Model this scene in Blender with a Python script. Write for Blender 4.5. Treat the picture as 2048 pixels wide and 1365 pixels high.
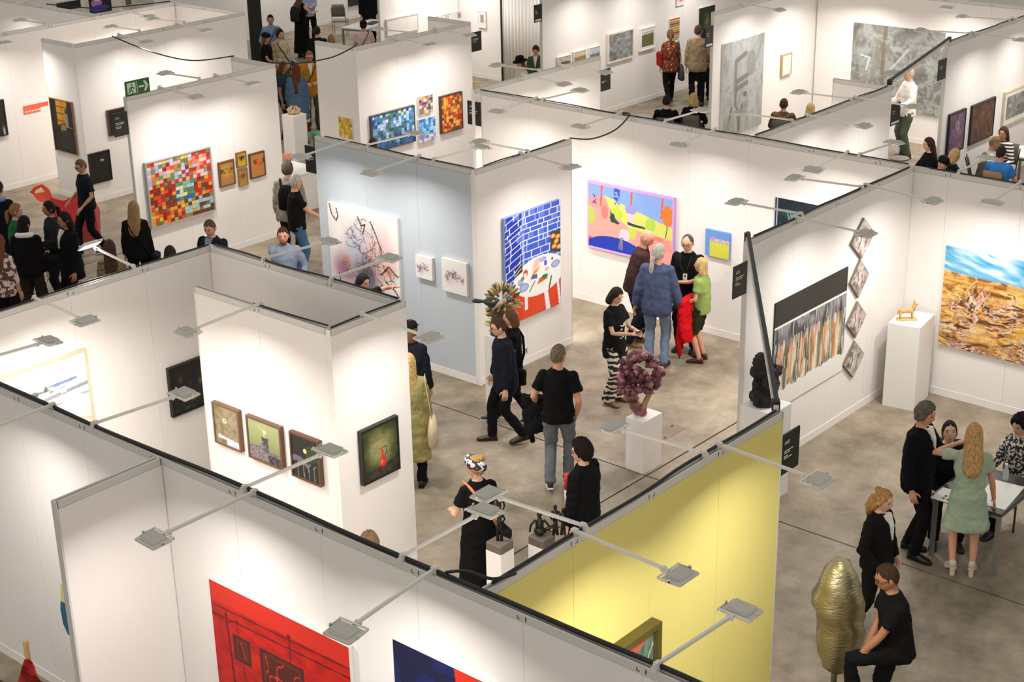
import bpy, math, random
import numpy as np
from mathutils import Vector, Matrix
random.seed(7)
for o in list(bpy.data.objects): bpy.data.objects.remove(o)
scene = bpy.context.scene
COL = scene.collection
PI = math.pi

# ------------------------------------------------------------------ camera, world, exposure
W, H, F, CZ = 2048, 1365, 3192.06, 8.5
PITCH, ROLL, YAW = 0.37687906, -0.01992534, 0.85497888
_f = np.array([0, math.cos(PITCH), -math.sin(PITCH)]); _r = np.array([1., 0, 0]); _u = np.cross(_r, _f)
_c, _s = math.cos(ROLL), math.sin(ROLL)
_r, _u = _c*_r+_s*_u, -_s*_r+_c*_u
_M = np.array([[math.cos(YAW), math.sin(YAW), 0], [-math.sin(YAW), math.cos(YAW), 0], [0, 0, 1]])
_r, _u, _f = _M@_r, _M@_u, _M@_f
CAM = np.array([0, 0, CZ])
cam_d = bpy.data.cameras.new('camera'); cam = bpy.data.objects.new('camera', cam_d); COL.objects.link(cam)
cam_d.sensor_width = 36; cam_d.lens = F/W*36; cam_d.clip_end = 300; cam_d.clip_start = 0.5
cam.matrix_world = Matrix(((_r[0], _u[0], -_f[0], 0), (_r[1], _u[1], -_f[1], 0), (_r[2], _u[2], -_f[2], CZ), (0, 0, 0, 1)))
scene.camera = cam
scene.view_settings.view_transform = 'Standard'; scene.view_settings.look = 'None'
scene.view_settings.gamma = 1; scene.view_settings.use_curve_mapping = False
scene.view_settings.exposure = 0.08
LAMP_W = 22.0
world = bpy.data.worlds.new('hall_light'); scene.world = world; world.use_nodes = True
_bg = world.node_tree.nodes['Background']; _bg.inputs[0].default_value = (1.0, 0.955, 0.905, 1); _bg.inputs[1].default_value = 0.6

def ray(x, y): return _r*(x-W/2)/F-_u*(y-H/2)/F+_f
def at(x, y, z=0):
    d = ray(x, y); return CAM+d*(z-CZ)/d[2]
def onX(x, y, X):
    d = ray(x, y); return CAM+d*X/d[0]
def onY(x, y, Y):
    d = ray(x, y); return CAM+d*Y/d[1]
def proj(p):
    v = np.array(p, float)-CAM; z = v@_f
    return W/2+F*(v@_r)/z, H/2-F*(v@_u)/z
def zat(x, y, py):
    lo, hi = -1., 4.
    for _ in range(40):
        m = (lo+hi)/2
        if proj((x, y, m))[1] > py: lo = m
        else: hi = m
    return lo

# ------------------------------------------------------------------ materials
def lin(c):
    return tuple((x/12.92 if x <= .04045 else ((x+.055)/1.055)**2.4) for x in [v/255 for v in c])
MATS = {}
def mat(col, rough=.6, metal=0., bump=0., bscale=40., var=0., vscale=3., emit=0., spec=.5, key=None, stretch=None, alpha=1.):
    k = key or (tuple(col), rough, metal, bump, bscale, var, vscale, emit, spec, stretch, alpha)
    if k in MATS: return MATS[k]
    m = bpy.data.materials.new('surface'); m.use_nodes = True; nt = m.node_tree; b = nt.nodes['Principled BSDF']
    c = lin(col)+(1,)
    b.inputs['Base Color'].default_value = c; b.inputs['Roughness'].default_value = rough; b.inputs['Metallic'].default_value = metal
    b.inputs['Specular IOR Level'].default_value = spec
    if alpha < 1: b.inputs['Alpha'].default_value = alpha
    if emit: b.inputs['Emission Color'].default_value = c; b.inputs['Emission Strength'].default_value = emit
    if bump or var:
        tc = nt.nodes.new('ShaderNodeTexCoord'); co = tc.outputs['Object']
        if stretch:
            mp = nt.nodes.new('ShaderNodeMapping'); mp.inputs['Scale'].default_value = stretch
            nt.links.new(co, mp.inputs[0]); co = mp.outputs[0]
    if bump:
        n = nt.nodes.new('ShaderNodeTexNoise'); n.inputs['Scale'].default_value = bscale; n.inputs['Detail'].default_value = 3
        bp = nt.nodes.new('ShaderNodeBump'); bp.inputs['Strength'].default_value = bump; bp.inputs['Distance'].default_value = .02
        nt.links.new(co, n.inputs['Vector']); nt.links.new(n.outputs['Fac'], bp.inputs['Height']); nt.links.new(bp.outputs[0], b.inputs['Normal'])
    if var:
        n = nt.nodes.new('ShaderNodeTexNoise'); n.inputs['Scale'].default_value = vscale; n.inputs['Detail'].default_value = 4
        r = nt.nodes.new('ShaderNodeValToRGB')
        r.color_ramp.elements[0].position = .3; r.color_ramp.elements[1].position = .7
        r.color_ramp.elements[0].color = tuple(max(0, x*(1-var)) for x in c[:3])+(1,); r.color_ramp.elements[1].color = tuple(min(1, x*(1+var)) for x in c[:3])+(1,)
        nt.links.new(co, n.inputs['Vector']); nt.links.new(n.outputs['Fac'], r.inputs[0]); nt.links.new(r.outputs[0], b.inputs['Base Color'])
    MATS[k] = m
    return m
def two_tone(key, base, spots, kind, scale=20., thr=.5, rough=.85):
    """fabric print: wave / voronoi / noise pattern in object space"""
    if key in MATS: return MATS[key]
    m = bpy.data.materials.new('print_fabric'); m.use_nodes = True; nt = m.node_tree; b = nt.nodes['Principled BSDF']; b.inputs['Roughness'].default_value = rough
    tc = nt.nodes.new('ShaderNodeTexCoord')
    if kind == 'stripe' or kind == 'zebra':
        t = nt.nodes.new('ShaderNodeTexWave'); t.inputs['Scale'].default_value = scale; t.bands_direction = 'Z'
        t.inputs['Distortion'].default_value = 0 if kind == 'stripe' else 7; t.inputs['Detail Scale'].default_value = 1.5
        out = t.outputs['Fac']
    elif kind == 'spots':
        t = nt.nodes.new('ShaderNodeTexVoronoi'); t.inputs['Scale'].default_value = scale; out = t.outputs['Distance']
    else:
        t = nt.nodes.new('ShaderNodeTexNoise'); t.inputs['Scale'].default_value = scale; t.inputs['Detail'].default_value = 2; out = t.outputs['Fac']
    nt.links.new(tc.outputs['Object'], t.inputs['Vector'])
    r = nt.nodes.new('ShaderNodeValToRGB'); r.color_ramp.interpolation = 'CONSTANT'
    r.color_ramp.elements[0].color = lin(spots[0])+(1,); r.color_ramp.elements[1].position = thr; r.color_ramp.elements[1].color = lin(base)+(1,)
    for i, s in enumerate(spots[1:]):
        e = r.color_ramp.elements.new(thr*(i+1)/len(spots)); e.color = lin(s)+(1,)
    nt.links.new(out, r.inputs[0]); nt.links.new(r.outputs[0], b.inputs['Base Color'])
    MATS[key] = m
    return m
def attr_mat(rough=.6, key='art'):
    k = (key, rough)
    if k in MATS: return MATS[k]
    m = bpy.data.materials.new('painted_surface'); m.use_nodes = True; nt = m.node_tree; b = nt.nodes['Principled BSDF']
    a = nt.nodes.new('ShaderNodeVertexColor'); a.layer_name = 'Col'; nt.links.new(a.outputs[0], b.inputs['Base Color'])
    b.inputs['Roughness'].default_value = rough
    n = nt.nodes.new('ShaderNodeTexNoise'); n.inputs['Scale'].default_value = 60
    tc = nt.nodes.new('ShaderNodeTexCoord'); bp = nt.nodes.new('ShaderNodeBump'); bp.inputs['Strength'].default_value = .12; bp.inputs['Distance'].default_value = .01
    nt.links.new(tc.outputs['Object'], n.inputs['Vector']); nt.links.new(n.outputs['Fac'], bp.inputs['Height']); nt.links.new(bp.outputs[0], b.inputs['Normal'])
    MATS[k] = m
    return m

# ------------------------------------------------------------------ mesh builder
def nrm(v):
    v = np.array(v, float); n = np.linalg.norm(v); return v/n if n > 1e-9 else v
class MB:
    def __init__(s): s.v = []; s.f = []; s.m = []
    def add(s, vs, fs, mi=0):
        b = len(s.v); s.v.extend([tuple(map(float, p)) for p in vs]); s.f.extend([tuple(b+i for i in f) for f in fs]); s.m.extend([mi]*len(fs)); return s
    def box(s, a, b, mi=0):
        x0, y0, z0 = a; x1, y1, z1 = b
        return s.add([(x0,y0,z0),(x1,y0,z0),(x1,y1,z0),(x0,y1,z0),(x0,y0,z1),(x1,y0,z1),(x1,y1,z1),(x0,y1,z1)],
                     [(0,3,2,1),(4,5,6,7),(0,1,5,4),(1,2,6,5),(2,3,7,6),(3,0,4,7)], mi)
    def obox(s, c, ax, ay, az, mi=0):
        """oriented box: centre and three half-axis vectors"""
        c, ax, ay, az = [np.array(q, float) for q in (c, ax, ay, az)]
        vs = [c+i*ax+j*ay+k*az for k in (-1, 1) for (i, j) in ((-1,-1),(1,-1),(1,1),(-1,1))]
        return s.add(vs, [(0,3,2,1),(4,5,6,7),(0,1,5,4),(1,2,6,5),(2,3,7,6),(3,0,4,7)], mi)
    def cbox(s, a, b, ch=.01, mi=0):
        """box with chamfered vertical and top edges"""
        x0,y0,z0 = a; x1,y1,z1 = b
        def ring(i, z): return [(x0+i+ch,y0+i,z),(x1-i-ch,y0+i,z),(x1-i,y0+i+ch,z),(x1-i,y1-i-ch,z),(x1-i-ch,y1-i,z),(x0+i+ch,y1-i,z),(x0+i,y1-i-ch,z),(x0+i,y0+i+ch,z)]
        vs = ring(0,z0)+ring(0,z1-ch)+ring(ch,z1)
        fs = [tuple(reversed(range(8)))]+[(k*8+i,k*8+(i+1)%8,k*8+8+(i+1)%8,k*8+8+i) for k in (0,1) for i in range(8)]+[tuple(range(16,24))]
        return s.add(vs, fs, mi)
    def rings(s, R, mi=0, tip0=None, tip1=None):
        n = len(R[0]); vs = [p for r in R for p in r]; fs = []
        for k in range(len(R)-1):
            for i in range(n):
                j = (i+1) % n; fs.append((k*n+i, k*n+j, k*n+n+j, k*n+n+i))
        c0 = np.mean(R[0], axis=0) if tip0 is None else tip0; c1 = np.mean(R[-1], axis=0) if tip1 is None else tip1
        a = len(vs); vs = list(vs)+[c0, c1]; L = (len(R)-1)*n
        for i in range(n):
            j = (i+1) % n; fs.append((a, j, i)); fs.append((a+1, L+i, L+j))
        return s.add(vs, fs, mi)
    def tube(s, P, r, seg=8, mi=0, cap=.6, flat=1.):
        P = [np.array(p, float) for p in P]; n = len(P)
        if not hasattr(r, '__len__'): r = [r]*n
        R = []; ref = None
        for i in range(n):
            d = nrm(P[min(i+1, n-1)]-P[max(i-1, 0)])
            if ref is None:
                ref = np.array([0, 0, 1.]) if abs(d[2]) < .9 else np.array([1., 0, 0])
            x = nrm(np.cross(d, ref)); y = np.cross(x, d); ref = y if abs(y@d) < .5 else ref
            R.append([P[i]+r[i]*(math.cos(2*PI*k/seg)*x+flat*math.sin(2*PI*k/seg)*y) for k in range(seg)])
        d0 = nrm(P[0]-P[1]); d1 = nrm(P[-1]-P[-2])
        return s.rings(R, mi, P[0]+d0*r[0]*cap, P[-1]+d1*r[-1]*cap)
    def loft(s, L, seg=14, mi=0, p=2.3):
        """L: (centre, rx, ry) horizontal superellipse rings, or (centre, rx, ry, ax, ay)"""
        R = []
        for e in L:
            c = np.array(e[0], float); ax, ay = (np.array(e[3]), np.array(e[4])) if len(e) > 3 else (np.array([1., 0, 0]), np.array([0, 1., 0]))
            q = []
            for k in range(seg):
                t = 2*PI*k/seg; ct, st = math.cos(t), math.sin(t)
                q.append(c+e[1]*math.copysign(abs(ct)**(2/p), ct)*ax+e[2]*math.copysign(abs(st)**(2/p), st)*ay)
            R.append(q)
        return s.rings(R, mi)
    def ell(s, c, r, seg=10, rg=7, mi=0, rot=None):
        c = np.array(c, float); R = []
        def T(p):
            p = np.array(p)*np.array(r); return c+(rot@p if rot is not None else p)
        for k in range(1, rg):
            a = PI*k/rg; R.append([T((math.sin(a)*math.cos(2*PI*i/seg), math.sin(a)*math.sin(2*PI*i/seg), -math.cos(a))) for i in range(seg)])
        return s.rings(R, mi, T((0, 0, -1)), T((0, 0, 1)))
    def lathe(s, prof, c=(0, 0, 0), seg=16, mi=0):
        return s.rings([[(c[0]+r*math.cos(2*PI*i/seg), c[1]+r*math.sin(2*PI*i/seg), c[2]+z) for i in range(seg)] for r, z in prof], mi)
    def prism(s, pts, a, b, fn, mi=0):
        """polygon pts (2d) extruded between depths a, b with fn(u, v, d) -> xyz"""
        n = len(pts); vs = [fn(u, v, a) for u, v in pts]+[fn(u, v, b) for u, v in pts]
        return s.add(vs, [tuple(reversed(range(n))), tuple(range(n, 2*n))]+[(i, (i+1) % n, n+(i+1) % n, n+i) for i in range(n)], mi)
    def mesh(s, name, mats, smooth=False):
        me = bpy.data.meshes.new(name); me.from_pydata(s.v, [], s.f)
        for m in (mats if isinstance(mats, (list, tuple)) else [mats]): me.materials.append(m)
        if any(s.m): me.polygons.foreach_set('material_index', s.m)
        if smooth: me.polygons.foreach_set('use_smooth', [True]*len(me.polygons))
        me.update(); return me
    def obj(s, name, mats, parent=None, smooth=False):
        return link(name, s.mesh(name, mats, smooth), parent)
def link(name, data, parent=None, loc=None, rz=0):
    o = bpy.data.objects.new(name, data); COL.objects.link(o)
    if parent is not None: o.parent = parent
    if loc is not None: o.location = loc
    if rz: o.rotation_euler = (0, 0, rz)
    return o
def tag(o, label=None, cat=None, group=None, kind=None):
    if label: o['label'] = label
    if cat: o['category'] = cat
    if group: o['group'] = group
    if kind: o['kind'] = kind
    return o
def thing(name, label, cat, loc=(0, 0, 0), rz=0, group=None):
    return tag(link(name, None, None, tuple(map(float, loc)), rz), label, cat, group)

WHITE = mat((234, 229, 224), .75, var=.02, vscale=1.2, key='wall_white')
YELLOW = mat((222, 209, 122), .7, var=.02, vscale=1.2, key='wall_yellow')
BLUE = mat((190, 198, 205), .75, var=.02, vscale=1.2, key='wall_blue')
ALU = mat((208, 205, 198), .5, key='alu')
GAPGREY = mat((160, 156, 148), .8, key='gap_grey')
DARKGAP = mat((40, 38, 34), .8, key='gap')
BLACK = mat((16, 16, 15), .55, key='black_cable')
PLINTH = mat((232, 229, 224), .6, key='plinth')
# ------------------------------------------------------------------ floor: concrete slabs with recessed joints
def concrete():
    m = bpy.data.materials.new('stained_concrete'); m.use_nodes = True; nt = m.node_tree; b = nt.nodes['Principled BSDF']
    g = nt.nodes.new('ShaderNodeNewGeometry')
    def noise(sc, det=5, rough=.6):
        n = nt.nodes.new('ShaderNodeTexNoise'); n.inputs['Scale'].default_value = sc; n.inputs['Detail'].default_value = det; n.inputs['Roughness'].default_value = rough
        nt.links.new(g.outputs['Position'], n.inputs['Vector']); return n
    n1 = noise(.55); n2 = noise(2.4, 6, .65); n3 = noise(14, 4)
    r = nt.nodes.new('ShaderNodeValToRGB'); e = r.color_ramp.elements
    e[0].position = .34; e[0].color = lin((104, 93, 75))+(1,); e[1].position = .66; e[1].color = lin((178, 165, 142))+(1,)
    a = e.new(.5); a.color = lin((146, 133, 113))+(1,)
    mx = nt.nodes.new('ShaderNodeMix'); mx.data_type = 'FLOAT'; mx.inputs[0].default_value = .5
    nt.links.new(n1.outputs['Fac'], mx.inputs[2]); nt.links.new(n2.outputs['Fac'], mx.inputs[3]); nt.links.new(mx.outputs[0], r.inputs[0])
    mr = nt.nodes.new('ShaderNodeMixRGB'); mr.blend_type = 'MULTIPLY'; mr.inputs[0].default_value = .25
    nt.links.new(r.outputs[0], mr.inputs[1]); nt.links.new(n3.outputs['Fac'], mr.inputs[2]); nt.links.new(mr.outputs[0], b.inputs['Base Color'])
    b.inputs['Roughness'].default_value = .55
    bp = nt.nodes.new('ShaderNodeBump'); bp.inputs['Strength'].default_value = .08; nt.links.new(n3.outputs['Fac'], bp.inputs['Height']); nt.links.new(bp.outputs[0], b.inputs['Normal'])
    return m
CONC = concrete()
fl = MB().box((-2.1, -10, -.25), (61.9, 52, -.012)).obj('floor', mat((52, 45, 36), .9, key='joint')); tag(fl, 'brown-grey stained concrete hall floor', None, kind='structure')
del fl['label']
slab = MB().box((.012, .012, -.2), (5.988, 5.988, 0)).mesh('slab', CONC)
for i in range(-1, 9):
    for j in range(-2, 8):
        link('slab', slab, fl, (1.88+6*i, -2+6*j+0., 0))
hatch = MB().box((14.83, 10.40, -.004), (15.27, 10.61, .004)).obj('floor_hatch', mat((128, 112, 98), .5, metal=.4, var=.1)); tag(hatch, 'flat metal hatch plate set in the concrete beside the onion sculpture plinth', 'hatch')
MB().box((14.86, 10.43, .003), (14.9, 10.45, .008)).obj('screw', DARKGAP, hatch)
MB().box((15.2, 10.56, .003), (15.24, 10.58, .008)).obj('screw', DARKGAP, hatch)

# ------------------------------------------------------------------ booth walls: 1 m panels, alu rail, plinth strip
PANELS = {}
def panel_mesh(w, m):
    k = (round(w, 3), m.name)
    if k not in PANELS: PANELS[k] = MB().box((.0012, 0, .005), (w-.0012, .014, 2.938)).mesh('panel', m)
    return PANELS[k]
def wall(name, axis, c, a0, a1, neg=WHITE, pos=WHITE, free0=True, free1=True):
    """wall along axis ('X': runs in X at Y=c; 'Y': runs in Y at X=c); neg/pos are the panel finishes of the two faces"""
    L = a1-a0; n = max(1, round(L)); w = L/n; c += .03
    def B(u0, d0, z0, u1, d1, z1, mb=None):
        mb = mb or MB()
        return mb.box((u0, c+d0, z0), (u1, c+d1, z1)) if axis == 'X' else mb.box((c+d0, u0, z0), (c+d1, u1, z1))
    core = B(a0+.006, -.016, 0, a1-.006, .016, 2.985).obj(name, GAPGREY); core['kind'] = 'structure'
    for side, m in ((-1, neg), (1, pos)):
        me = panel_mesh(w, m)
        for k in range(n):
            u = a0+k*w
            o = link('panel', me, core)
            if axis == 'X':
                o.location = (u, c-.03, 0) if side < 0 else (u+w, c+.03, 0); o.rotation_euler.z = 0 if side < 0 else PI
            else:
                o.location = (c-.03, u+w, 0) if side < 0 else (c+.03, u, 0); o.rotation_euler.z = -PI/2 if side < 0 else PI/2
        d = sorted((side*.016, side*.032))
        B(a0, d[0], 2.942, a1, d[1], 3.0).obj('rail', ALU, core)
        d = sorted((side*.02, side*.036)); B(a0, d[0], 0, a1, d[1], .1).obj('baseboard', WHITE, core)
        mb = MB()
        for k in range(1, n):
            u = a0+k*w; d = sorted((side*.025, side*.0335)); B(u-.03, d[0], 2.955, u-.022, d[1], 2.988, mb); B(u+.02, d[0], 2.955, u+.045, d[1], 2.96, mb); B(u+.04, d[0], 2.955, u+.046, d[1], 2.98, mb)
        if n > 1: mb.obj('lock_slots', DARKGAP, core)
    for fr, u in ((free0, a0), (free1, a1)):
        t = .012 if fr else .004
        q = (u-t, u+.006) if u == a0 else (u-.006, u+t)
        B(q[0], -.032, 0, q[1], .032, 3.0).obj('end_profile', ALU if fr else WHITE, core)
    return core
T = .05
wall('wall_foreground', 'Y', 6.84, 3.0, 13.64, free1=False)
wall('wall_foreground_stub', 'X', 9.68, 5.86, 6.83, free1=False)
wall('wall_yellow', 'X', 6.28, 6.91, 10.65, neg=YELLOW, free0=False)
wall('wall_closet_left', 'X', 13.65, 6.84, 10.65, free0=False, free1=False)
wall('wall_closet_back', 'Y', 10.59, 10.74, 13.64, free0=False, free1=False)
wall('wall_closet_front', 'X', 10.67, 9.62, 10.65, free0=False, free1=False)
wall('wall_closet_side', 'Y', 9.62, 10.74, 12.72, free0=False)
wall('wall_right_booth', 'X', 9.0, 14.36, 18.19, free1=False)
wall('wall_long', 'Y', 18.2, 4.6, 16.36)
wall('wall_blue', 'Y', 14.7, 13.43, 16.36, neg=BLUE, free0=False)
wall('wall_table_painting', 'X', 13.36, 14.7, 16.68, free0=False)
wall('wall_rear_partition', 'X', 16.5, 18.2, 21.4, free0=False)
wall('wall_rear_right', 'X', 11.43, 18.27, 22.18, free0=False, free1=False)
wall('wall_rear_right_return', 'Y', 22.12, 11.5, 12.42, free0=False)
wall('wall_portraits', 'X', 12.27, 25.76, 29.78, free1=False)
wall('wall_grey_painting', 'Y', 29.8, 9.5, 17.2, free1=False)
wall('wall_grey_panel', 'X', 17.24, 25.95, 29.87, free1=False)
wall('wall_photos', 'X', 21.5, 25.9, 37.2)
wall('wall_mosaic_middle', 'X', 20.45, 19.47, 22.5, free0=False, free1=False)
wall('wall_mosaic_middle_side', 'Y', 19.47, 20.52, 21.5, free0=False)
wall('wall_mosaic_middle_return', 'Y', 22.44, 20.52, 21.5, free0=False)
wall('wall_mosaic_red', 'X', 20.57, 14.62, 17.69, free1=False)
wall('wall_mosaic_red_return', 'Y', 17.62, 20.64, 21.62, free0=False)
wall('wall_dark_pictures', 'X', 24.88, 16.68, 20.7, free0=False, free1=False)
wall('wall_dark_pictures_side', 'Y', 16.68, 24.95, 25.9, free0=False)
wall('wall_dark_pictures_return', 'Y', 20.64, 24.95, 27.12, free0=False)
wall('wall_far_left', 'X', 27.0, 12.6, 20.62, free1=False)
wall('wall_far_left_cross', 'Y', 18.8, 27.05, 33.0, free0=False)
wall('wall_frames', 'X', 26.95, 26.5, 29.2, free1=False)
wall('wall_frames_return', 'Y', 29.25, 25.55, 27.0, free1=False)
wall('wall_curtain_side', 'Y', 29.6, 21.6, 25.0, free0=False)
wall('wall_far_back', 'X', 34.9, 26.0, 44.0)
wall('wall_far_back_left', 'X', 36.0, 16.0, 26.0)
wall('wall_far_back_right', 'Y', 44.0, 4.0, 34.9)

# ------------------------------------------------------------------ floodlights on arms
def lamp_meshes():
    arm = MB()
    arm.box((-.0105, -.03, -.008), (.0105, .70, .014))
    clamp = MB().box((-.02, -.036, -.05), (.02, .012, -.008)).box((-.015, -.02, -.02), (.015, .025, .024))
    kn = MB().tube([(-.022, .70, .0), (.022, .70, .0)], .017, 10).box((-.012, .69, -.01), (.012, .745, .012))
    head = MB(); head.cbox((-.14, -.10, -.012), (.14, .10, .01), .012); head.cbox((-.10, -.075, .008), (.10, .075, .034), .012)
    fins = MB()
    for i in range(12):
        x = -.088+i*.016; fins.box((x, -.07, .03), (x+.006, .07, .0365))
    br = MB().box((-.145, -.012, -.01), (-.138, .012, .03)).box((.138, -.012, -.01), (.145, .012, .03)).box((-.145, -.118, .012), (.145, -.098, .018)).box((-.145, -.118, -.004), (-.138, .01, .014)).box((.138, -.118, -.004), (.145, .01, .014))
    gl = MB().box((-.122, -.085, -.0165), (.122, .085, -.012))
    return arm.mesh('arm', LIGHTGREY), clamp.mesh('clamp', LIGHTGREY), kn.mesh('knuckle', ALU), head.mesh('housing', LAMPGREY), fins.mesh('heat_fins', LAMPGREY), br.mesh('bracket', LIGHTGREY), gl.mesh('glass', LAMPGLOW)
LIGHTGREY = mat((212, 208, 198), .45, key='lamp_arm')
LAMPGREY = mat((190, 188, 178), .5, key='lamp_body')
LAMPGLOW = mat((255, 246, 230), .3, emit=2.5, key='lamp_glow')
LM = lamp_meshes()
NL = [0]
def lamp(axis, c, a, side, label, length=.85, tilt=-2, dz=0., power=1., skew=0.):
    """axis 'X' = wall along X at Y=c; arm leaves the wall on side -1/+1 at coordinate a"""
    NL[0] += 1; rnd = random.Random(NL[0]); skew += rnd.uniform(-4, 4); tilt += rnd.uniform(-5, 5)
    d = (0, side) if axis == 'X' else (side, 0); c += .03
    loc = (a, c, 3.03) if axis == 'X' else (c, a, 3.03)
    rz = math.atan2(d[1], d[0])-PI/2+math.radians(skew)
    root = thing('flood_light', label, 'lamp', loc, rz, 'arm-mounted flood lights on the booth walls')
    root.rotation_euler.x = math.radians(-2.+dz)
    k = (length+.04)/.80
    o = link('arm', LM[0], root); o.scale.y = k
    link('clamp', LM[1], root)
    y = .70*k
    o = link('knuckle', LM[2], root); o.location.y = y-.70
    h = link('housing', LM[3], root, (0, y+.135, .0)); h.scale = (.86, .86, .86); h.rotation_euler.x = math.radians(-tilt)
    for nm, m in (('heat_fins', LM[4]), ('bracket', LM[5]), ('glass', LM[6])): link(nm, m, h)
    l = bpy.data.lights.new('flood_beam', 'AREA'); l.shape = 'RECTANGLE'; l.size = .23; l.size_y = .16; l.energy = LAMP_W*power; l.spread = math.radians(150); l.color = (1., .95, .905)
    lo = link('flood_beam', l, h, (0, 0, -.02))
    return root
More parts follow.
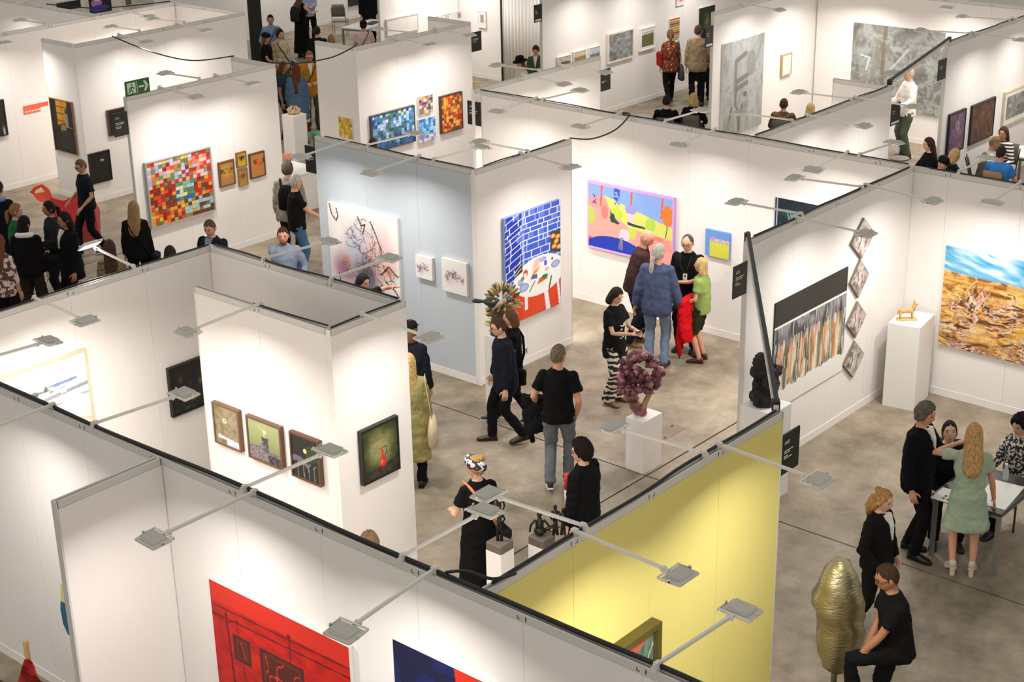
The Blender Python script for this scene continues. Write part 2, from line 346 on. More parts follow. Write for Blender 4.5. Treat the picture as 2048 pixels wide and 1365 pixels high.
LAMPS = [
 ('Y', 6.84, 8.59, -1, 'flood light reaching out over the red painting wall above its left end, lamp facing down'),
 ('Y', 6.84, 6.72, -1, 'flood light hanging over the big red painting with the lamp against its right edge'),
 ('Y', 6.84, 11.21, -1, 'flood light over the bare grey wall behind the white stub partition'),
 ('Y', 6.84, 10.6, 1, 'flood light whose head overlaps the black still-life picture'),
 ('Y', 6.84, 8.7, 1, 'flood light whose head overlaps the third wood-framed flower photograph'),
 ('Y', 6.84, 7.02, 1, 'flood light pointing at the woman in the headscarf, lamp before her long skirt'),
 ('Y', 6.84, 4.85, 1, 'flood light before the yellow wall beside the olive-framed picture'),
 ('Y', 6.84, 12.63, 1, 'flood light above the blond-framed seascape drawing'),
 ('X', 6.28, 7.9, -1, 'flood light in the middle of the yellow wall face'),
 ('X', 6.28, 8.0, 1, 'flood light whose head covers the orange strap of the woman in the headscarf'),
 ('X', 6.28, 9.74, -1, 'flood light on the yellow wall beside the black A05 sign'),
 ('X', 6.28, 9.53, 1, 'flood light reaching towards the purple onion sculpture plinth'),
 ('X', 13.65, 8.35, -1, 'flood light over the empty wall above the blond-framed seascape drawing end'),
 ('Y', 10.59, 12.76, 1, 'flood light pointing past the bearded man in the light blue shirt'),
 ('Y', 10.59, 11.7, 1, 'flood light over the dark-haired woman raising her hand'),
 ('Y', 9.62, 11.72, -1, 'flood light above the wood-framed flower photographs'),
 ('X', 10.67, 10.07, -1, 'flood light above the framed red jug picture'),
 ('X', 9.0, 15.50, 1, 'flood light sticking out towards the small blue and yellow canvas'),
 ('X', 9.0, 15.36, -1, 'flood light covering the topmost diamond-shaped canvas'),
 ('X', 9.0, 16.90, 1, 'flood light above the dark teal canvas on the long white wall'),
 ('X', 9.0, 17.02, -1, 'flood light in the inner corner of the booth with the wooden donkey'),
 ('Y', 18.2, 7.6, -1, 'flood light above the golden landscape painting'),
 ('Y', 18.2, 8.4, 1, 'flood light beside the seated man in the bright blue shirt'),
 ('Y', 18.2, 9.97, -1, 'flood light near the corner of the long white wall and the rear partition'),
 ('Y', 18.2, 9.79, 1, 'flood light inside the rear booth near the wine glass'),
 ('Y', 18.2, 12.04, -1, 'flood light on the long white wall right of the garden painting'),
 ('Y', 18.2, 12.88, 1, 'flood light before the blonde visitor in black seated behind the long wall'),
 ('Y', 18.2, 13.67, -1, 'flood light above the pink garden painting with a cable loop beside it'),
 ('Y', 18.2, 15.27, -1, 'flood light on the long wall nearest its free left end, facing the closet'),
 ('Y', 18.2, 15.14, 1, 'flood light on the far face of the long wall nearest its free left end'),
 ('X', 13.36, 15.64, -1, 'flood light above the painting of the laid table'),
 ('X', 13.36, 15.78, 1, 'flood light inside the closet behind the laid table painting'),
 ('Y', 14.7, 15.71, -1, 'flood light on the pale blue wall reaching to the white pedestal'),
 ('Y', 14.7, 14.37, -1, 'flood light in the middle of the pale blue wall'),
 ('Y', 14.7, 15.33, 1, 'flood light behind the pale blue wall in front of the blue mosaic'),
 ('Y', 14.7, 14.10, 1, 'flood light behind the pale blue wall near its corner'),
 ('X', 20.45, 20.43, -1, 'flood light above the small multicoloured mosaic'),
 ('X', 20.45, 20.97, 1, 'flood light before the large white-framed blank print'),
 ('X', 20.45, 21.53, -1, 'flood light above the orange mosaic next to a black sign'),
 ('X', 20.58, 15.3, -1, 'flood light above the large red mosaic next to the exit sign'),
 ('X', 20.58, 16.1, 1, 'flood light on the rear of the wall with the large red mosaic'),
 ('X', 20.58, 16.43, -1, 'flood light above the four small orange pictures'),
 ('X', 24.88, 17.69, -1, 'flood light near a hanging cable over the two dark pictures'),
 ('X', 24.88, 18.16, 1, 'brightly lit flood light behind the dark picture wall near its left end'),
 ('X', 24.88, 19.03, -1, 'flood light on the dark picture wall towards its right end'),
 ('X', 24.88, 19.22, 1, 'brightly lit flood light behind the dark picture wall towards its right end'),
 ('X', 27.0, 17.54, 1, 'flood light behind the far left wall'),
 ('X', 27.0, 19.3, -1, 'flood light on the far left wall before the dark picture booth'),
 ('X', 27.0, 16.1, -1, 'flood light on the far left wall above the orange wall lettering'),
 ('Y', 18.8, 29.6, -1, 'flood light on the far cross wall'),
 ('X', 11.43, 20.95, 1, 'flood light above the seated blonde woman seen from behind'),
 ('X', 11.43, 21.09, -1, 'flood light before a white-shirted man with a black sign beside it'),
 ('X', 11.43, 19.7, -1, 'flood light in the middle of the rear booth wall'),
 ('Y', 22.12, 11.83, 1, 'flood light pointing at the man in the white shirt before the grey painting'),
 ('X', 11.43, 19.29, 1, 'flood light before the seated man in the brown jacket'),
 ('X', 16.5, 20.34, -1, 'flood light covering the top of a black sign at the partition end'),
 ('X', 16.5, 19.39, -1, 'flood light on the rear partition towards the long wall'),
 ('X', 16.5, 19.81, 1, 'flood light before the visitor in the black hat'),
 ('X', 17.24, 26.93, -1, 'flood light above the tall grey panel painting'),
 ('Y', 29.8, 13.85, -1, 'flood light above the large grey abstract painting'),
 ('X', 12.27, 28.21, 1, 'flood light at the far end of the portrait wall rear'),
 ('X', 12.27, 26.61, 1, 'flood light crossing the upper right of the large grey abstract painting'),
 ('X', 12.27, 26.73, -1, 'flood light above the two dark-framed portraits'),
 ('X', 21.5, 27.0, -1, 'flood light high over the large grey photograph'),
 ('X', 21.5, 28.9, -1, 'flood light high over the green field photograph'),
 ('X', 21.5, 31.2, -1, 'flood light high over the striped textile and dark green painting'),
 ('X', 26.95, 27.6, -1, 'flood light above the row of small white-framed prints'),
 ('Y', 29.25, 26.2, -1, 'flood light above the single upright grey print'),
 ('Y', 29.6, 23.4, -1, 'flood light above the small orange and blue painting'),
 ('Y', 29.8, 15.9, -1, 'flood light above the far left part of the large grey abstract painting'),
 ('X', 17.24, 28.6, -1, 'flood light above the small drawing in a light wood frame'),
 ('X', 34.9, 30.0, -1, 'flood light on the far back wall above the long black dress'),
 ('X', 34.9, 33.0, -1, 'flood light on the far back wall above the dark green picture'),
 ('X', 12.27, 28.4, -1, 'flood light above the pale-framed drawing on the portrait wall'),
]
for L in LAMPS: lamp(*L)
lamp('X', 13.65, 9.58, 1, 'flood light tilted up with a bright white face, beside the woman in the leopard top', .7, 38, 8)
# ------------------------------------------------------------------ pictures: canvases with painted surfaces
def vnoise(U, V, fu, fv, seed=0):
    rs = np.random.RandomState(seed); n = 64; G = rs.rand(n, n)
    x = U*fu; y = V*fv; xi = np.floor(x).astype(int); yi = np.floor(y).astype(int); a = x-xi; b = y-yi
    a = a*a*(3-2*a); b = b*b*(3-2*b)
    g = lambda i, j: G[i % n, j % n]
    return (g(xi, yi)*(1-a)+g(xi+1, yi)*a)*(1-b)+(g(xi, yi+1)*(1-a)+g(xi+1, yi+1)*a)*b
def fbm(U, V, fu, fv, seed=0, o=4):
    t = 0; w = 0
    for k in range(o):
        t = t+vnoise(U, V, fu*2**k, fv*2**k, seed+k)/2**k; w += 1/2**k
    return t/w
class Art:
    def __init__(s, U, V, base):
        s.U, s.V = U, V; s.I = np.zeros(U.shape+(3,)); s.I[:] = np.array(base)/255.
    def put(s, mask, col, a=1.):
        m = np.clip(np.asarray(mask, float), 0, 1)*a; s.I = s.I*(1-m[..., None])+(np.array(col)/255. if np.ndim(col) == 1 else col)*m[..., None]; return s
    def ell(s, cx, cy, rx, ry, col, a=1., rot=0):
        x, y = s.U-cx, s.V-cy
        if rot: c, q = math.cos(rot), math.sin(rot); x, y = x*c+y*q, -x*q+y*c
        return s.put((x/rx)**2+(y/ry)**2 < 1, col, a)
    def blob(s, cx, cy, rx, ry, col, a=1.):
        return s.put(np.exp(-(((s.U-cx)/rx)**2+((s.V-cy)/ry)**2)*1.6), col, a)
    def pm(s, pts):
        m = np.zeros(s.U.shape, bool); n = len(pts)
        for i in range(n):
            (x0, y0), (x1, y1) = pts[i], pts[(i+1) % n]
            if y0 == y1: continue
            c = ((y0 > s.V) != (y1 > s.V)) & (s.U < (x1-x0)*(s.V-y0)/(y1-y0)+x0); m ^= c
        return m
    def poly(s, pts, col, a=1.): return s.put(s.pm(pts), col, a)
    def line(s, pts, w, col, a=1., asp=1.):
        d = np.full(s.U.shape, 9.)
        for (x0, y0), (x1, y1) in zip(pts[:-1], pts[1:]):
            dx, dy = x1-x0, (y1-y0)*asp; L = dx*dx+dy*dy+1e-12
            t = np.clip(((s.U-x0)*dx+(s.V-y0)*asp*dy)/L, 0, 1)
            d = np.minimum(d, np.hypot(s.U-x0-t*dx, (s.V-y0)*asp-t*dy))
        return s.put(d < w, col, a)
    def rect(s, x0, y0, x1, y1, col, a=1.): return s.put((s.U > x0) & (s.U < x1) & (s.V > y0) & (s.V < y1), col, a)
    def ramp(s, t, cols):
        t = np.clip(t, 0, 1)*(len(cols)-1); i = np.minimum(t.astype(int), len(cols)-2); fr = (t-i)[..., None]; C = np.array(cols)/255.
        s.I = C[i]*(1-fr)+C[i+1]*fr; return s
def rampcol(t, cols):
    t = np.clip(t, 0, 1)*(len(cols)-1); i = np.minimum(t.astype(int), len(cols)-2); fr = (t-i)[..., None]; C = np.array(cols)/255.
    return C[i]*(1-fr)+C[i+1]*fr

def surface(name, fn, w, h, nx, ny, parent, y, rough=.6):
    """painted sheet: local x 0..w (left to right), z 0..h, at local depth y, facing -y"""
    xs = np.linspace(0, 1, nx+1); zs = np.linspace(0, 1, ny+1); U, V = np.meshgrid(xs, zs)
    I = fn(U, V); I = np.clip(I, 0, 1); Lc = np.where(I <= .04045, I/12.92, ((I+.055)/1.055)**2.4)
    co = np.stack([U*w, np.full(U.shape, y), V*h], -1).reshape(-1, 3)
    k = np.arange(nx*ny); i = (k//nx)*(nx+1)+k % nx; fc = np.stack([i, i+1, i+nx+2, i+nx+1], -1)
    me = bpy.data.meshes.new(name); me.vertices.add(len(co)); me.vertices.foreach_set('co', co.ravel())
    me.loops.add(4*nx*ny); me.loops.foreach_set('vertex_index', fc.ravel().astype(np.int32))
    me.polygons.add(nx*ny); me.polygons.foreach_set('loop_start', np.arange(0, 4*nx*ny, 4, dtype=np.int32))
    me.update(calc_edges=True); me.validate()
    ca = me.color_attributes.new('Col', 'FLOAT_COLOR', 'POINT'); rgba = np.ones((len(co), 4)); rgba[:, :3] = Lc.reshape(-1, 3); ca.data.foreach_set('color', rgba.ravel())
    me.materials.append(attr_mat(rough)); return link(name, me, parent)

def place(axis, c, tl, br, tr=None, bl=None):
    """picture rectangle on the near face of a wall, from its corners"""
    pts = [tl, br]+([tr] if tr else [])+([bl] if bl else [])
    if axis == 'X':
        q = [onY(*p, c-.008) for p in pts]; u = lambda p: p[0]
    else:
        q = [onX(*p, c-.008) for p in pts]; u = lambda p: -p[1]
    L = [u(q[0])]; R = [u(q[1])]; Tz = [q[0][2]]; Bz = [q[1][2]]; i = 2
    if tr: R.append(u(q[i])); Tz.append(q[i][2]); i += 1
    if bl: L.append(u(q[i])); Bz.append(q[i][2])
    m = lambda a: sum(a)/len(a)
    l, r, t, b = m(L), m(R), m(Tz), m(Bz)
    return l, r, t, b
NP = [0]
def picture(name, label, axis, c, corners, fn=None, depth=.035, frame=None, fw=.02, mat_w=0., edge=(225, 222, 215), res=1., group=None, cat='picture', rough=.6, bot=None, fdepth=None):
    l, r, t, b = place(axis, c, *corners)
    if bot is not None: b = bot
    w, h = r-l, t-b
    if axis == 'X': loc, rz = (l, c-.003, b), 0
    else: loc, rz = (c-.003, -l, b), -PI/2
    root = thing(name, label, cat, loc, rz, group)
    MB().box((.001, -depth, .001), (w-.001, -.001, h-.001)).obj('canvas' if not frame else 'backing', mat(edge, .8), root)
    d = depth
    if frame:
        fd = fdepth or depth+.012
        fm = mat(frame, .45, var=.08, vscale=8)
        for bx in (((0, -fd, 0), (fw, 0, h)), ((w-fw, -fd, 0), (w, 0, h)), ((fw, -fd, 0), (w-fw, 0, fw)), ((fw, -fd, h-fw), (w-fw, 0, h))):
            MB().box(*bx).obj('frame_bar', fm, root)
    i = (fw+mat_w) if frame else 0.
    if fn:
        NP[0] += 1
        # about one cell per pixel of the photograph
        dist = np.linalg.norm(np.array([loc[0], loc[1], b+h/2])-CAM); ppm = F/dist*res
        nx = int(min(230, max(12, (w-2*i)*ppm*.62))); ny = int(min(260, max(12, (h-2*i)*ppm*.85)))
        o = surface('painted_surface', fn, w-2*i, h-2*i, nx, ny, root, -d-.002, rough); o.location = (i, 0, i)
    return root

# --- painters (U left to right, V bottom to top)
def mosaic(n, m, palfn, seed, gap=True):
    def fn(U, V):
        i = np.floor(U*n*.9999).astype(int); j = np.floor(V*m*.9999).astype(int); rs = np.random.RandomState(seed); R = rs.rand(n, m, 4)
        cu, cv = (i+.5)/n, (j+.5)/m
        I = palfn(cu, cv, R[i, j]); k = vnoise(U, V, n*3, m*3, seed+5)[..., None]
        I = I*(.82+.36*k)
        if gap:
            g = (np.abs(U*n-np.round(U*n)) < .07) | (np.abs(V*m-np.round(V*m)) < .07); I = np.where(g[..., None], I*.8+.12, I)
        return I
    return fn
def pick(R, cols): 
    C = np.array(cols)/255.; return C[np.minimum((R*len(cols)).astype(int), len(cols)-1)]
BLUES = [(60,120,200),(90,160,220),(150,200,235),(190,215,240),(30,70,150),(110,150,210),(60,110,120),(200,225,235),(90,130,120)]
def pal_blue(u, v, R):
    a = pick(R[..., 0], BLUES); d = np.clip((.45-v)*3+(R[..., 1]-.5)*1.4, 0, 1)[..., None]; g = (np.abs(u-.42) < .09) & (R[..., 2] > .35)
    a = a*(1-d*.75)+np.array([20, 60, 120])/255.*d*.75
    return np.where(g[..., None], a*.5+np.array([60, 90, 60])/255.*.5, a)
def pal_orange(u, v, R):
    a = pick(R[..., 0], [(235,130,30),(240,160,50),(220,90,25),(250,190,70),(200,60,25),(180,80,40)]); d = (v < .4)[..., None]&(R[..., 1] > .4)[..., None]
    return np.where(d, pick(R[..., 2], [(180,40,25),(150,30,20),(220,90,40),(240,180,80),(120,60,40)]), np.where((R[..., 3] > .88)[..., None], np.array([110, 80, 60])/255., a))
def pal_multi(u, v, R): return pick(R[..., 0], [(120,150,180),(200,90,70),(230,220,210),(90,130,110),(220,170,120),(150,120,160),(60,80,110),(230,140,110)])
def pal_sky(u, v, R): return np.where((v < .35)[..., None], pick(R[..., 0], [(200,190,220),(150,150,200),(230,215,220),(120,140,200)]), pick(R[..., 0], [(80,150,210),(120,180,225),(60,120,200),(160,205,235)]))
def pal_yellow(u, v, R): return np.where((R[..., 1] > .9)[..., None], np.array([150, 130, 90])/255., pick(R[..., 0], [(215,170,30),(230,190,50),(200,150,25),(225,205,110),(190,150,40)]))
def table_painting(U, V):
    A = Art(U, V, (58, 92, 205))
    A.put(U < .30, (18, 52, 175)); A.put((U > .30) & (U < .34), (225, 232, 245), .6)
    rs = np.random.RandomState(3); y = 0.30
    while y < 1.02:
        hgt = rs.uniform(.035, .07); A.put(np.abs(V-y-(U < .3)*(.3-U)*-.25) < .0045, (226, 232, 245)); x = rs.uniform(0, .1)
        while x < 1:
            A.put((np.abs(U-x) < .006) & (V > y) & (V < y+hgt), (226, 232, 245)); x += rs.uniform(.07, .22)
            if rs.rand() < .3: A.rect(x, y+.004, x+.1, y+hgt-.004, (96, 124, 220))
        y += hgt
    A.poly([(0, 0), (1, 0), (1, .25), (.5, .22), (0, .24)], (224, 72, 28)); A.poly([(.06, 0), (.28, 0), (.28, .3), (.06, .3)], (214, 60, 26))
    A.poly([(.72, 0), (.80, 0), (.72, .32), (.66, .3)], (240, 240, 240)); A.poly([(.33, .08), (.38, .08), (.38, .24), (.33, .24)], (238, 238, 238)); A.line([(.98, .02), (.93, .3)], .02, (240, 240, 240))
    A.poly([(.8, .55), (1, .5), (1, .72), (.82, .73)], (58, 66, 40))
    for (x, y) in ((.86, .68), (.95, .66), (.88, .58), (.97, .56), (.92, .62)): A.ell(x, y, .045, .022, (240, 150, 70)); A.ell(x, y, .018, .01, (250, 210, 160))
    A.ell(.60, .36, .47, .185, (244, 243, 241))
    A.poly([(.15, .42), (.30, .46), (.30, .56), (.16, .5)], (30, 34, 40)); A.line([(.16, .47), (.28, .53)], .006, (200, 200, 200)); A.line([(.16, .44), (.28, .49)], .006, (200, 200, 200))
    for (x, y, rx, ry) in ((.32, .30, .085, .04), (.90, .41, .08, .036), (.66, .50, .07, .02), (.26, .36, .05, .03)):
        A.ell(x, y, rx, ry, (120, 140, 200)); A.ell(x, y, rx*.8, ry*.8, (172, 186, 226))
    A.poly([(.46, .42), (.6, .46), (.62, .53), (.52, .52)], (244, 200, 185)); A.ell(.35, .43, .045, .032, (222, 70, 40)); A.rect(.32, .40, .37, .43, (245, 245, 245)); A.poly([(.44, .36), (.56, .40), (.62, .45), (.5, .42)], (232, 150, 60)); A.poly([(.44, .35), (.56, .34), (.56, .38), (.48, .39)], (90, 96, 160))
    A.poly([(.56, .28), (.76, .30), (.72, .34), (.6, .33)], (226, 90, 30)); A.ell(.7, .33, .06, .02, (40, 130, 60)); A.rect(.69, .43, .74, .48, (60, 90, 190)); A.ell(.84, .47, .015, .012, (30, 30, 40)); A.line([(.42, .24), (.52, .32)], .008, (90, 140, 70)); A.line([(.78, .2), (.82, .3)], .012, (60, 70, 60)); A.ell(.74, .39, .04, .018, (240, 190, 170)); A.ell(.3, .39, .03, .02, (110, 150, 70))
    return A.I
def garden_painting(U, V):
    A = Art(U, V, (244, 160, 150)); A.put(V > .64-.05*U, (132, 164, 226)); A.poly([(.2, .83), (1, .55), (1, .38), (.85, .4), (.5, .42), (.25, .64)], (214, 214, 108)); A.poly([(0, .78), (.22, .8), (.28, .6), (.1, .62), (0, .64)], (244, 150, 142)); A.poly([(.6, .36), (.95, .36), (1, .2), (.7, .2)], (245, 150, 135))
    for x in (.15, .5, .85): A.poly([(x, .66), (x+.02, .66), (x+.035, 1), (x+.012, 1)], (228, 96, 62))
    A.put((np.abs(U-.35) < .035) & (V > .7) & (V < .98) & (vnoise(U, V, 60, 40, 4) > .45), (45, 80, 190)); A.put((np.abs(U-.09) < .03) & (V > .68) & (V < .82) & (vnoise(U, V, 60, 40, 8) > .55), (90, 70, 150))
    for (x, y, rx, ry, c) in ((.04, .5, .045, .13, (176, 200, 70)), (.35, .6, .065, .09, (186, 206, 70)), (.74, .54, .06, .1, (176, 206, 80)), (.93, .72, .06, .15, (238, 120, 40)), (.53, .36, .05, .09, (196, 206, 80)), (.21, .58, .04, .1, (238, 120, 120)), (.02, .1, .06, .08, (230, 90, 50))): A.ell(x, y, rx, ry, c)
    A.ell(.51, .7, .065, .07, (150, 150, 215)); A.rect(.48, .45, .55, .64, (246, 196, 200)); A.ell(.44, .3, .06, .1, (215, 200, 215))
    A.poly([(.27, .66), (.3, .55), (.38, .47), (.42, .5), (.36, .44), (.28, .47)], (28, 66, 66)); A.poly([(.47, .52), (.56, .5), (.68, .49), (.68, .46), (.56, .46), (.48, .47)], (32, 66, 62)); A.ell(.3, .52, .03, .07, (28, 66, 66))
    A.line([(.93, .57), (.91, .4)], .006, (70, 110, 60)); A.ell(.82, .36, .07, .03, (228, 120, 110))
    A.ell(.33, -.02, .38, .26, (18, 52, 176)); A.put((U > .6) & (V < .28) & ((((U-.33)/.42)**2+((V+.02)/.3)**2) < 1) & ~((((U-.33)/.38)**2+((V+.02)/.26)**2) < 1), (190, 205, 235)); A.poly([(.45, .05), (.75, -.02), (.62, .16)], (18, 52, 176))
    for k in range(5): A.line([(.37+.012*k, .08), (.4+.006*k, .26)], .003, (150, 130, 120))
    A.put((U < .018) | (U > .982) | (V < .03) | (V > .97), (206, 160, 214)); return A.I
def ink_painting(U, V):
    A = Art(U, V, (238, 232, 226)); rs = np.random.RandomState(11)
    for (x, y, rx, ry, c, a) in ((.2, .36, .14, .12, (150, 96, 120), .85), (.5, .42, .26, .34, (160, 130, 150), .6), (.62, .5, .16, .2, (226, 180, 170), .7), (.38, .6, .14, .14, (180, 196, 214), .6), (.52, .3, .13, .18, (70, 80, 100), .75), (.8, .6, .12, .16, (230, 190, 190), .6), (.24, .45, .05, .05, (190, 120, 80), .6), (.85, .45, .07, .05, (190, 130, 90), .7), (.5, .2, .1, .08, (120, 150, 180), .6)): A.blob(x, y, rx*1.35, ry*1.35, c, min(1, a*1.35))
    for k in range(46):
        x, y = rs.normal(.56, .12), rs.normal(.45, .2); P = []; a = rs.uniform(0, 6)
        for i in range(16):
            P.append((x, y)); a += rs.normal(0, .8); x += .022*math.cos(a); y += .022*math.sin(a)
        A.line(P, rs.uniform(.0025, .006), (84, 64, 70), .6)
    for P in ([(.03, .98), (.06, .88), (.12, .83), (.15, .88), (.13, .95)], [(.62, .9), (.68, .8), (.73, .7), (.76, .62), (.74, .58)], [(.44, .92), (.48, .84), (.54, .86), (.5, .76)], [(.12, .3), (.14, .2), (.12, .14)], [(.6, .08), (.7, .2), (.74, .3)], [(.74, .4), (.85, .5), (.97, .42)], [(.8, .34), (.92, .28), (.98, .22)]): A.line(P, .008, (60, 45, 42))
    A.put(np.ones(U.shape), A.I*(.94+.12*fbm(U, V, 6, 6, 2)[..., None])); return A.I
def ink_small(s, c2):
    def fn(U, V):
        A = Art(U, V, (232, 228, 226)); rs = np.random.RandomState(s); A.blob(.5, .5, .5, .25, (214, 190, 196), .6); A.blob(.3, .35, .2, .2, c2, .5)
        for k in range(16):
            x, y = rs.uniform(.1, .9), rs.normal(.5, .08); A.line([(x+rs.normal(0, .05), y+rs.normal(0, .07)) for i in range(5)], .012, (120, 92, 100), .7)
        return A.I
    return fn
def landscape(U, V):
    n = fbm(U, V, 6, 9, 21, 5); n2 = fbm(U+.5*n, V, 10, 26, 25, 4); n3 = fbm(U+.3*n2, V+.3*n, 14, 14, 33, 4)
    A = Art(U, V, (200, 160, 70)); A.put(np.ones(U.shape), rampcol((n2-.25)*1.9, [(92, 58, 30), (176, 112, 40), (214, 168, 84), (236, 206, 130), (200, 140, 56)]))
    lower = np.clip((.62-V)*6, 0, 1); spec = rampcol((n3-.28)*2.1, [(66, 42, 26), (150, 84, 34), (214, 150, 64), (240, 226, 208), (190, 150, 150), (120, 70, 36), (232, 196, 90)]); A.put(lower*np.clip((n-.3)*3, 0, 1), spec)
    for (x, y, rx, ry, c) in ((.3, .5, .07, .15, (120, 80, 40)), (.3, .58, .05, .1, (226, 214, 196)), (.5, .5, .1, .13, (232, 214, 204)), (.53, .44, .06, .05, (232, 190, 190)), (.2, .42, .07, .08, (222, 180, 160)), (.7, .5, .09, .14, (190, 130, 70)), (.4, .28, .1, .04, (150, 80, 40)), (.85, .42, .08, .12, (230, 190, 120)), (.6, .3, .06, .09, (232, 170, 50)), (.25, .56, .03, .1, (70, 44, 28))): A.put(np.exp(-(((U-x)/rx)**2+((V-y)/ry)**2)*2)*np.clip(n3*2-.3, 0, 1), c, .9)
    sky = V > .76-.10*U*.4+.03*(n-.5); A.put(sky, rampcol((fbm(U, V+.3*U, 3, 12, 41, 4)-.2)*1.7, [(46, 130, 190), (92, 172, 214), (206, 222, 226), (236, 236, 230), (90, 176, 216)])); A.put(np.exp(-(((U-.38)/.12)**2+((V-.83)/.05)**2)*2)*sky, (240, 238, 230)); A.put(np.clip((V-.93+.1*U)*18, 0, 1)*np.clip((U-.42)*5, 0, 1)*sky, (40, 140, 205), .75)
    A.put(np.exp(-((V-.72+.03*U)/.025)**2), (196, 134, 70), .6); rs = np.random.RandomState(8)
    for k in range(150):
        cx, cy = (rs.normal(.27, .04), rs.normal(.5, .09)) if k % 3 == 0 else (rs.normal(.47, .06), rs.normal(.45, .08)) if k % 3 == 1 else (rs.uniform(0, 1), rs.uniform(.08, .5))
        a = rs.uniform(-.6, .6)+(PI/2 if k % 3 == 0 else 0); L = rs.uniform(.02, .06); b = rs.uniform(-.03, .03)
        c = [(232, 222, 206), (70, 46, 30), (214, 176, 150), (150, 84, 34), (238, 206, 110), (222, 168, 170), (46, 34, 26), (226, 150, 50)][rs.randint(8)]
        A.line([(cx-L*math.cos(a), cy-L*math.sin(a)), (cx+b, cy+b*.5), (cx+L*math.cos(a), cy+L*math.sin(a))], rs.uniform(.003, .009), c, .8)
    for k in range(70):
        x = rs.uniform(0, 1); y = rs.uniform(.5, .68); A.line([(x, y), (x+rs.uniform(-.01, .01), y+rs.uniform(.03, .08))], .002, [(226, 190, 90), (150, 100, 40), (206, 160, 70)][rs.randint(3)], .6)
    return A.I
def meat_painting(U, V):
    n = fbm(U, V, 26, 5, 5, 4); A = Art(U, V, (60, 58, 56)); A.put(np.ones(U.shape), rampcol((n-.2)*1.6, [(30, 30, 30), (80, 80, 84), (150, 150, 152), (70, 68, 66)]))
    rs = np.random.RandomState(4)
    for k in range(6):
        x = .1+.155*k; A.put(np.exp(-((U-x-.01)/.04)**2)*(V < .58+.03*(k % 2))*np.clip(n*2.2-.2, 0, 1), (228, 218, 205), .9); A.put(np.exp(-((U-x+.03)/.025)**2)*(V < .55)*(V > .2), (222, 134, 40), .75); A.put(np.exp(-(((U-x)/.03)**2+((V-.52)/.08)**2)), (206, 150, 120), .9); A.put(np.exp(-(((U-x)/.02)**2+((V-.63)/.06)**2)), (90, 60, 40), .8)
        A.put(np.exp(-((U-x-.06)/.018)**2)*(V < .6), (120, 110, 50), .8); A.line([(x, .62), (x+.003, .76)], .004, (190, 190, 190))
    A.put((vnoise(U, V, 90, 7, 9) > .62) & (V < .62), (240, 232, 220), .6)
    A.put(V > .775, (44, 42, 38)); A.put((V > .755) & (V < .775), (230, 226, 218))
    e = .17+.08*(fbm(U, V*0, 14, 1, 3)-.5); A.put(V < e, (232, 229, 223)); return A.I
def diamond_paint(s):
    def fn(U, V):
        n = fbm(U, V, 5, 7, s, 4); A = Art(U, V, (150, 140, 132)); A.put(np.ones(U.shape), rampcol((n-.22)*1.8, [(96, 86, 78), (150, 138, 128), (196, 188, 182), (130, 118, 110)]))
        A.put(np.exp(-(((U-.5-.1*np.sin(V*9))/.14)**2+((V-.5)/.3)**2)*1.5), (226, 220, 216), .85)
        if s % 2: A.put(np.exp(-(((U-.55)/.07)**2+((V-.5)/.2)**2)*2), (200, 150, 160), .7)
        A.line([(.3, .3), (.42, .5), (.38, .7)], .02, (80, 68, 62)); A.line([(.6, .25), (.66, .5)], .016, (86, 70, 66)); return A.I
    return fn
def seascape(U, V):
    A = Art(U, V, (236, 228, 214)); n = fbm(U, V, 12, 22, 2, 4)
    A.put((np.abs(V-.62-.04*np.sin(U*9)) < .05) & (n > .52) & (U > .5) & (U < .9), (96, 112, 124), .8); A.put((np.abs(V-.5-.15*(U-.6)) < .025) & (n > .42) & (U > .55), (120, 130, 140), .8); A.put((np.abs(V-.38-.12*(U-.6)) < .02) & (n > .5) & (U > .5), (150, 160, 168), .8); A.put((np.abs(V-.66-.12*(U-.7)) < .02) & (U > .76) & (U < .93) & (n > .4), (110, 140, 190), .9); A.put((np.abs(V-.1) < .1) & (U > .85) & (n > .55), (200, 180, 150), .7)
    A.ell(.63, .63, .03, .05, (70, 84, 96), .7); A.ell(.71, .66, .012, .045, (90, 84, 76), .8); return A.I
def dark_still(spots, base=(16, 16, 13)):
    def fn(U, V):
        A = Art(U, V, base); n = fbm(U, V, 8, 8, 3)
        for (x, y, rx, ry, c) in spots: A.put(np.exp(-(((U-x)/rx)**2+((V-y)/ry)**2)*1.6)*np.clip(n*2.6-.6, 0, 1), c)
        return A.I
    return fn
def flower_a(U, V):
    A = Art(U, V, (128, 118, 92)); n = fbm(U, V, 7, 9, 6); A.put(np.ones(U.shape), rampcol(n*1.3-.1, [(92, 84, 58), (134, 122, 92), (158, 146, 116)])); A.ell(.42, .63, .09, .06, (232, 222, 190)); A.ell(.42, .63, .04, .03, (140, 110, 60)); A.put((U > .1) & (V < .24-.08*U) & (V > .12), (202, 206, 210)); A.put((U > .45) & (V < .16), (190, 204, 226)); A.put(fbm(U, V, 30, 12, 8) > .6, (172, 160, 130), .35); return A.I
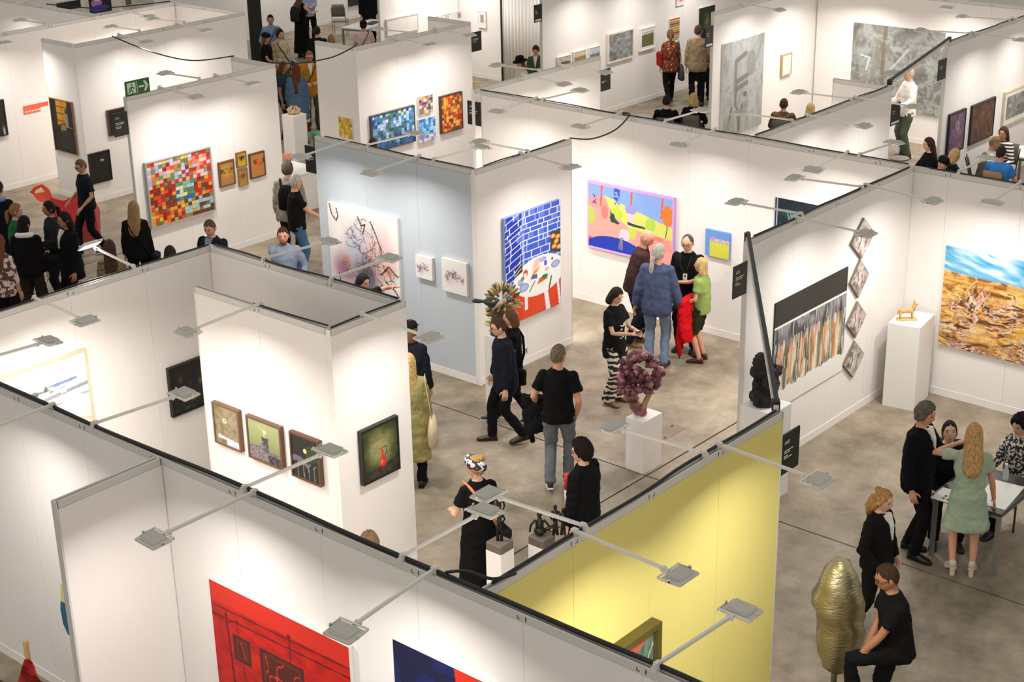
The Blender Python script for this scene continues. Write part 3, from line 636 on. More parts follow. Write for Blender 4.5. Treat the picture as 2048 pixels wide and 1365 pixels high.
def flower_b(U, V):
    A = Art(U, V, (134, 142, 92)); A.put(np.ones(U.shape), rampcol(V, [(100, 108, 70), (140, 148, 98), (160, 166, 118)])); s = fbm(U, V, 36, 30, 7); A.put((V < .33+.06*np.sin(U*5)), rampcol(s, [(46, 40, 44), (120, 108, 114), (176, 168, 172)])); A.rect(.42, .28, .62, .62, (66, 58, 62)); A.put((np.abs(U-.52) < .1) & (V < .62) & (V > .28) & (vnoise(U, V, 30, 24, 3) > .6), (116, 104, 108)); A.line([(.5, .62), (.48, .8), (.34, .86)], .016, (196, 186, 120)); A.ell(.52, .76, .06, .05, (214, 206, 160)); A.put((U > .6) & (V < .2) & (s > .45), (30, 26, 28)); return A.I
def flower_c(U, V):
    A = Art(U, V, (32, 32, 24)); A.poly([(.5, .4), (.95, .5), (.95, .9), (.55, .8)], (44, 60, 32)); A.ell(.5, .68, .07, .055, (214, 190, 120)); A.ell(.5, .68, .03, .025, (240, 220, 150)); A.put((np.abs(V-.45+.9*(U-.2)**2) < .07) & (U < .6), (96, 98, 104)); 
    for x in (.2, .42, .62, .82): A.line([(x, .02), (x-.02, .32), (x+.06, .4)], .014, (126, 128, 132))
    A.ell(.85, .85, .04, .02, (190, 196, 160)); return A.I
def jug(U, V):
    n = fbm(U, V, 8, 12, 9); A = Art(U, V, (80, 84, 48)); c = np.exp(-(((U-.5)/.42)**2+((V-.55)/.4)**2)); A.put(np.ones(U.shape), rampcol(c*.85+n*.35-.15, [(28, 34, 18), (70, 78, 38), (128, 128, 82), (164, 160, 118)])); A.poly([(0, 0), (1, 0), (1, .26), (0, .14)], (40, 38, 28)); A.put((V < .12+.12*U) & (n > .5), (70, 66, 52), .6)
    A.ell(.56, .26, .095, .095, (214, 42, 24)); A.poly([(.515, .3), (.6, .3), (.575, .52), (.53, .52)], (208, 44, 26)); A.poly([(.47, .52), (.62, .54), (.6, .56), (.47, .55)], (200, 40, 24)); A.line([(.6, .55), (.68, .54), (.67, .44), (.6, .34)], .011, (70, 52, 34)); A.ell(.53, .27, .025, .045, (240, 120, 96)); A.ell(.55, .13, .07, .03, (130, 40, 26), .7); A.ell(.36, .72, .03, .022, (196, 74, 34)); A.line([(.35, .7), (.33, .62)], .008, (176, 150, 110)); return A.I
def red_room(U, V):
    n = fbm(U, V, 14, 20, 3); A = Art(U, V, (186, 18, 8)); A.put(np.ones(U.shape), rampcol(n*1.4-.2, [(156, 10, 6), (188, 18, 8), (206, 34, 14)])); A.put(V > .87, (204, 40, 20))
    D = (84, 14, 10)
    A.line([(0, .84), (1, .86)], .005, D); A.line([(.0, .78), (1, .80)], .005, D); A.line([(.15, .0), (.11, .82)], .007, D); A.line([(.0, .77), (.12, .76), (.2, .8)], .004, D); A.line([(.58, .87), (.58, .7)], .003, D); A.ell(.58, .875, .012, .012, D); A.line([(.19, .78), (.24, .2)], .003, D)
    for (x0, y0, x1, y1) in ((.15, .52, .28, .7), (.35, .3, .67, .7), (.72, .30, .84, .5), (.2, .05, .34, .24), (.4, .04, .6, .2)):
        A.rect(x0, y0, x1, y1, (70, 30, 22)); A.rect(x0+.02, y0+.02, x1-.02, y1-.02, (106, 34, 24)); q = (U > x0+.035) & (U < x1-.035) & (V > y0+.04) & (V < y1-.04); A.put(q, (84, 26, 18)); A.put(q & (np.abs(vnoise(U, V, 16, 12, 5)-.5) < .045), (214, 50, 30))
    return A.I
def blue_red(U, V):
    A = Art(U, V, (10, 14, 52)); A.put(fbm(U, V, 6, 6, 3) > .55, (12, 24, 84), .8); A.poly([(.62, 1), (1, 1), (1, .0), (.8, .2)], (206, 40, 26)); return A.I
def olive_pic(U, V):
    n = fbm(U, V, 12, 10, 3); A = Art(U, V, (86, 112, 96)); A.put(np.ones(U.shape), rampcol(n*1.3-.1, [(60, 84, 70), (96, 124, 104), (120, 140, 124)])); A.put(V > .58+.36*U+.08*n, (186, 92, 74)); A.put(np.abs(V-.1-.6*U-.2*n) < .02, (205, 206, 190)); A.put(np.abs(V+.1-.5*U-.2*n) < .012, (205, 206, 190)); return A.I
def grey_abs(s, tall=False):
    def fn(U, V):
        n = fbm(U, V, 5, 4, s, 5); n2 = fbm(U+.4*n, V+.3*n, 9, 7, s+7, 4); A = Art(U, V, (150, 150, 146)); A.put(np.ones(U.shape), rampcol((n2-.2)*1.7, [(98, 96, 90), (124, 122, 115), (140, 141, 137), (160, 163, 161), (120, 118, 108)]))
        if tall:
            A.put(np.ones(U.shape), A.I*.6+.31)
            for P in ([(.3, .78), (.32, .3)], [(.3, .78), (.55, .84)], [(.34, .56), (.6, .6)], [(.33, .48), (.6, .52)], [(.14, .1), (.22, .28)], [(.4, .03), (.48, .28)], [(.42, .04), (.36, .26)]): A.line(P, .028, (118, 116, 108), .9)
            A.ell(.68, .72, .12, .14, (134, 136, 134), .7); A.ell(.55, .4, .05, .03, (110, 110, 104)); A.put((V < .2) & (vnoise(U, V, 22, 3, s) > .5), (150, 150, 144), .7)
        else:
            A.put((U > .22) & (U < .38) & (V > .35), (140, 136, 124), .5); A.put(np.abs(U-.34-.03*n) < .02, (112, 104, 76), .7); A.line([(.17, .45), (.2, .6), (.1, .62)], .008, (206, 208, 204)); A.line([(.62, .75), (.45, .5), (.42, .4)], .012, (204, 206, 202), .7); A.put((fbm(U, V, 16, 20, s+3) > .58) & (V < .5), (104, 104, 98), .6); A.put((fbm(U, V, 20, 16, s+9) > .68), (206, 208, 204), .3)
        return A.I
    return fn
def portrait(c1, c2, c3, s):
    def fn(U, V):
        n = fbm(U, V, 12, 4, s, 4); A = Art(U, V, c1); A.put(np.ones(U.shape), rampcol(n*1.5-.25, [c1, c2, c1, c3])); A.put(np.exp(-(((U-.55)/.22)**2+((V-.6)/.25)**2)*1.5), c3, .7); A.ell(.55, .72, .08, .06, tuple(min(255, x+30) for x in c3), .6); A.put((fbm(U, V, 30, 6, s+2) > .6), tuple(int(x*.4) for x in c2), .6); return A.I
    return fn
def plain_photo(sky, land, s, hz=.6):
    def fn(U, V):
        n = fbm(U, V, 10, 10, s); A = Art(U, V, sky); A.put(V < hz+.15*(n-.5), land); A.put(np.ones(U.shape), A.I*(.75+.5*fbm(U, V, 18, 14, s+3)[..., None])); return A.I
    return fn
def textile(U, V):
    A = Art(U, V, (206, 178, 110))
    for k in range(9): A.put(np.abs(V-.06-.11*k) < .018, (90, 60, 50)); A.put(np.abs(V-.1-.11*k) < .01, (196, 90, 60))
    return A.I
def small_orange(c1, c2, s):
    def fn(U, V):
        A = Art(U, V, c1); n = fbm(U, V, 6, 6, s); A.put(np.exp(-(((U-.5)/.35)**2+((V-.58)/.25)**2)*1.5)*np.clip(n*2.2-.2, 0, 1), c2); A.put((np.abs(V-.62) < .12) & (n > .55), (50, 34, 20), .7); return A.I
    return fn
def teal_canvas(U, V):
    A = Art(U, V, (14, 34, 44)); n = fbm(U, V, 10, 8, 4); A.put((n > .5) & (V < .8), (30, 66, 62), .7)
    for k in range(7): A.line([(.3+.03*k, .55), (.22+.06*k, .8)], .01, (110, 170, 156), .9)
    A.poly([(.62, .86), (.78, 1), (1, 1), (1, .7), (.8, .74)], (226, 176, 96)); A.put(U < .05, (206, 206, 220)); A.put(U < .035, (30, 34, 80)); return A.I
def blue_yellow(U, V):
    A = Art(U, V, (104, 150, 216)); A.put((U > .2) & (V < .6+.06*np.sin(U*40)), (212, 208, 72)); A.put((U > .2) & (np.abs(V-.66) < .05), (214, 196, 214)); A.put((U > .2) & (V > .62) & (V < .76) & (vnoise(U, V, 18, 9, 3) > .6), (190, 150, 190)); return A.I
def window_figure(U, V):
    A = Art(U, V, (22, 22, 18)); A.rect(.25, .5, .75, 1, (196, 138, 26)); 
    for y in (.6, .74, .88): A.line([(.25, y), (.75, y)], .012, (110, 70, 20))
    A.line([(.5, .5), (.5, 1)], .014, (110, 70, 20)); A.ell(.72, .8, .09, .06, (66, 44, 26)); A.poly([(.55, .5), (.92, .5), (.86, .76), (.62, .76)], (150, 130, 110)); A.poly([(.2, .5), (.62, .36), (.6, .58)], (60, 44, 26)); A.ell(.5, .44, .12, .1, (150, 120, 60)); A.poly([(.3, .06), (.9, .06), (.8, .42), (.42, .42)], (32, 36, 32)); A.rect(.75, .5, 1, 1, (26, 24, 20)); return A.I
def golden_dot(U, V):
    A = Art(U, V, (14, 14, 12)); A.ell(.6, .72, .1, .05, (196, 170, 80)); A.ell(.56, .7, .06, .025, (110, 60, 30)); return A.I
def plain(c, v=.15, s=1):
    def fn(U, V):
        A = Art(U, V, c); A.put(np.ones(U.shape), A.I*(1-v/2+v*fbm(U, V, 8, 8, s)[..., None])); return A.I
    return fn

P = picture
# big red mosaic: each patch its own tile
l, r, t, b = place('X', 20.58, (285, 325), (428, 420), (416, 293), (300, 458))
mz = thing('mosaic_picture', 'large framed patchwork mosaic in red, lilac, yellow and teal squares on white wall', 'picture', (l, 20.577, b)); w_, h_ = r-l, t-b
MB().box((.01, -.05, .01), (w_-.01, -.001, h_-.01)).obj('backing', mat((150, 110, 96), .8), mz)
for bx in (((0, -.07, 0), (.022, 0, h_)), ((w_-.022, -.07, 0), (w_, 0, h_)), ((.022, -.07, 0), (w_-.022, 0, .022)), ((.022, -.07, h_-.022), (w_-.022, 0, h_))): MB().box(*bx).obj('frame_bar', mat((170, 168, 164), .4), mz)
NX, NY = 17, 17; tw, th = (w_-.05)/NX, (h_-.05)/NY; rs = random.Random(5); TM = {}
def tile_mesh(c):
    if c not in TM: TM[c] = MB().box((.0015, -.057, .0015), (tw-.0015, -.05, th-.0015)).mesh('tile', mat(c, .4, var=.25, vscale=14))
    return TM[c]
REDS = [(186, 36, 26), (214, 66, 34), (150, 26, 22), (226, 104, 44), (130, 60, 36), (216, 150, 50)]; LIL = [(172, 158, 196), (204, 188, 196), (150, 132, 104), (198, 168, 128), (164, 172, 200), (110, 124, 84)]; TEAL = [(70, 140, 120), (120, 170, 150), (190, 200, 180), (90, 120, 90), (206, 210, 150)]; YEL = [(222, 186, 60), (190, 150, 60), (120, 110, 60), (90, 60, 50)]
for i in range(NX):
    for j in range(NY):
        u, v = (i+.5)/NX, (j+.5)/NY; q = rs.random()
        if v > .66 and u < .72: pal = LIL if q < .62 else (YEL if q < .8 else REDS[:4])
        elif v > .6: pal = [(202, 56, 46), (212, 118, 100), (180, 38, 30), (212, 184, 176)] if q < .8 else LIL
        elif v > .28 and .42 < u < .72: pal = TEAL if q < .8 else [(60, 90, 160), (150, 190, 190)]
        elif v < .28 and u > .5: pal = [(150, 180, 180), (110, 50, 30), (120, 130, 80), (90, 60, 40), (170, 190, 200)] if q < .8 else YEL
        else: pal = REDS if q < .78 else YEL
        link('tile', tile_mesh(rs.choice(pal)), mz, (.025+i*tw, 0, .025+j*th))
P('small_picture', 'small brown-framed picture with dark figure, lowest on the left beside the large red mosaic', 'X', 20.58, ((434, 325), (469, 367), (465, 318), (438, 375)), small_orange((172, 122, 60), (214, 170, 30), 3), frame=(110, 74, 40), fw=.025)
P('small_picture', 'small yellow picture with brown-black blot, above another of the same width', 'X', 20.58, ((470, 307), (491, 330), (489, 300), (472, 337)), small_orange((196, 160, 40), (70, 50, 20), 5), frame=(130, 96, 40), fw=.018)
P('small_picture', 'small tan and brown picture directly under the yellow one', 'X', 20.58, ((474, 340), (493, 368), (493, 334), (476, 374)), small_orange((176, 130, 66), (90, 56, 28), 8), frame=(150, 112, 60), fw=.018)
P('small_picture', 'small framed picture glowing bright orange in a tan mount', 'X', 20.58, ((496, 309), (529, 350), (526, 300), (499, 358)), small_orange((182, 128, 66), (232, 84, 24), 9), frame=(92, 58, 32), fw=.02)
P('painting', 'dark painting of a golden window with a figure, on a narrow wall end', 'Y', 16.7, ((101, 193), (158, 310), (147, 205), (114, 300)), window_figure, frame=(150, 110, 70), fw=.015)
P('painting', 'black painting half hidden behind a black booth sign', 'X', 24.88, ((211, 221), (258, 264), (249, 213), (218, 272)), dark_still([(.3, .2, .3, .1, (120, 80, 40))]), frame=(96, 70, 44), fw=.015)
P('painting', 'black painting with one small golden spot beside the man in the dark polo', 'X', 24.88, ((177, 308), (224, 360), (216, 299), (180, 368)), golden_dot, frame=(24, 22, 20), fw=.012)
P('painting', 'black picture with pale lower corner on the far left wall', 'X', 27.0, ((-34, 206), (15, 268), (5, 198), (-20, 279)), dark_still([(.85, .12, .1, .2, (200, 196, 186))]), frame=(40, 38, 36), fw=.015)
P('mosaic_picture', 'wide framed mosaic of light and dark blue patches', 'X', 20.45, ((738, 232), (828, 283), (825, 210), (742, 305)), mosaic(16, 11, pal_blue, 4), frame=(70, 76, 84), fw=.02, depth=.05, res=1.3)
P('mosaic_picture', 'small square mosaic of mixed red, grey and blue patches', 'X', 20.45, ((834, 195), (863, 221), (861, 187), (836, 230)), mosaic(6, 6, pal_multi, 2), depth=.05, res=1.3)
P('mosaic_picture', 'small square mosaic of sky blue and lilac patches', 'X', 20.45, ((834, 238), (868, 278), (867, 232), (836, 285)), mosaic(7, 7, pal_sky, 3), depth=.05, res=1.3)
P('mosaic_picture', 'upright framed mosaic of orange and red patches', 'X', 20.45, ((877, 192), (922, 256), (921, 183), (880, 267)), mosaic(9, 12, pal_orange, 6), frame=(70, 50, 40), fw=.018, depth=.05, res=1.3)
P('mosaic_picture', 'small mosaic of golden yellow patches on a grey-shaded wall end', 'Y', 19.5, ((681, 232), (709, 278), (707, 237), (682, 272)), mosaic(6, 7, pal_yellow, 7), depth=.05, res=1.3)
P('painting', 'large ink painting of tangled roots with purple and blue washes on pale blue wall', 'Y', 14.7, ((660, 401), (806, 640), (799, 438), (668, 596)), ink_painting, depth=.04)
P('painting', 'small square ink sketch with blue wash on pale blue wall', 'Y', 14.7, ((833, 506), (870, 562), (868, 517), (839, 551)), ink_small(3, (120, 150, 200)), depth=.05)
P('painting', 'small pinkish ink sketch near the corner of the pale blue wall', 'Y', 14.7, ((886, 513), (939, 593), (937, 527), (891, 578)), ink_small(8, (210, 180, 190)), depth=.05)
P('painting', 'bright painting of a laid round table before blue tiled walls with red floor', 'X', 13.36, ((1001, 438), (1116, 607), (1116, 398), (1011, 650)), table_painting, depth=.05, edge=(150, 168, 214), res=1.2)
P('painting', 'pink garden painting with round trees, a blue pond and lilac border', 'Y', 18.2, ((1180, 360), (1347, 531), (1355, 396), (1177, 494)), garden_painting, depth=.05, edge=(196, 150, 206), res=1.2)
P('painting', 'small canvas half blue, half yellow beside the group of four visitors', 'Y', 18.2, ((1413, 456), (1460, 520), (1462, 467), (1414, 508)), blue_yellow, depth=.04, edge=(96, 140, 206))
P('painting', 'dark teal canvas with pale leaves, mostly hidden behind the right booth wall', 'Y', 18.2, ((1552, 393), (1662, 530), (1662, 414), (1551, 503)), teal_canvas, depth=.04)
P('painting', 'unstretched canvas of hanging figures under a wide black band', 'X', 9.0, ((1543, 608), (1680, 748), (1698, 535), (1548, 815)), meat_painting, depth=.012, edge=(30, 30, 28), res=1.2)
P('painting', 'large golden landscape painting with swirling figures and blue sky', 'Y', 18.2, ((1896, 487), (2160, 756), (2160, 546), (1878, 686)), landscape, depth=.04, res=1.2)
P('drawing', 'large pale seascape drawing in a blond wood frame', 'X', 13.65, ((-140, 800), (187, 852), (170, 698), (-120, 950)), seascape, frame=(212, 192, 160), fw=.028, depth=.03)
P('photograph', 'square black still-life photograph on the shaded closet wall', 'X', 13.65, ((332, 737), (414, 806), (408, 709), (342, 835)), dark_still([(.28, .72, .05, .1, (190, 90, 30)), (.85, .55, .1, .12, (90, 100, 80)), (.6, .26, .2, .1, (150, 120, 60)), (.3, .06, .4, .05, (60, 80, 60)), (.55, .55, .06, .07, (60, 64, 60))]), frame=(22, 22, 20), fw=.018)
P('photograph', 'wood-framed photograph of a single pale blossom on brown', 'Y', 9.62, ((428, 799), (489, 906), (482, 822), (437, 880)), flower_a, frame=(112, 78, 56), fw=.022, depth=.04)
P('photograph', 'wood-framed photograph of a patterned vase on an olive ground', 'Y', 9.62, ((496, 828), (573, 940), (565, 852), (505, 912)), flower_b, frame=(104, 72, 52), fw=.022, depth=.04)
P('photograph', 'wood-framed dark photograph of a yellow flower over grey folds', 'Y', 9.62, ((584, 860), (649, 971), (642, 881), (590, 950)), flower_c, frame=(92, 62, 44), fw=.022, depth=.04)
P('photograph', 'black-framed picture of a red jug on a green ground', 'X', 10.67, ((716, 862), (795, 938), (790, 830), (721, 969)), jug, frame=(30, 29, 24), fw=.02, depth=.04, res=1.2)
P('painting', 'huge red painting of a room with dark framed pictures', 'Y', 6.84, ((424, 1156), (712, 1420), (704, 1290), (440, 1300)), red_room, depth=.04, edge=(222, 220, 212), bot=.75)
P('painting', 'dark blue painting with a red corner beside the huge red one', 'Y', 6.84, ((791, 1276), (1000, 1480), (990, 1366), (800, 1400)), blue_red, depth=.04, bot=.9)
P('painting', 'picture of red and green waves in a deep olive box frame on the yellow wall', 'X', 6.28, ((1200, 1305), (1305, 1340), (1303, 1240), (1205, 1400)), olive_pic, frame=(84, 74, 26), fw=.05, depth=.05, fdepth=.1, bot=1.0)
P('painting', 'black-framed portrait in pink and blue on the far right wall', 'X', 12.27, ((1895, 230), (1924, 295), (1929, 216), (1892, 312)), portrait((126, 62, 70), (92, 100, 138), (176, 146, 150), 3), frame=(22, 20, 20), fw=.03)
P('painting', 'black-framed brown and orange painting beside the pink portrait', 'X', 12.27, ((1941, 212), (1982, 270), (1988, 193), (1936, 291)), portrait((58, 42, 30), (116, 68, 34), (104, 70, 58), 5), frame=(26, 22, 20), fw=.02)
P('painting', 'grey-blue drawing in a pale wood frame on the far right wall', 'X', 12.27, ((2007, 185), (2060, 226), (2060, 164), (2002, 256)), grey_abs(12), frame=(206, 190, 160), fw=.03, mat_w=.08)
P('painting', 'very large grey abstract painting behind the man in the white shirt', 'Y', 29.8, ((1708, 37), (1879, 245), (1892, 72), (1702, 196)), grey_abs(5), depth=.04)
P('painting', 'tall pale grey panel painting with dark marks', 'X', 17.24, ((1444, 88), (1519, 249), (1525, 65), (1440, 274)), grey_abs(9, True), depth=.05)
P('drawing', 'small white drawing in a thin light wood frame', 'X', 17.24, ((1561, 110), (1580, 148), (1581, 104), (1561, 153)), plain((226, 220, 210), .1), frame=(190, 160, 110), fw=.025)
P('photograph', 'small print of a brown hillside, partly hidden by a partition top', 'X', 21.5, ((1113, 115), (1139, 136), (1139, 108), (1113, 144)), plain_photo((190, 180, 170), (110, 90, 60), 3), frame=(232, 228, 220), fw=.015)
P('photograph', 'small sepia landscape print between two other prints', 'X', 21.5, ((1145, 104), (1170, 126), (1170, 98), (1145, 132)), plain_photo((200, 184, 150), (150, 120, 80), 5), frame=(232, 228, 220), fw=.015)
P('photograph', 'small grey misty print nearest the partition end', 'X', 21.5, ((1176, 96), (1198, 117), (1198, 90), (1176, 124)), plain_photo((190, 194, 198), (110, 116, 116), 7, .5), frame=(232, 228, 220), fw=.015)
P('photograph', 'large white-framed grey photograph of rippling water', 'X', 21.5, ((1213, 66), (1264, 115), (1266, 57), (1214, 127)), plain((132, 134, 134), .9, 3), frame=(226, 214, 196), fw=.04)
P('photograph', 'white-framed photograph of a green field', 'X', 21.5, ((1277, 58), (1309, 95), (1310, 50), (1277, 103)), plain_photo((190, 190, 180), (104, 100, 58), 9, .8), frame=(232, 228, 222), fw=.03, mat_w=.06)
P('textile', 'upright textile in tan, red and brown stripes', 'X', 21.5, ((1339, 38), (1358, 75), (1358, 34), (1338, 80)), textile, depth=.02, cat='textile')
P('painting', 'dark green painting behind the man in the brown jacket', 'X', 21.5, ((1395, 17), (1427, 70), (1427, 9), (1395, 78)), dark_still([(.5, .55, .2, .25, (130, 140, 90)), (.5, .35, .2, .2, (60, 90, 50))], (24, 32, 22)), depth=.04)
P('picture', 'small white picture with a red blot high on the photo wall', 'X', 21.5, ((1352, -8), (1368, 9), (1368, -12), (1352, 12)), small_orange((226, 222, 220), (214, 70, 40), 4))
P('print', 'large nearly blank print in a thin white frame', 'X', 26.95, ((771, 39), (835, 60), (835, 25), (772, 72)), plain((222, 216, 210), .06), frame=(206, 200, 192), fw=.03)
P('print', 'small white-framed print with a black square, nearest the blank print', 'X', 26.95, ((859, 34), (877, 47), (876, 31), (860, 53)), lambda U, V: Art(U, V, (226, 222, 218)).rect(.2, .15, .85, .7, (40, 38, 36)).I, frame=(226, 222, 216), fw=.02)
P('print', 'small pale print in the middle of three white-framed ones', 'X', 26.95, ((882, 29), (902, 44), (901, 25), (883, 49)), lambda U, V: Art(U, V, (226, 222, 218)).rect(.25, .15, .8, .8, (196, 188, 180)).I, frame=(226, 222, 216), fw=.02)
P('print', 'small print with a grey square, last of three towards the wall corner', 'X', 26.95, ((909, 22), (926, 38), (926, 19), (910, 43)), lambda U, V: Art(U, V, (226, 222, 218)).rect(.2, .2, .8, .8, (140, 136, 128)).I, frame=(226, 222, 216), fw=.02)
P('print', 'upright white-framed grey print alone on the wall beside the curtain', 'Y', 29.25, ((957, 20), (973, 57), (974, 23), (957, 53)), lambda U, V: Art(U, V, (226, 222, 218)).rect(.25, .25, .78, .8, (150, 148, 140)).I, frame=(228, 224, 218), fw=.025)
P('painting', 'dark green picture high on the far back wall', 'X', 34.9, ((694, -10), (718, 9), (718, -14), (694, 14)), plain((34, 44, 40), .3), depth=.04)
P('painting', 'small orange and blue painting beside the curtain', 'Y', 29.6, ((1074, 63), (1096, 86), (1096, 66), (1074, 84)), lambda U, V: Art(U, V, (232, 226, 220)).put(V > .72, (70, 110, 200)).ell(.5, .4, .42, .28, (236, 140, 50)).I, depth=.03)
P('painting', 'round blue painting partly behind a black sign', 'Y', 29.6, ((1068, 10), (1086, 32), (1086, 12), (1068, 30)), lambda U, V: Art(U, V, (226, 222, 216)).ell(.5, .5, .5, .5, (60, 140, 210)).ell(.55, .35, .35, .25, (30, 60, 120)).I, depth=.03)
# diamond canvases
DI = [((1724, 434), (1701, 473), (1721, 515), (1746, 480)), ((1719, 520), (1698.5, 557), (1713, 598), (1735, 557)), ((1713, 602), (1693, 638), (1707, 676), (1730, 640)), ((1707, 683), (1686, 717), (1702, 756), (1725, 720))]
for k, (d, nm) in enumerate(zip(DI, ('topmost of four, behind a flood light', 'second from the top, with a white streak', 'third from the top, with a pink streak', 'lowest of four, above the baseboard'))):
    q = [onY(*p, 8.99) for p in d]; cx = (q[0][0]+q[2][0]+q[1][0]+q[3][0])/4; hw = (q[3][0]-q[1][0])/2; zc = (q[1][2]+q[3][2])/2; hh = (q[0][2]-q[2][2])/2; x0 = cx
    root = thing('diamond_canvas', 'diamond-shaped grey canvas, '+nm, 'painting', (x0, 8.997, zc-hh), 0, 'column of diamond canvases')
    MB().prism([(0, 0), (hw, hh), (0, 2*hh), (-hw, hh)], -.001, -.028, lambda u, v, dd: (u, dd, v)).obj('canvas', mat((120, 104, 88), .8), root)
    n = 34; fn = diamond_paint(k+1); g = np.linspace(0, 1, n+1); U, V = np.meshgrid(g, g)
    o = surface('painted_surface', lambda U, V, fn=fn: fn((U-V+1)/2, (U+V)/2), 1, 1, n, n, root, -.03)
    me = o.data; co = np.empty(len(me.vertices)*3); me.vertices.foreach_get('co', co); co = co.reshape(-1, 3); uu, vv = co[:, 0].copy(), co[:, 2].copy()
    co[:, 0] = (uu-vv)*hw*.96; co[:, 2] = (uu+vv)*hh*.96+hh*.04; me.vertices.foreach_set('co', co.ravel()); me.update()
# ------------------------------------------------------------------ lettering
def text_mesh(s, size, m, depth=.001):
    cu = bpy.data.curves.new('lettering', 'FONT'); cu.body = s; cu.size = size; cu.extrude = depth
    o = bpy.data.objects.new('lettering', cu); COL.objects.link(o); bpy.context.view_layer.update()
    me = bpy.data.meshes.new_from_object(o.evaluated_get(bpy.context.evaluated_depsgraph_get())); bpy.data.objects.remove(o); bpy.data.curves.remove(cu)
    me.materials.clear(); me.materials.append(m); return me
TXT = mat((214, 212, 204), .6, key='sign_text'); SIGN = mat((24, 25, 20), .45, key='sign_black')
def sign(label, axis, c, px, snap=None, num=None, lines=((.42, .5), (.37, .32), (.29, .2), (.24, .42)), strip=False, hbar=False):
    """thin black board in the plane of a wall; px = (tl, br, tr, bl)"""
    l, r, t, b = place(axis, c+.016, *px)
    if snap: l, r = (snap[1], snap[1]+r-l) if snap[0] == 'l' else (snap[1]-(r-l), snap[1])
    w, h = r-l, t-b
    loc, rz = ((l, c+.008, b), 0) if axis == 'X' else ((c+.008, -l, b), -PI/2)
    root = thing('booth_sign', label, 'sign', loc, rz, 'black booth number signs')
    MB().box((0, -.008, 0), (w, .008, h)).obj('board', SIGN, root)
    if num:
        o = link('lettering', text_mesh(num, h*.13, TXT), root, (w*.14, -.0095, h*.74)); o.rotation_euler.x = PI/2
    for k, (v, lw) in enumerate(lines):
        x = w*.14; rs = random.Random(k+len(label)); mb = MB(); end = x+w*lw
        while x < end-.01:
            ww = rs.uniform(.06, .16)*w; mb.box((x, -.0098, h*(v+.14)), (min(x+ww, end), -.008, h*(v+.165))); x += ww+.018*w
        o = mb.obj('text_line', TXT, root); o['kind'] = 'stuff'
    if strip: MB().box((w*.1, -.0098, h*.06), (w*.9, -.008, h*.16)).obj('white_strip', TXT, root)
    return root
sign('black booth sign numbered A05 at the end of the yellow wall', 'X', 6.28, ((1568, 871), (1598, 927), (1603, 848), (1562, 952)), ('l', 10.662), 'A05')
sign('black booth sign numbered A23 on the end of the right booth wall', 'X', 9.0, ((1453, 542), (1478, 593), (1480, 528), (1451, 606)), ('r', 14.348), 'A23', ((.47, .6), (.41, .5), (.31, .22), (.25, .34)))
sign('black booth sign at the end of the red mosaic wall under the exit sign', 'X', 20.58, ((223, 229), (256, 268), (252, 222), (229, 276)), ('r', 14.608), 'A21', ((.42, .6), (.36, .55), (.26, .4), (.20, .34)))
sign('black booth sign on the free end of the long wall beside the woman in yellow', 'Y', 18.2, ((936, 201), (964, 253), (964, 206), (937, 248)), ('r', -16.372), 'A22', ((.45, .62), (.36, .55), (.31, .32)))
sign('black booth sign at the end of the orange mosaic wall', 'X', 20.45, ((938, 67), (958, 101), (958, 62), (938, 106)), ('l', 22.51), None, ((.5, .6), (.44, .5), (.34, .4)))
sign('black booth sign at the free end of the pale blue wall', 'Y', 14.7, ((616, 291), (640, 350), (638, 297), (619, 344)), ('r', -16.372), None, ((.45, .7), (.37, .6), (.32, .35)))
sign('black booth sign at the rear partition end, partly behind a flood light', 'X', 16.5, ((1197, 142), (1217, 179), (1217, 137), (1197, 185)), ('l', 21.412), None, ((.3, .4), (.25, .2)))
sign('black booth sign with a white strip at the end of the rear right booth wall', 'X', 11.43, ((1790, 208), (1807, 240), (1808, 199), (1788, 252)), ('l', 22.2), None, ((.5, .3), (.4, .2)), strip=True)
sign('black booth sign on the portrait wall end before the large grey painting', 'X', 12.27, ((1875, 122), (1889, 156), (1890, 117), (1873, 164)), ('r', 25.748), None, ((.5, .4), (.42, .35)))
sign('black booth sign with a white strip beside the curtain', 'X', 21.5, ((1077, 9), (1092, 40), (1092, 5), (1077, 44)), ('r', 25.888), None, ((.5, .3), (.4, .3), (.34, .3)), strip=True)
sign('black booth sign next to the man in the brown jacket', 'X', 17.24, ((1412, 54), (1427, 92), (1427, 50), (1412, 96)), ('r', 25.938), None, ((.5, .4), (.4, .3)), strip=True)
# tall black totem board beside the far group
root = thing('totem_sign', 'tall black information board behind the visitor in the cap', 'sign', tuple(at(506, 150, 0)), -.2)
MB().box((0, -.02, 0), (.36, .02, 3.1)).obj('board', SIGN, root); MB().box((-.05, -.2, 0), (.41, .2, .02)).obj('foot_plate', SIGN, root)
for k in range(5): MB().box((.05, -.022, 2.75-.07*k), (.18+.07*(k % 2), -.02, 2.775-.07*k)).obj('text_line', TXT, root)
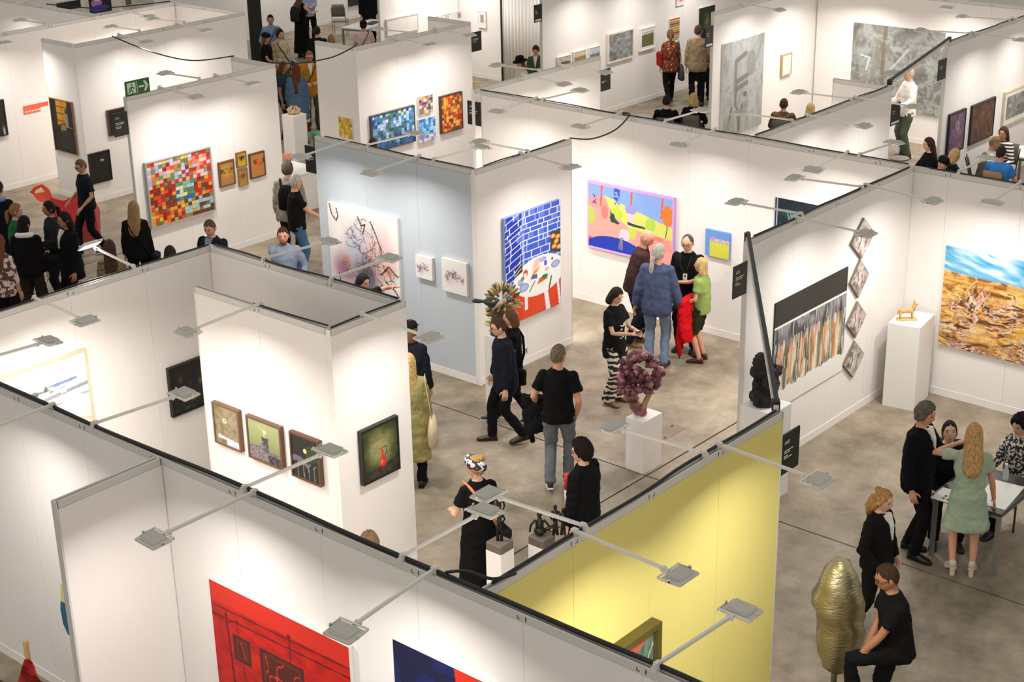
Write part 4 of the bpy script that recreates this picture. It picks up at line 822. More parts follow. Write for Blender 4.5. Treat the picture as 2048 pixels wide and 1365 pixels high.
# exit sign
l, r, t, b = place('X', 20.58, (252, 180), (284, 187), (282, 173), (254, 194)); w, h = r-l, .25; zc = 3.0
ex = thing('exit_sign', 'green exit sign with running figure and arrow on top of the red mosaic wall', 'sign', (14.64, 20.6, 3.0)); GRN = mat((36, 96, 50), .5); PALE = mat((206, 224, 200), .5)
MB().box((0, -.01, 0), (.46, .01, .23)).obj('board', GRN, ex)
e = lambda pts: MB().prism(pts, -.012, -.0095, lambda u, v, d: (u, d, v))
e([(.03, .03), (.19, .03), (.19, .2), (.03, .2)]).obj('door_field', PALE, ex); e([(.215, .02), (.225, .02), (.225, .21), (.215, .21)]).obj('divider', PALE, ex)
mb = MB()
for P_ in ([(.11, .13), (.1, .09), (.135, .06), (.12, .035)], [(.1, .09), (.07, .06), (.04, .05)], [(.11, .13), (.08, .12), (.065, .09)], [(.115, .135), (.15, .12), (.16, .1)]): mb.tube([(x, -.013, z) for x, z in P_], .009, 5)
mb.ell((.118, -.013, .165), (.016, .006, .016), 8, 5); mb.obj('running_figure', GRN, ex)
e([(.25, .1), (.36, .1), (.36, .13), (.25, .13)]).obj('arrow_shaft', PALE, ex); e([(.34, .035), (.385, .035), (.435, .115), (.385, .195), (.34, .195), (.385, .115)]).obj('arrow_head', PALE, ex)
# orange lettering plate on far left wall
l, r, t, b = place('X', 27.0, (47, 216), (97, 212), (97, 206), (47, 224))
op = thing('wall_plate', 'orange name strip stuck to the far left wall', 'sign', (l, 26.995, b)); MB().box((0, -.004, .02), (r-l, 0, .1)).obj('strip', mat((238, 96, 60), .5), op); MB().box((0, -.005, -.06), ((r-l)*.66, 0, .03)).obj('lower_strip', mat((236, 104, 70), .5), op)
for k in range(5): MB().box((.03+.07*k, -.007, -.03), (.08+.07*k, -.0045, -.005)).obj('letter_block', TXT, op)
# vinyl lettering on the table painting wall
q = onY(1037, 713, 13.355); vl = tag(link('wall_lettering', text_mesh('bert', .12, mat((96, 90, 84), .6)), None, (q[0], 13.355, q[2])), 'grey lettering low on the white wall under the laid table painting', 'lettering'); vl.rotation_euler.x = PI/2

# ------------------------------------------------------------------ cables and bridging bars
def cable(label, pts, r=.011, m=BLACK, name='power_cable', sub=6):
    P_ = [Vector(p) for p in pts]; Q = []
    for i in range(len(P_)-1):
        p0, p1, p2, p3 = P_[max(i-1, 0)], P_[i], P_[i+1], P_[min(i+2, len(P_)-1)]
        for k in range(sub):
            t = k/sub; Q.append(.5*((2*p1)+(p2-p0)*t+(2*p0-5*p1+4*p2-p3)*t*t+(3*p1-p0-3*p2+p3)*t**3))
    Q.append(P_[-1]); o = MB().tube(Q, r, 6).obj(name, m, None, True); return tag(o, label, 'cable')
def along(axis, c, a0, a1, step=.5, off=.0, z=3.012, amp=.018, seed=1):
    rs = random.Random(seed); n = max(2, int(abs(a1-a0)/step)); P_ = []; c += .02; off *= .5
    for i in range(n+1):
        a = a0+(a1-a0)*i/n; d = off+rs.uniform(-amp, amp); P_.append((a, c+d, z+rs.uniform(0, .01)) if axis == 'X' else (c+d, a, z+rs.uniform(0, .01)))
    return P_
cable('thick black cable lying along the top of the red painting wall', along('Y', 6.84, 3.2, 13.4, .7, .035, seed=2), .017)
cable('black cable along the top of the yellow wall with plugs', along('X', 6.28, 7.0, 10.6, .4, .03, seed=3), .013)
cable('black cable looping from the yellow wall onto the red painting wall', [(7.2, 6.27, 3.015), (7.0, 6.3, 3.05), (6.9, 6.45, 3.1), (6.88, 6.62, 3.04)], .012)
cable('black cable along the top of the closet wall behind the seascape drawing', along('X', 13.65, 7.0, 10.6, .6, .03, seed=4), .0085)
cable('black cable along the closet rear edge by the bearded man', along('Y', 10.59, 10.75, 13.6, .5, .03, seed=5), .011)
cable('black cable sagging inside the closet rim above the flower photographs', along('Y', 9.62, 10.75, 11.8, .4, .03, seed=6)+[], .0085)
cable('black cable on the closet rim above the red jug picture', along('X', 10.67, 9.66, 10.6, .3, .035, seed=7), .0085)
cable('black cable along the top of the diamond canvas wall', along('X', 9.0, 14.5, 18.1, .45, .03, seed=8), .012)
cable('black cable along the top of the long white wall', along('Y', 18.2, 9.1, 16.4, .6, .035, seed=9), .0085)
cable('black cable along the top of the golden landscape wall', along('Y', 18.2, 5.0, 8.8, .6, .035, seed=19), .0085)
cable('black cable along the top of the rear right booth wall', along('X', 11.43, 18.35, 22.1, .4, .025, seed=10), .0085)
cable('black cable along the top of the portrait wall', along('X', 12.27, 25.9, 29.6, .5, .02, seed=11), .0085)
cable('black cable on the corner of the pale blue wall', along('Y', 14.7, 13.4, 16.2, .5, .03, seed=12), .0085)
cable('black cable on top of the laid table painting wall', along('X', 13.36, 14.9, 16.6, .4, .03, seed=13), .0085)
cable('thin cable hanging across the gap from the red mosaic wall to the mosaic booth', [(17.62, 20.63, 3.03), (18.2, 20.55, 2.93), (18.9, 20.45, 2.93), (19.5, 20.48, 3.03)], .012)
cable('thin cable hanging from the dark picture wall to the red mosaic wall', [(17.5, 24.85, 3.03), (17.55, 23.8, 2.86), (17.6, 22.7, 2.82), (17.66, 21.6, 3.02)], .012)
cable('cable looping from the laid table wall to the long white wall', [(16.68, 13.38, 3.02), (17.2, 13.4, 2.9), (17.8, 13.45, 2.9), (18.2, 13.5, 3.03), (18.25, 13.65, 3.03)], .011)
cable('thin cable hanging at the far left from the dark picture booth', [(18.9, 29.0, 3.02), (19.5, 28.0, 2.95), (20.6, 27.1, 3.02)], .012)
def bar(label, p0, p1):
    p0, p1 = np.array(p0), np.array(p1); d = p1-p0; L = np.linalg.norm(d); ax = d/L/2*L; s = nrm(np.cross(d, (0, 0, 1)))
    root = thing('bridging_bar', label, 'bar', tuple(p0)); c = d/2
    MB().obox(c+np.array([0, 0, .0]), ax, s*.022, np.array([0, 0, .026])).obj('aluminium_profile', ALU, root)
    mb = MB().obox(c+np.array([0, 0, .045])+s*.008, ax, s*.018, np.array([0, 0, .016])); mb.obj('cable_duct', BLACK, root)
    MB().obox(np.array([0, 0, .01])+d*.01, d/L*.04, s*.034, np.array([0, 0, .04])).obj('end_clamp', BLACK, root); MB().obox(d*.99+np.array([0, 0, .01]), d/L*.04, s*.034, np.array([0, 0, .04])).obj('end_clamp', BLACK, root)
bar('aluminium bar with black cable bridging the yellow wall and the right booth', (10.62, 6.33, 3.035), (14.4, 9.05, 3.035))
bar('aluminium bar with black cable bridging the rear right booth and the portrait wall', (22.2, 11.5, 3.035), (25.85, 12.3, 3.035))

# ------------------------------------------------------------------ plinths and sculptures
def plinth(label, cx, cy, w, d, h, rz=0, name='plinth'):
    root = tag(MB().cbox((-w/2, -d/2, 0), (w/2, d/2, h), .004).obj(name, PLINTH), label, 'plinth'); root.location = (cx, cy, 0); root.rotation_euler.z = rz; return root
# onion sculpture
px_, py_ = 14.07, 10.18
zt = zat(13.88, 10.05, 846)
plinth('white plinth carrying the purple onion sculpture', px_, py_, .37, .26, zt)
ONI = [mat(c, .32, var=.3, vscale=9) for c in ((104, 52, 74), (132, 70, 92), (82, 42, 56), (166, 114, 122), (120, 80, 72))]
STEM = mat((168, 132, 92), .6, var=.2, vscale=20)
on = thing('onion_sculpture', 'sculpture of purple onion-like beads twisted into tall loops on a white plinth', 'sculpture', (px_, py_, zt))
rdir = nrm((_r[0], _r[1], 0)); vdir = nrm((_f[0], _f[1], 0)); scl = F/np.linalg.norm(np.array([px_, py_, zt+.5])-CAM)
bm_ = [MB().lathe([(.004, -.047), (.03, -.04), (.045, -.015), (.047, .01), (.034, .035), (.012, .05), (.006, .075)], seg=9).mesh('bead', m, True) for m in ONI]
def o3(px, py, dep=0.): # sculpture point by its picture position, in the sculpture's own upright plane
    q = onX(px, py, 1) if False else None
    d = ray(px, py); n = vdir; k = ((np.array([px_, py_, 0])-CAM)@n)/(d@n); p = CAM+d*k; return p-np.array([px_, py_, zt])+vdir*dep
strands = [([(1283, 829), (1268, 812), (1256, 795), (1246, 780)], 0.), ([(1246, 780), (1256, 768), (1270, 762), (1284, 756)], .03), ([(1247, 762), (1243, 748), (1247, 732), (1256, 718), (1268, 708), (1282, 704), (1294, 710)], -.04),
  ([(1290, 708), (1302, 718), (1311, 731), (1316, 746), (1313, 762), (1305, 776), (1299, 786)], .0), ([(1262, 728), (1274, 720), (1288, 722), (1298, 732)], .1), ([(1262, 740), (1268, 752), (1280, 756), (1290, 748)], -.08), ([(1250, 752), (1258, 762), (1266, 776), (1272, 790)], .1), ([(1286, 772), (1298, 766), (1308, 756)], .1), ([(1258, 774), (1274, 778), (1288, 774), (1300, 764)], -.05), ([(1256, 734), (1262, 746), (1254, 758)], .06), ([(1270, 732), (1282, 738), (1292, 746)], -.1), ([(1272, 800), (1278, 812), (1284, 822)], .05)]
rs = random.Random(3)
for pts, dep in strands:
    P_ = [o3(*p, dep) for p in pts]; mb = MB().tube(P_, .022, 6); mb.obj('stem', STEM, on, True)
    L = [np.linalg.norm(P_[i+1]-P_[i]) for i in range(len(P_)-1)]; tot = sum(L); n = int(tot/.045); 
    for k in range(n+1):
        s_ = tot*k/n; i = 0
        while i < len(L)-1 and s_ > L[i]: s_ -= L[i]; i += 1
        p = P_[i]+(P_[i+1]-P_[i])*(s_/L[i])
        for q in range(2 if k % 2 else 3):
            o = link('bead', rs.choice(bm_), on, tuple(p+np.array([rs.uniform(-.04, .04), rs.uniform(-.04, .04), rs.uniform(-.03, .03)]))); sc = rs.uniform(.62, 1.05); o.scale = (sc, sc, sc); o.rotation_euler = (rs.uniform(-2, 2), rs.uniform(-2, 2), rs.uniform(0, 6))
MB().tube([o3(1284, 826), o3(1290, 806), o3(1298, 790), o3(1296, 776)], .035, 8).obj('stem', STEM, on, True)
# donkey on plinth
px_, py_ = 17.77, 8.66
plinth('tall white plinth under the wooden donkey figure', px_, py_, .58, .42, zat(17.42, 8.44, 660), .15)
zt = zat(17.42, 8.44, 660)
DKS = .64
dk = thing('donkey_figure', 'small carved wooden donkey standing on a tall white plinth', 'sculpture', (px_-.1, py_+.02, zt), math.atan2(rdir[1], rdir[0])); WOOD = mat((196, 160, 96), .6, var=.15, vscale=12)
dk.scale = (DKS, DKS, DKS); MB().cbox((-.2, -.06, 0), (.2, .06, .035), .006).obj('base', WOOD, dk)
mb = MB().loft([((-.16, 0, .2), .03, .03, (0, 1, 0), (0, 0, 1)), ((-.14, 0, .2), .055, .06, (0, 1, 0), (0, 0, 1)), ((-.05, 0, .195), .05, .05, (0, 1, 0), (0, 0, 1)), ((.06, 0, .2), .052, .055, (0, 1, 0), (0, 0, 1)), ((.12, 0, .21), .045, .06, (0, 1, 0), (0, 0, 1)), ((.15, 0, .22), .02, .03, (0, 1, 0), (0, 0, 1))], 10, p=2.4)
mb.loft([((.1, 0, .2), .05, .045), ((.13, 0, .27), .042, .036), ((.14, 0, .33), .034, .03), ((.14, 0, .37), .02, .02)], 10)
mb.loft([((.12, 0, .345), .028, .03, (0, 1, 0), (0, 0, 1)), ((.16, 0, .34), .03, .03, (0, 1, 0), (0, 0, 1)), ((.205, 0, .325), .02, .02, (0, 1, 0), (0, 0, 1))], 8)
mb.tube([(-.16, 0, .23), (-.18, 0, .18), (-.18, 0, .12)], [.01, .012, .008], 6); mb.obj('body', WOOD, dk, True)
for sx in (-.13, .105):
    for sy in (-.03, .03): MB().tube([(sx, sy, .19), (sx, sy, .1), (sx+.005, sy, .03)], [.026, .018, .017], 7).obj('leg', WOOD, dk, True)
for sy in (-.016, .016): MB().tube([(.135, sy, .36), (.125, sy*1.4, .4), (.13, sy*1.5, .435)], [.01, .012, .004], 6, flat=.6).obj('ear', WOOD, dk, True)
# bark sculpture on plinth by the right booth end
px_, py_ = 14.62, 8.72-.02
zt = zat(14.55, 8.47, 806)
plinth('white plinth under the black charred sculpture', 14.34, 8.68, .42, .42, zt)
bk = thing('charred_sculpture', 'rough black charred wood sculpture on a white plinth beside the black-banded canvas', 'sculpture', (14.34, 8.7, zt)); mb = MB(); rs2 = random.Random(8)
cs = [((.0, 0, .0), .13, .12), ((-.01, .02, .1), .17, .14), ((.03, 0, .22), .13, .12), ((.02, -.02, .34), .12, .1), ((-.03, 0, .45), .13, .1), ((-.07, 0, .55), .11, .09), ((-.1, 0, .63), .07, .07)]
mb.loft(cs, 26, p=2)
for k in range(14): mb.ell((rs2.uniform(-.14, .14), rs2.uniform(-.1, .1), rs2.uniform(.05, .55)), (rs2.uniform(.04, .09), rs2.uniform(.04, .08), rs2.uniform(.05, .1)), 8, 6)
bk_o = mb.obj('charred_body', mat((34, 30, 26), .75, bump=1., bscale=14, var=.5, vscale=7), bk, True); PEND = [(bk_o, .012, 1, .11, .07, None)]
# gold lobed sculpture on a stand
gp = at(1664, 1416, 0); gx, gy = gp[0], gp[1]
gd = thing('gold_sculpture', 'wrinkled golden lobed sculpture balanced on a thin stand', 'sculpture', (gx, gy, 0), math.atan2(rdir[1], rdir[0]))
z0 = zat(gx, gy, 1340); z1 = zat(gx, gy, 1118); hh = z1-z0; ppm_ = F/np.linalg.norm(np.array([gx, gy, z0])-CAM)
OUT = [(1343, 1648, 1688), (1336, 1640, 1696), (1322, 1634, 1702), (1305, 1631, 1708), (1285, 1628, 1713), (1262, 1626, 1715), (1244, 1625, 1715), (1234, 1622, 1714), (1222, 1618, 1713), (1205, 1614, 1712), (1188, 1615, 1709), (1170, 1619, 1703), (1152, 1627, 1696), (1136, 1636, 1688), (1125, 1644, 1680), (1118, 1652, 1670)]
rl = []
for yy, xl, xr in OUT:
    t = (1343-yy)/225.; cxp = ((xl+xr)/2-1664)/ppm_; a = (xr-xl)/2/ppm_; rl.append(((cxp, 0, z0+t*hh), a, a*.8))
mb = MB().loft(rl, 44, p=2.0)
go = mb.obj('lobed_body', None, gd, True); me = go.data
m = bpy.data.materials.new('crumpled_gold'); m.use_nodes = True; nt = m.node_tree; b_ = nt.nodes['Principled BSDF']; b_.inputs['Base Color'].default_value = lin((176, 166, 126))+(1,); b_.inputs['Metallic'].default_value = .9; b_.inputs['Roughness'].default_value = .3
tc = nt.nodes.new('ShaderNodeTexCoord'); mp = nt.nodes.new('ShaderNodeMapping'); mp.inputs['Scale'].default_value = (5, 5, 16); n_ = nt.nodes.new('ShaderNodeTexNoise'); n_.inputs['Scale'].default_value = 4; n_.inputs['Detail'].default_value = 6; bp = nt.nodes.new('ShaderNodeBump'); bp.inputs['Strength'].default_value = .45; bp.inputs['Distance'].default_value = .02
nt.links.new(tc.outputs['Object'], mp.inputs[0]); nt.links.new(mp.outputs[0], n_.inputs['Vector']); nt.links.new(n_.outputs['Fac'], bp.inputs['Height']); nt.links.new(bp.outputs[0], b_.inputs['Normal'])
me.materials.clear(); me.materials.append(m)
for v in me.vertices:
    t = (v.co.z-z0)/hh; g = math.atan2(v.co.y, v.co.x); q = .012*math.sin(t*26+3*g)+.010*math.sin(t*55-2*g)+.02*math.exp(-((t-.47-.06*math.sin(g))/.03)**2)*(-1 if v.co.x < .05 else .3)
    n_ = v.normal; v.co.x += n_.x*q; v.co.y += n_.y*q
MB().tube([(0, 0, .02), (0, 0, z0+.05)], .028, 10).obj('stand_rod', mat((104, 100, 70), .4, metal=.6), gd, True); MB().lathe([(.2, 0), (.2, .02), (.03, .025)], seg=24).obj('stand_base', mat((60, 58, 50), .5, metal=.5), gd)
# red and orange folded sheet sculpture
fx = at(152, 484, 0); rd = thing('red_sculpture', 'tall red and orange folded sheet sculpture behind the man in the dark polo', 'sculpture', (fx[0], fx[1], 0)); cc = np.array([fx[0], fx[1], 0])
def r3(px, py, dep=0):
    d = ray(px, py); k = ((cc+vdir*dep-CAM)@vdir)/(d@vdir); return CAM+d*k-cc
def sheet(nm, pts, m, th=.02):
    P_ = [r3(*p) for p in pts]; n = len(P_); mb = MB(); v0 = [p-vdir*th for p in P_]+[p+vdir*th for p in P_]
    mb.add(v0, [tuple(range(n)), tuple(reversed(range(n, 2*n)))]+[(i, n+i, n+(i+1) % n, (i+1) % n) for i in range(n)]); return mb.obj(nm, m, rd)
RED = mat((196, 22, 20), .5, var=.08); ORA = mat((240, 84, 40), .45, var=.05)
sheet('red_sheet', [(128, 402, .25), (153, 388, .3), (160, 386, .3), (165, 410, .2), (163, 490, -.1), (140, 470, 0), (118, 420, .2)], RED); sheet('red_sheet', [(160, 386, .3), (185, 392, .25), (199, 420, .15), (202, 488, -.25), (163, 491, -.1), (163, 420, .1)], mat((150, 14, 16), .5)); sheet('red_sheet', [(100, 395, .4), (130, 402, .25), (140, 470, 0), (112, 440, .2)], RED)
for pts in ([(60, 385, .5), (68, 374, .5), (84, 368, .5), (84, 374, .5), (72, 380, .5), (68, 388, .5)], [(84, 368, .5), (98, 378, .45), (108, 400, .35), (114, 420, .3), (104, 414, .35), (94, 388, .45), (84, 376, .5)], [(66, 388, .5), (76, 386, .5), (96, 383, .45), (102, 402, .4), (84, 404, .42), (74, 399, .45)]): sheet('orange_sheet', pts, ORA)
# flag pole bottom left
bp_ = at(76, 1450, 0); fp = thing('flag_stick', 'wooden stick wrapped with a hanging red cloth in front of a grey wall', 'sculpture', tuple(bp_)); zt = zat(bp_[0], bp_[1], 1284)
bp_p = proj((bp_[0], bp_[1], zt))
MB().tube([(0, 0, .03), (.0, 0, zt)], .026, 10).obj('stick', mat((176, 140, 84), .6, var=.2, vscale=8, stretch=(1, 1, .2)), fp, True)
CL = mat((150, 20, 20), .8, var=.15)
mb = MB(); a_ = []; 
for k in range(9):
    t = k/8; z = zt-.16-t*.42; a_.append((z, .02+.16*t, .03*math.sin(k*1.4)))
mb.add([(rdir*s_*w_+vdir*(-.035+d_*s_)).tolist()[:2]+[z] for z, w_, d_ in a_ for s_ in (-1, -.4, .3, 1)], [(4*i+j, 4*i+j+1, 4*i+j+5, 4*i+j+4) for i in range(8) for j in range(3)])
fo = mb.obj('red_cloth', CL, fp); so = fo.modifiers.new('thickness', 'SOLIDIFY'); so.thickness = .008
MB().box((-.2, -.2, 0), (.2, .2, .035)).obj('foot_board', mat((62, 66, 52), .7), fp)
tag(MB().box((5.0, 10.6, 0), (6.55, 12.45, .006)).obj('floor_mat', mat((52, 56, 44), .9, var=.15)), 'dark green-grey mat under the flag stick', 'mat')
# blue and yellow leaf-shaped wall piece behind the stub partition
q = onX(137, 1228, 6.83)
lf = thing('wall_relief', 'blue and yellow pointed wall piece just behind the white stub partition', 'wall art', (6.835, q[1]-.02, q[2]), -PI/2)
MB().prism([(0, -.2), (.07, -.1), (.08, .05), (.05, .14), (-.05, .14), (-.07, .05), (-.06, -.1)], 0, -.05, lambda u, v, d: (u, d, v)).obj('blue_blade', mat((40, 92, 120), .5), lf); MB().prism([(.05, .14), (.02, .34), (-.02, .34), (-.05, .14)], 0, -.045, lambda u, v, d: (u, d, v)).obj('yellow_tip', mat((206, 200, 130), .5), lf)
# bird and flower sculpture on plinth behind the walking couple
q = at(1005, 812, 0); bx_, by_ = q[0]+.1, q[1]+.1; zt = zat(bx_, by_, 668)
plinth('white plinth behind the man in the dark suit', bx_, by_, .3, .3, zt)
bf = thing('flower_sculpture', 'ceramic sculpture of tan petals with dark green bird-like flasks', 'sculpture', (bx_, by_, zt)); cc = np.array([bx_, by_, zt]); DG = mat((38, 56, 50), .3); TAN = [mat(c, .5) for c in ((176, 150, 96), (142, 110, 66), (206, 186, 130), (96, 84, 50))]
def b3(px, py, dep=0):
    d = ray(px, py); k = ((cc+vdir*dep-CAM)@vdir)/(d@vdir); return CAM+d*k-cc
MB().tube([b3(1000, 668), b3(998, 650), b3(1002, 630), b3(1008, 605)], [.13, .12, .11, .05], 12).obj('core', mat((70, 62, 40), .7), bf, True)
pet = [MB().ell((0, 0, .03), (.014, .006, .034), 6, 4).mesh('petal', m, True) for m in TAN]; rs = random.Random(4); C0 = b3(1006, 604)
for k in range(110):
    a, b_ = rs.uniform(0, 2*PI), math.acos(rs.uniform(-.5, 1)); d = np.array([math.sin(b_)*math.cos(a), math.sin(b_)*math.sin(a), math.cos(b_)]); o = link('petal', rs.choice(pet), bf, tuple(C0+d*np.array([.17, .17, .17])*rs.uniform(.75, 1))); o.rotation_mode = 'QUATERNION'; o.rotation_quaternion = Vector((0, 0, 1)).rotation_difference(Vector(d)); s_ = rs.uniform(1.2, 2.); o.scale = (s_, s_, s_)
for k in range(46):
    t = rs.random(); d = np.array([math.cos(k*2.4), math.sin(k*2.4), .2]); c0 = b3(998+8*t, 665-50*t); o = link('petal', rs.choice(pet), bf, tuple(c0+d*.12)); o.rotation_mode = 'QUATERNION'; o.rotation_quaternion = Vector((0, 0, 1)).rotation_difference(Vector(d)); s_ = rs.uniform(1.2, 1.8); o.scale = (s_, s_, s_)
MB().tube([b3(946, 602, -.1), b3(950, 602, -.1), b3(960, 603, -.1), b3(966, 603, -.1), b3(974, 604, -.1), b3(984, 606, -.1), b3(994, 606, -.1), b3(1000, 606, -.1)], [.024, .03, .026, .018, .05, .075, .07, .03], 12).obj('green_flask', DG, bf, True)
MB().ell(b3(1019, 598, -.16), (.05, .05, .045), 12, 8).obj('blue_knob', mat((70, 96, 104), .3), bf, True); MB().ell(b3(1010, 579, -.05), (.045, .045, .035), 12, 8).obj('green_knob', DG, bf, True)
MB().tube([b3(986, 618, -.12), b3(1000, 608, -.17), b3(1012, 600, -.18)], [.03, .035, .03], 8).obj('pale_branch', mat((196, 170, 140), .6), bf, True)
# small bronzes
BRZ = mat((40, 36, 30), .4, metal=.5, bump=.4, bscale=40); BLK = mat((104, 92, 82), .7, var=.1)
def bronze(label, pl_label, px, base_px, top_py, w, figs, blk_h=.09):
    q = at(*base_px, 0); cx, cy = q[0], q[1]; zt = zat(cx-w/2, cy-w/2, top_py); pl = plinth(pl_label, cx, cy, w, w, zt)
    root = thing('bronze_figure', label, 'sculpture', (cx, cy, zt)); MB().cbox((-w*.5, -w*.5, 0), (w*.5, w*.5, blk_h), .01).obj('stone_block', BLK, root)
    for f_ in figs: f_(root, blk_h)
def stand_fig(dx, h, lean=0):
    def f(root, z):
        o = rdir*dx; mb = MB()
        for s_ in (-1, 1): mb.tube([o+rdir*.02*s_+(0, 0, z), o+rdir*.014*s_+(0, 0, z+h*.25), o+(0, 0, z+h*.5)], [.016, .014, .02], 7)
        mb.tube([o+(0, 0, z+h*.46), o+(0, 0, z+h*.62), o+(0, 0, z+h*.78), o+(0, 0, z+h*.84)], [.026, .022, .034, .012], 8); mb.ell(o+(0, 0, z+h*.92), (.02, .02, .03), 8, 6)
        for s_ in (-1, 1): mb.tube([o+rdir*.034*s_+(0, 0, z+h*.78), o+rdir*.055*s_+(0, 0, z+h*.62), o+rdir*.03*s_+(0, 0, z+h*.5)], [.012, .01, .008], 6)
        mb.obj('figure', BRZ, root, True)
    return f
def sit_fig(dx):
    def f(root, z):
        o = rdir*dx; mb = MB(); mb.ell(o+(0, 0, z+.05), (.06, .06, .05)); mb.tube([o+(0, 0, z+.06), o+(0, 0, z+.14), o+(0, 0, z+.2)], [.04, .045, .018], 8); mb.ell(o+(0, 0, z+.235), (.028, .028, .032), 8, 6)
        for s_ in (-1, 1): mb.tube([o+rdir*.03*s_+(0, 0, z+.04), o+rdir*(.08*s_+.05)+(0, 0, z+.1), o+rdir*(.06*s_+.1)+(0, 0, z+.02)], [.025, .02, .016], 6); mb.tube([o+rdir*.045*s_+(0, 0, z+.17), o+rdir*.09*s_+(0, 0, z+.11), o+rdir*.1*s_+(0, 0, z+.04)], [.014, .012, .01], 6)
        mb.obj('figure', BRZ, root, True)
    return f
bronze('slender dark bronze figure on a stone block before the woman in the headscarf', 'white plinth under the slender bronze figure', 1003, (1003, 1235), 1112, .2, [stand_fig(0, .62)])
bronze('dark bronze post figure on a stone block half hidden behind the headscarf woman', 'white plinth half hidden behind the headscarf woman', 1003, (1002, 1166), 1092, .16, [stand_fig(0, .3)], .06)
bronze('seated bronze figure with two standing ones on a stone block by the yellow wall', 'white plinth under the three small bronzes', 1075, (1085, 1195), 1100, .2, [sit_fig(-.02), stand_fig(.14, .34), stand_fig(.22, .3)])
# barrier post red and white
q = at(1135, 1130, 0); st = thing('striped_post', 'red and white striped post in the gap by the yellow wall', 'post', (q[0], q[1], 0))
for k in range(6): MB().lathe([(.03, .18*k), (.03, .18*k+.18)], seg=10).obj('stripe_band', mat((214, 30, 34) if k % 2 else (226, 214, 208), .5), st, True)
# pedestal with crumpled shell, green box, reception counter, orange chair near the far aisle
q = at(594, 318, 0); zt = zat(q[0], q[1], 228)
plinth('white pedestal in the far aisle under a crumpled tan object', q[0], q[1], .36, .34, zt)
sh = thing('shell_object', 'crumpled tan glass object on the white pedestal in the far aisle', 'sculpture', (q[0], q[1], zt)); sh.scale = (.85, .85, .85); mb = MB(); rs = random.Random(6)
for k in range(7): a = k*.9; mb.tube([(.12*math.cos(a), .12*math.sin(a), .01), (.15*math.cos(a+.4), .15*math.sin(a+.4), .1), (.06*math.cos(a+.8), .06*math.sin(a+.8), .17+.03*(k % 2))], [.03, .035, .02], 7, flat=.5)
mb.ell((0, 0, .05), (.13, .13, .06)); mb.obj('folded_body', mat((206, 176, 140), .3, var=.2, vscale=10), sh, True)
q = at(640, 318, 0); gb = thing('green_crate', 'green box standing on the floor behind the pale blue wall', 'box', (q[0]+.45, q[1]+.1, 0)); GC = mat((60, 140, 76), .6)
MB().box((-.3, -.25, 0), (.3, .25, .42)).obj('box_body', GC, gb); MB().box((-.32, -.27, .42), (.32, .27, .47)).obj('lid', mat((86, 160, 100), .6), gb)
q = at(620, 425, 0); ct = thing('white_counter', 'white counter next to the end of the pale blue wall', 'counter', (q[0]+.05, q[1]+.5, 0))
MB().box((-.45, -.4, 0), (.4, .4, .69)).obj('body', PLINTH, ct); MB().box((-.47, -.42, .69), (.42, .42, .72)).obj('top', PLINTH, ct)
def bucket_chair(label, px, py, rz, col):
    q = at(px, py, 0); c = thing('shell_chair', label, 'chair', (q[0], q[1], 0), rz); M_ = mat(col, .5); mb = MB(); n = 14; vs = []; fs = []
    for k in range(n+1):
        a = PI*.05+PI*.9*k/n
        for z, rr in ((.42, .24), (.62, .28), (.82, .27)): vs += [(rr*math.cos(a), rr*math.sin(a), z-(.1 if z > .6 else 0)*abs(math.cos(a))), ((rr+.02)*math.cos(a), (rr+.02)*math.sin(a), z-(.1 if z > .6 else 0)*abs(math.cos(a)))]
    for k in range(n):
        for j in (0, 2):
            a, b = 6*k+j, 6*k+6+j; fs += [(a, b, b+2, a+2), (a+1, a+3, b+3, b+1)]
        a, b = 6*k+4, 6*k+10; fs.append((a, b, b+1, a+1))
    mb.add(vs, fs); mb.obj('backrest', M_, c, True); MB().lathe([(.0, .41), (.25, .41), (.26, .44), (.24, .46), (0, .46)], seg=18).obj('seat', M_, c)
    for sx, sy in ((.16, .16), (-.16, .16), (.16, -.16), (-.16, -.16)): MB().tube([(sx, sy, .42), (sx*1.25, sy*1.25, 0)], [.014, .01], 7).obj('leg', ALU, c)
    return c
bucket_chair('peach shell chair beside the white pedestal', 560, 378, 2.2, (214, 140, 96)); oc = bucket_chair('orange shell chair behind the white counter', 583, 412, -.6, (210, 108, 70)); oc.location = (ct.location.x-.25, ct.location.y+.85, 0)

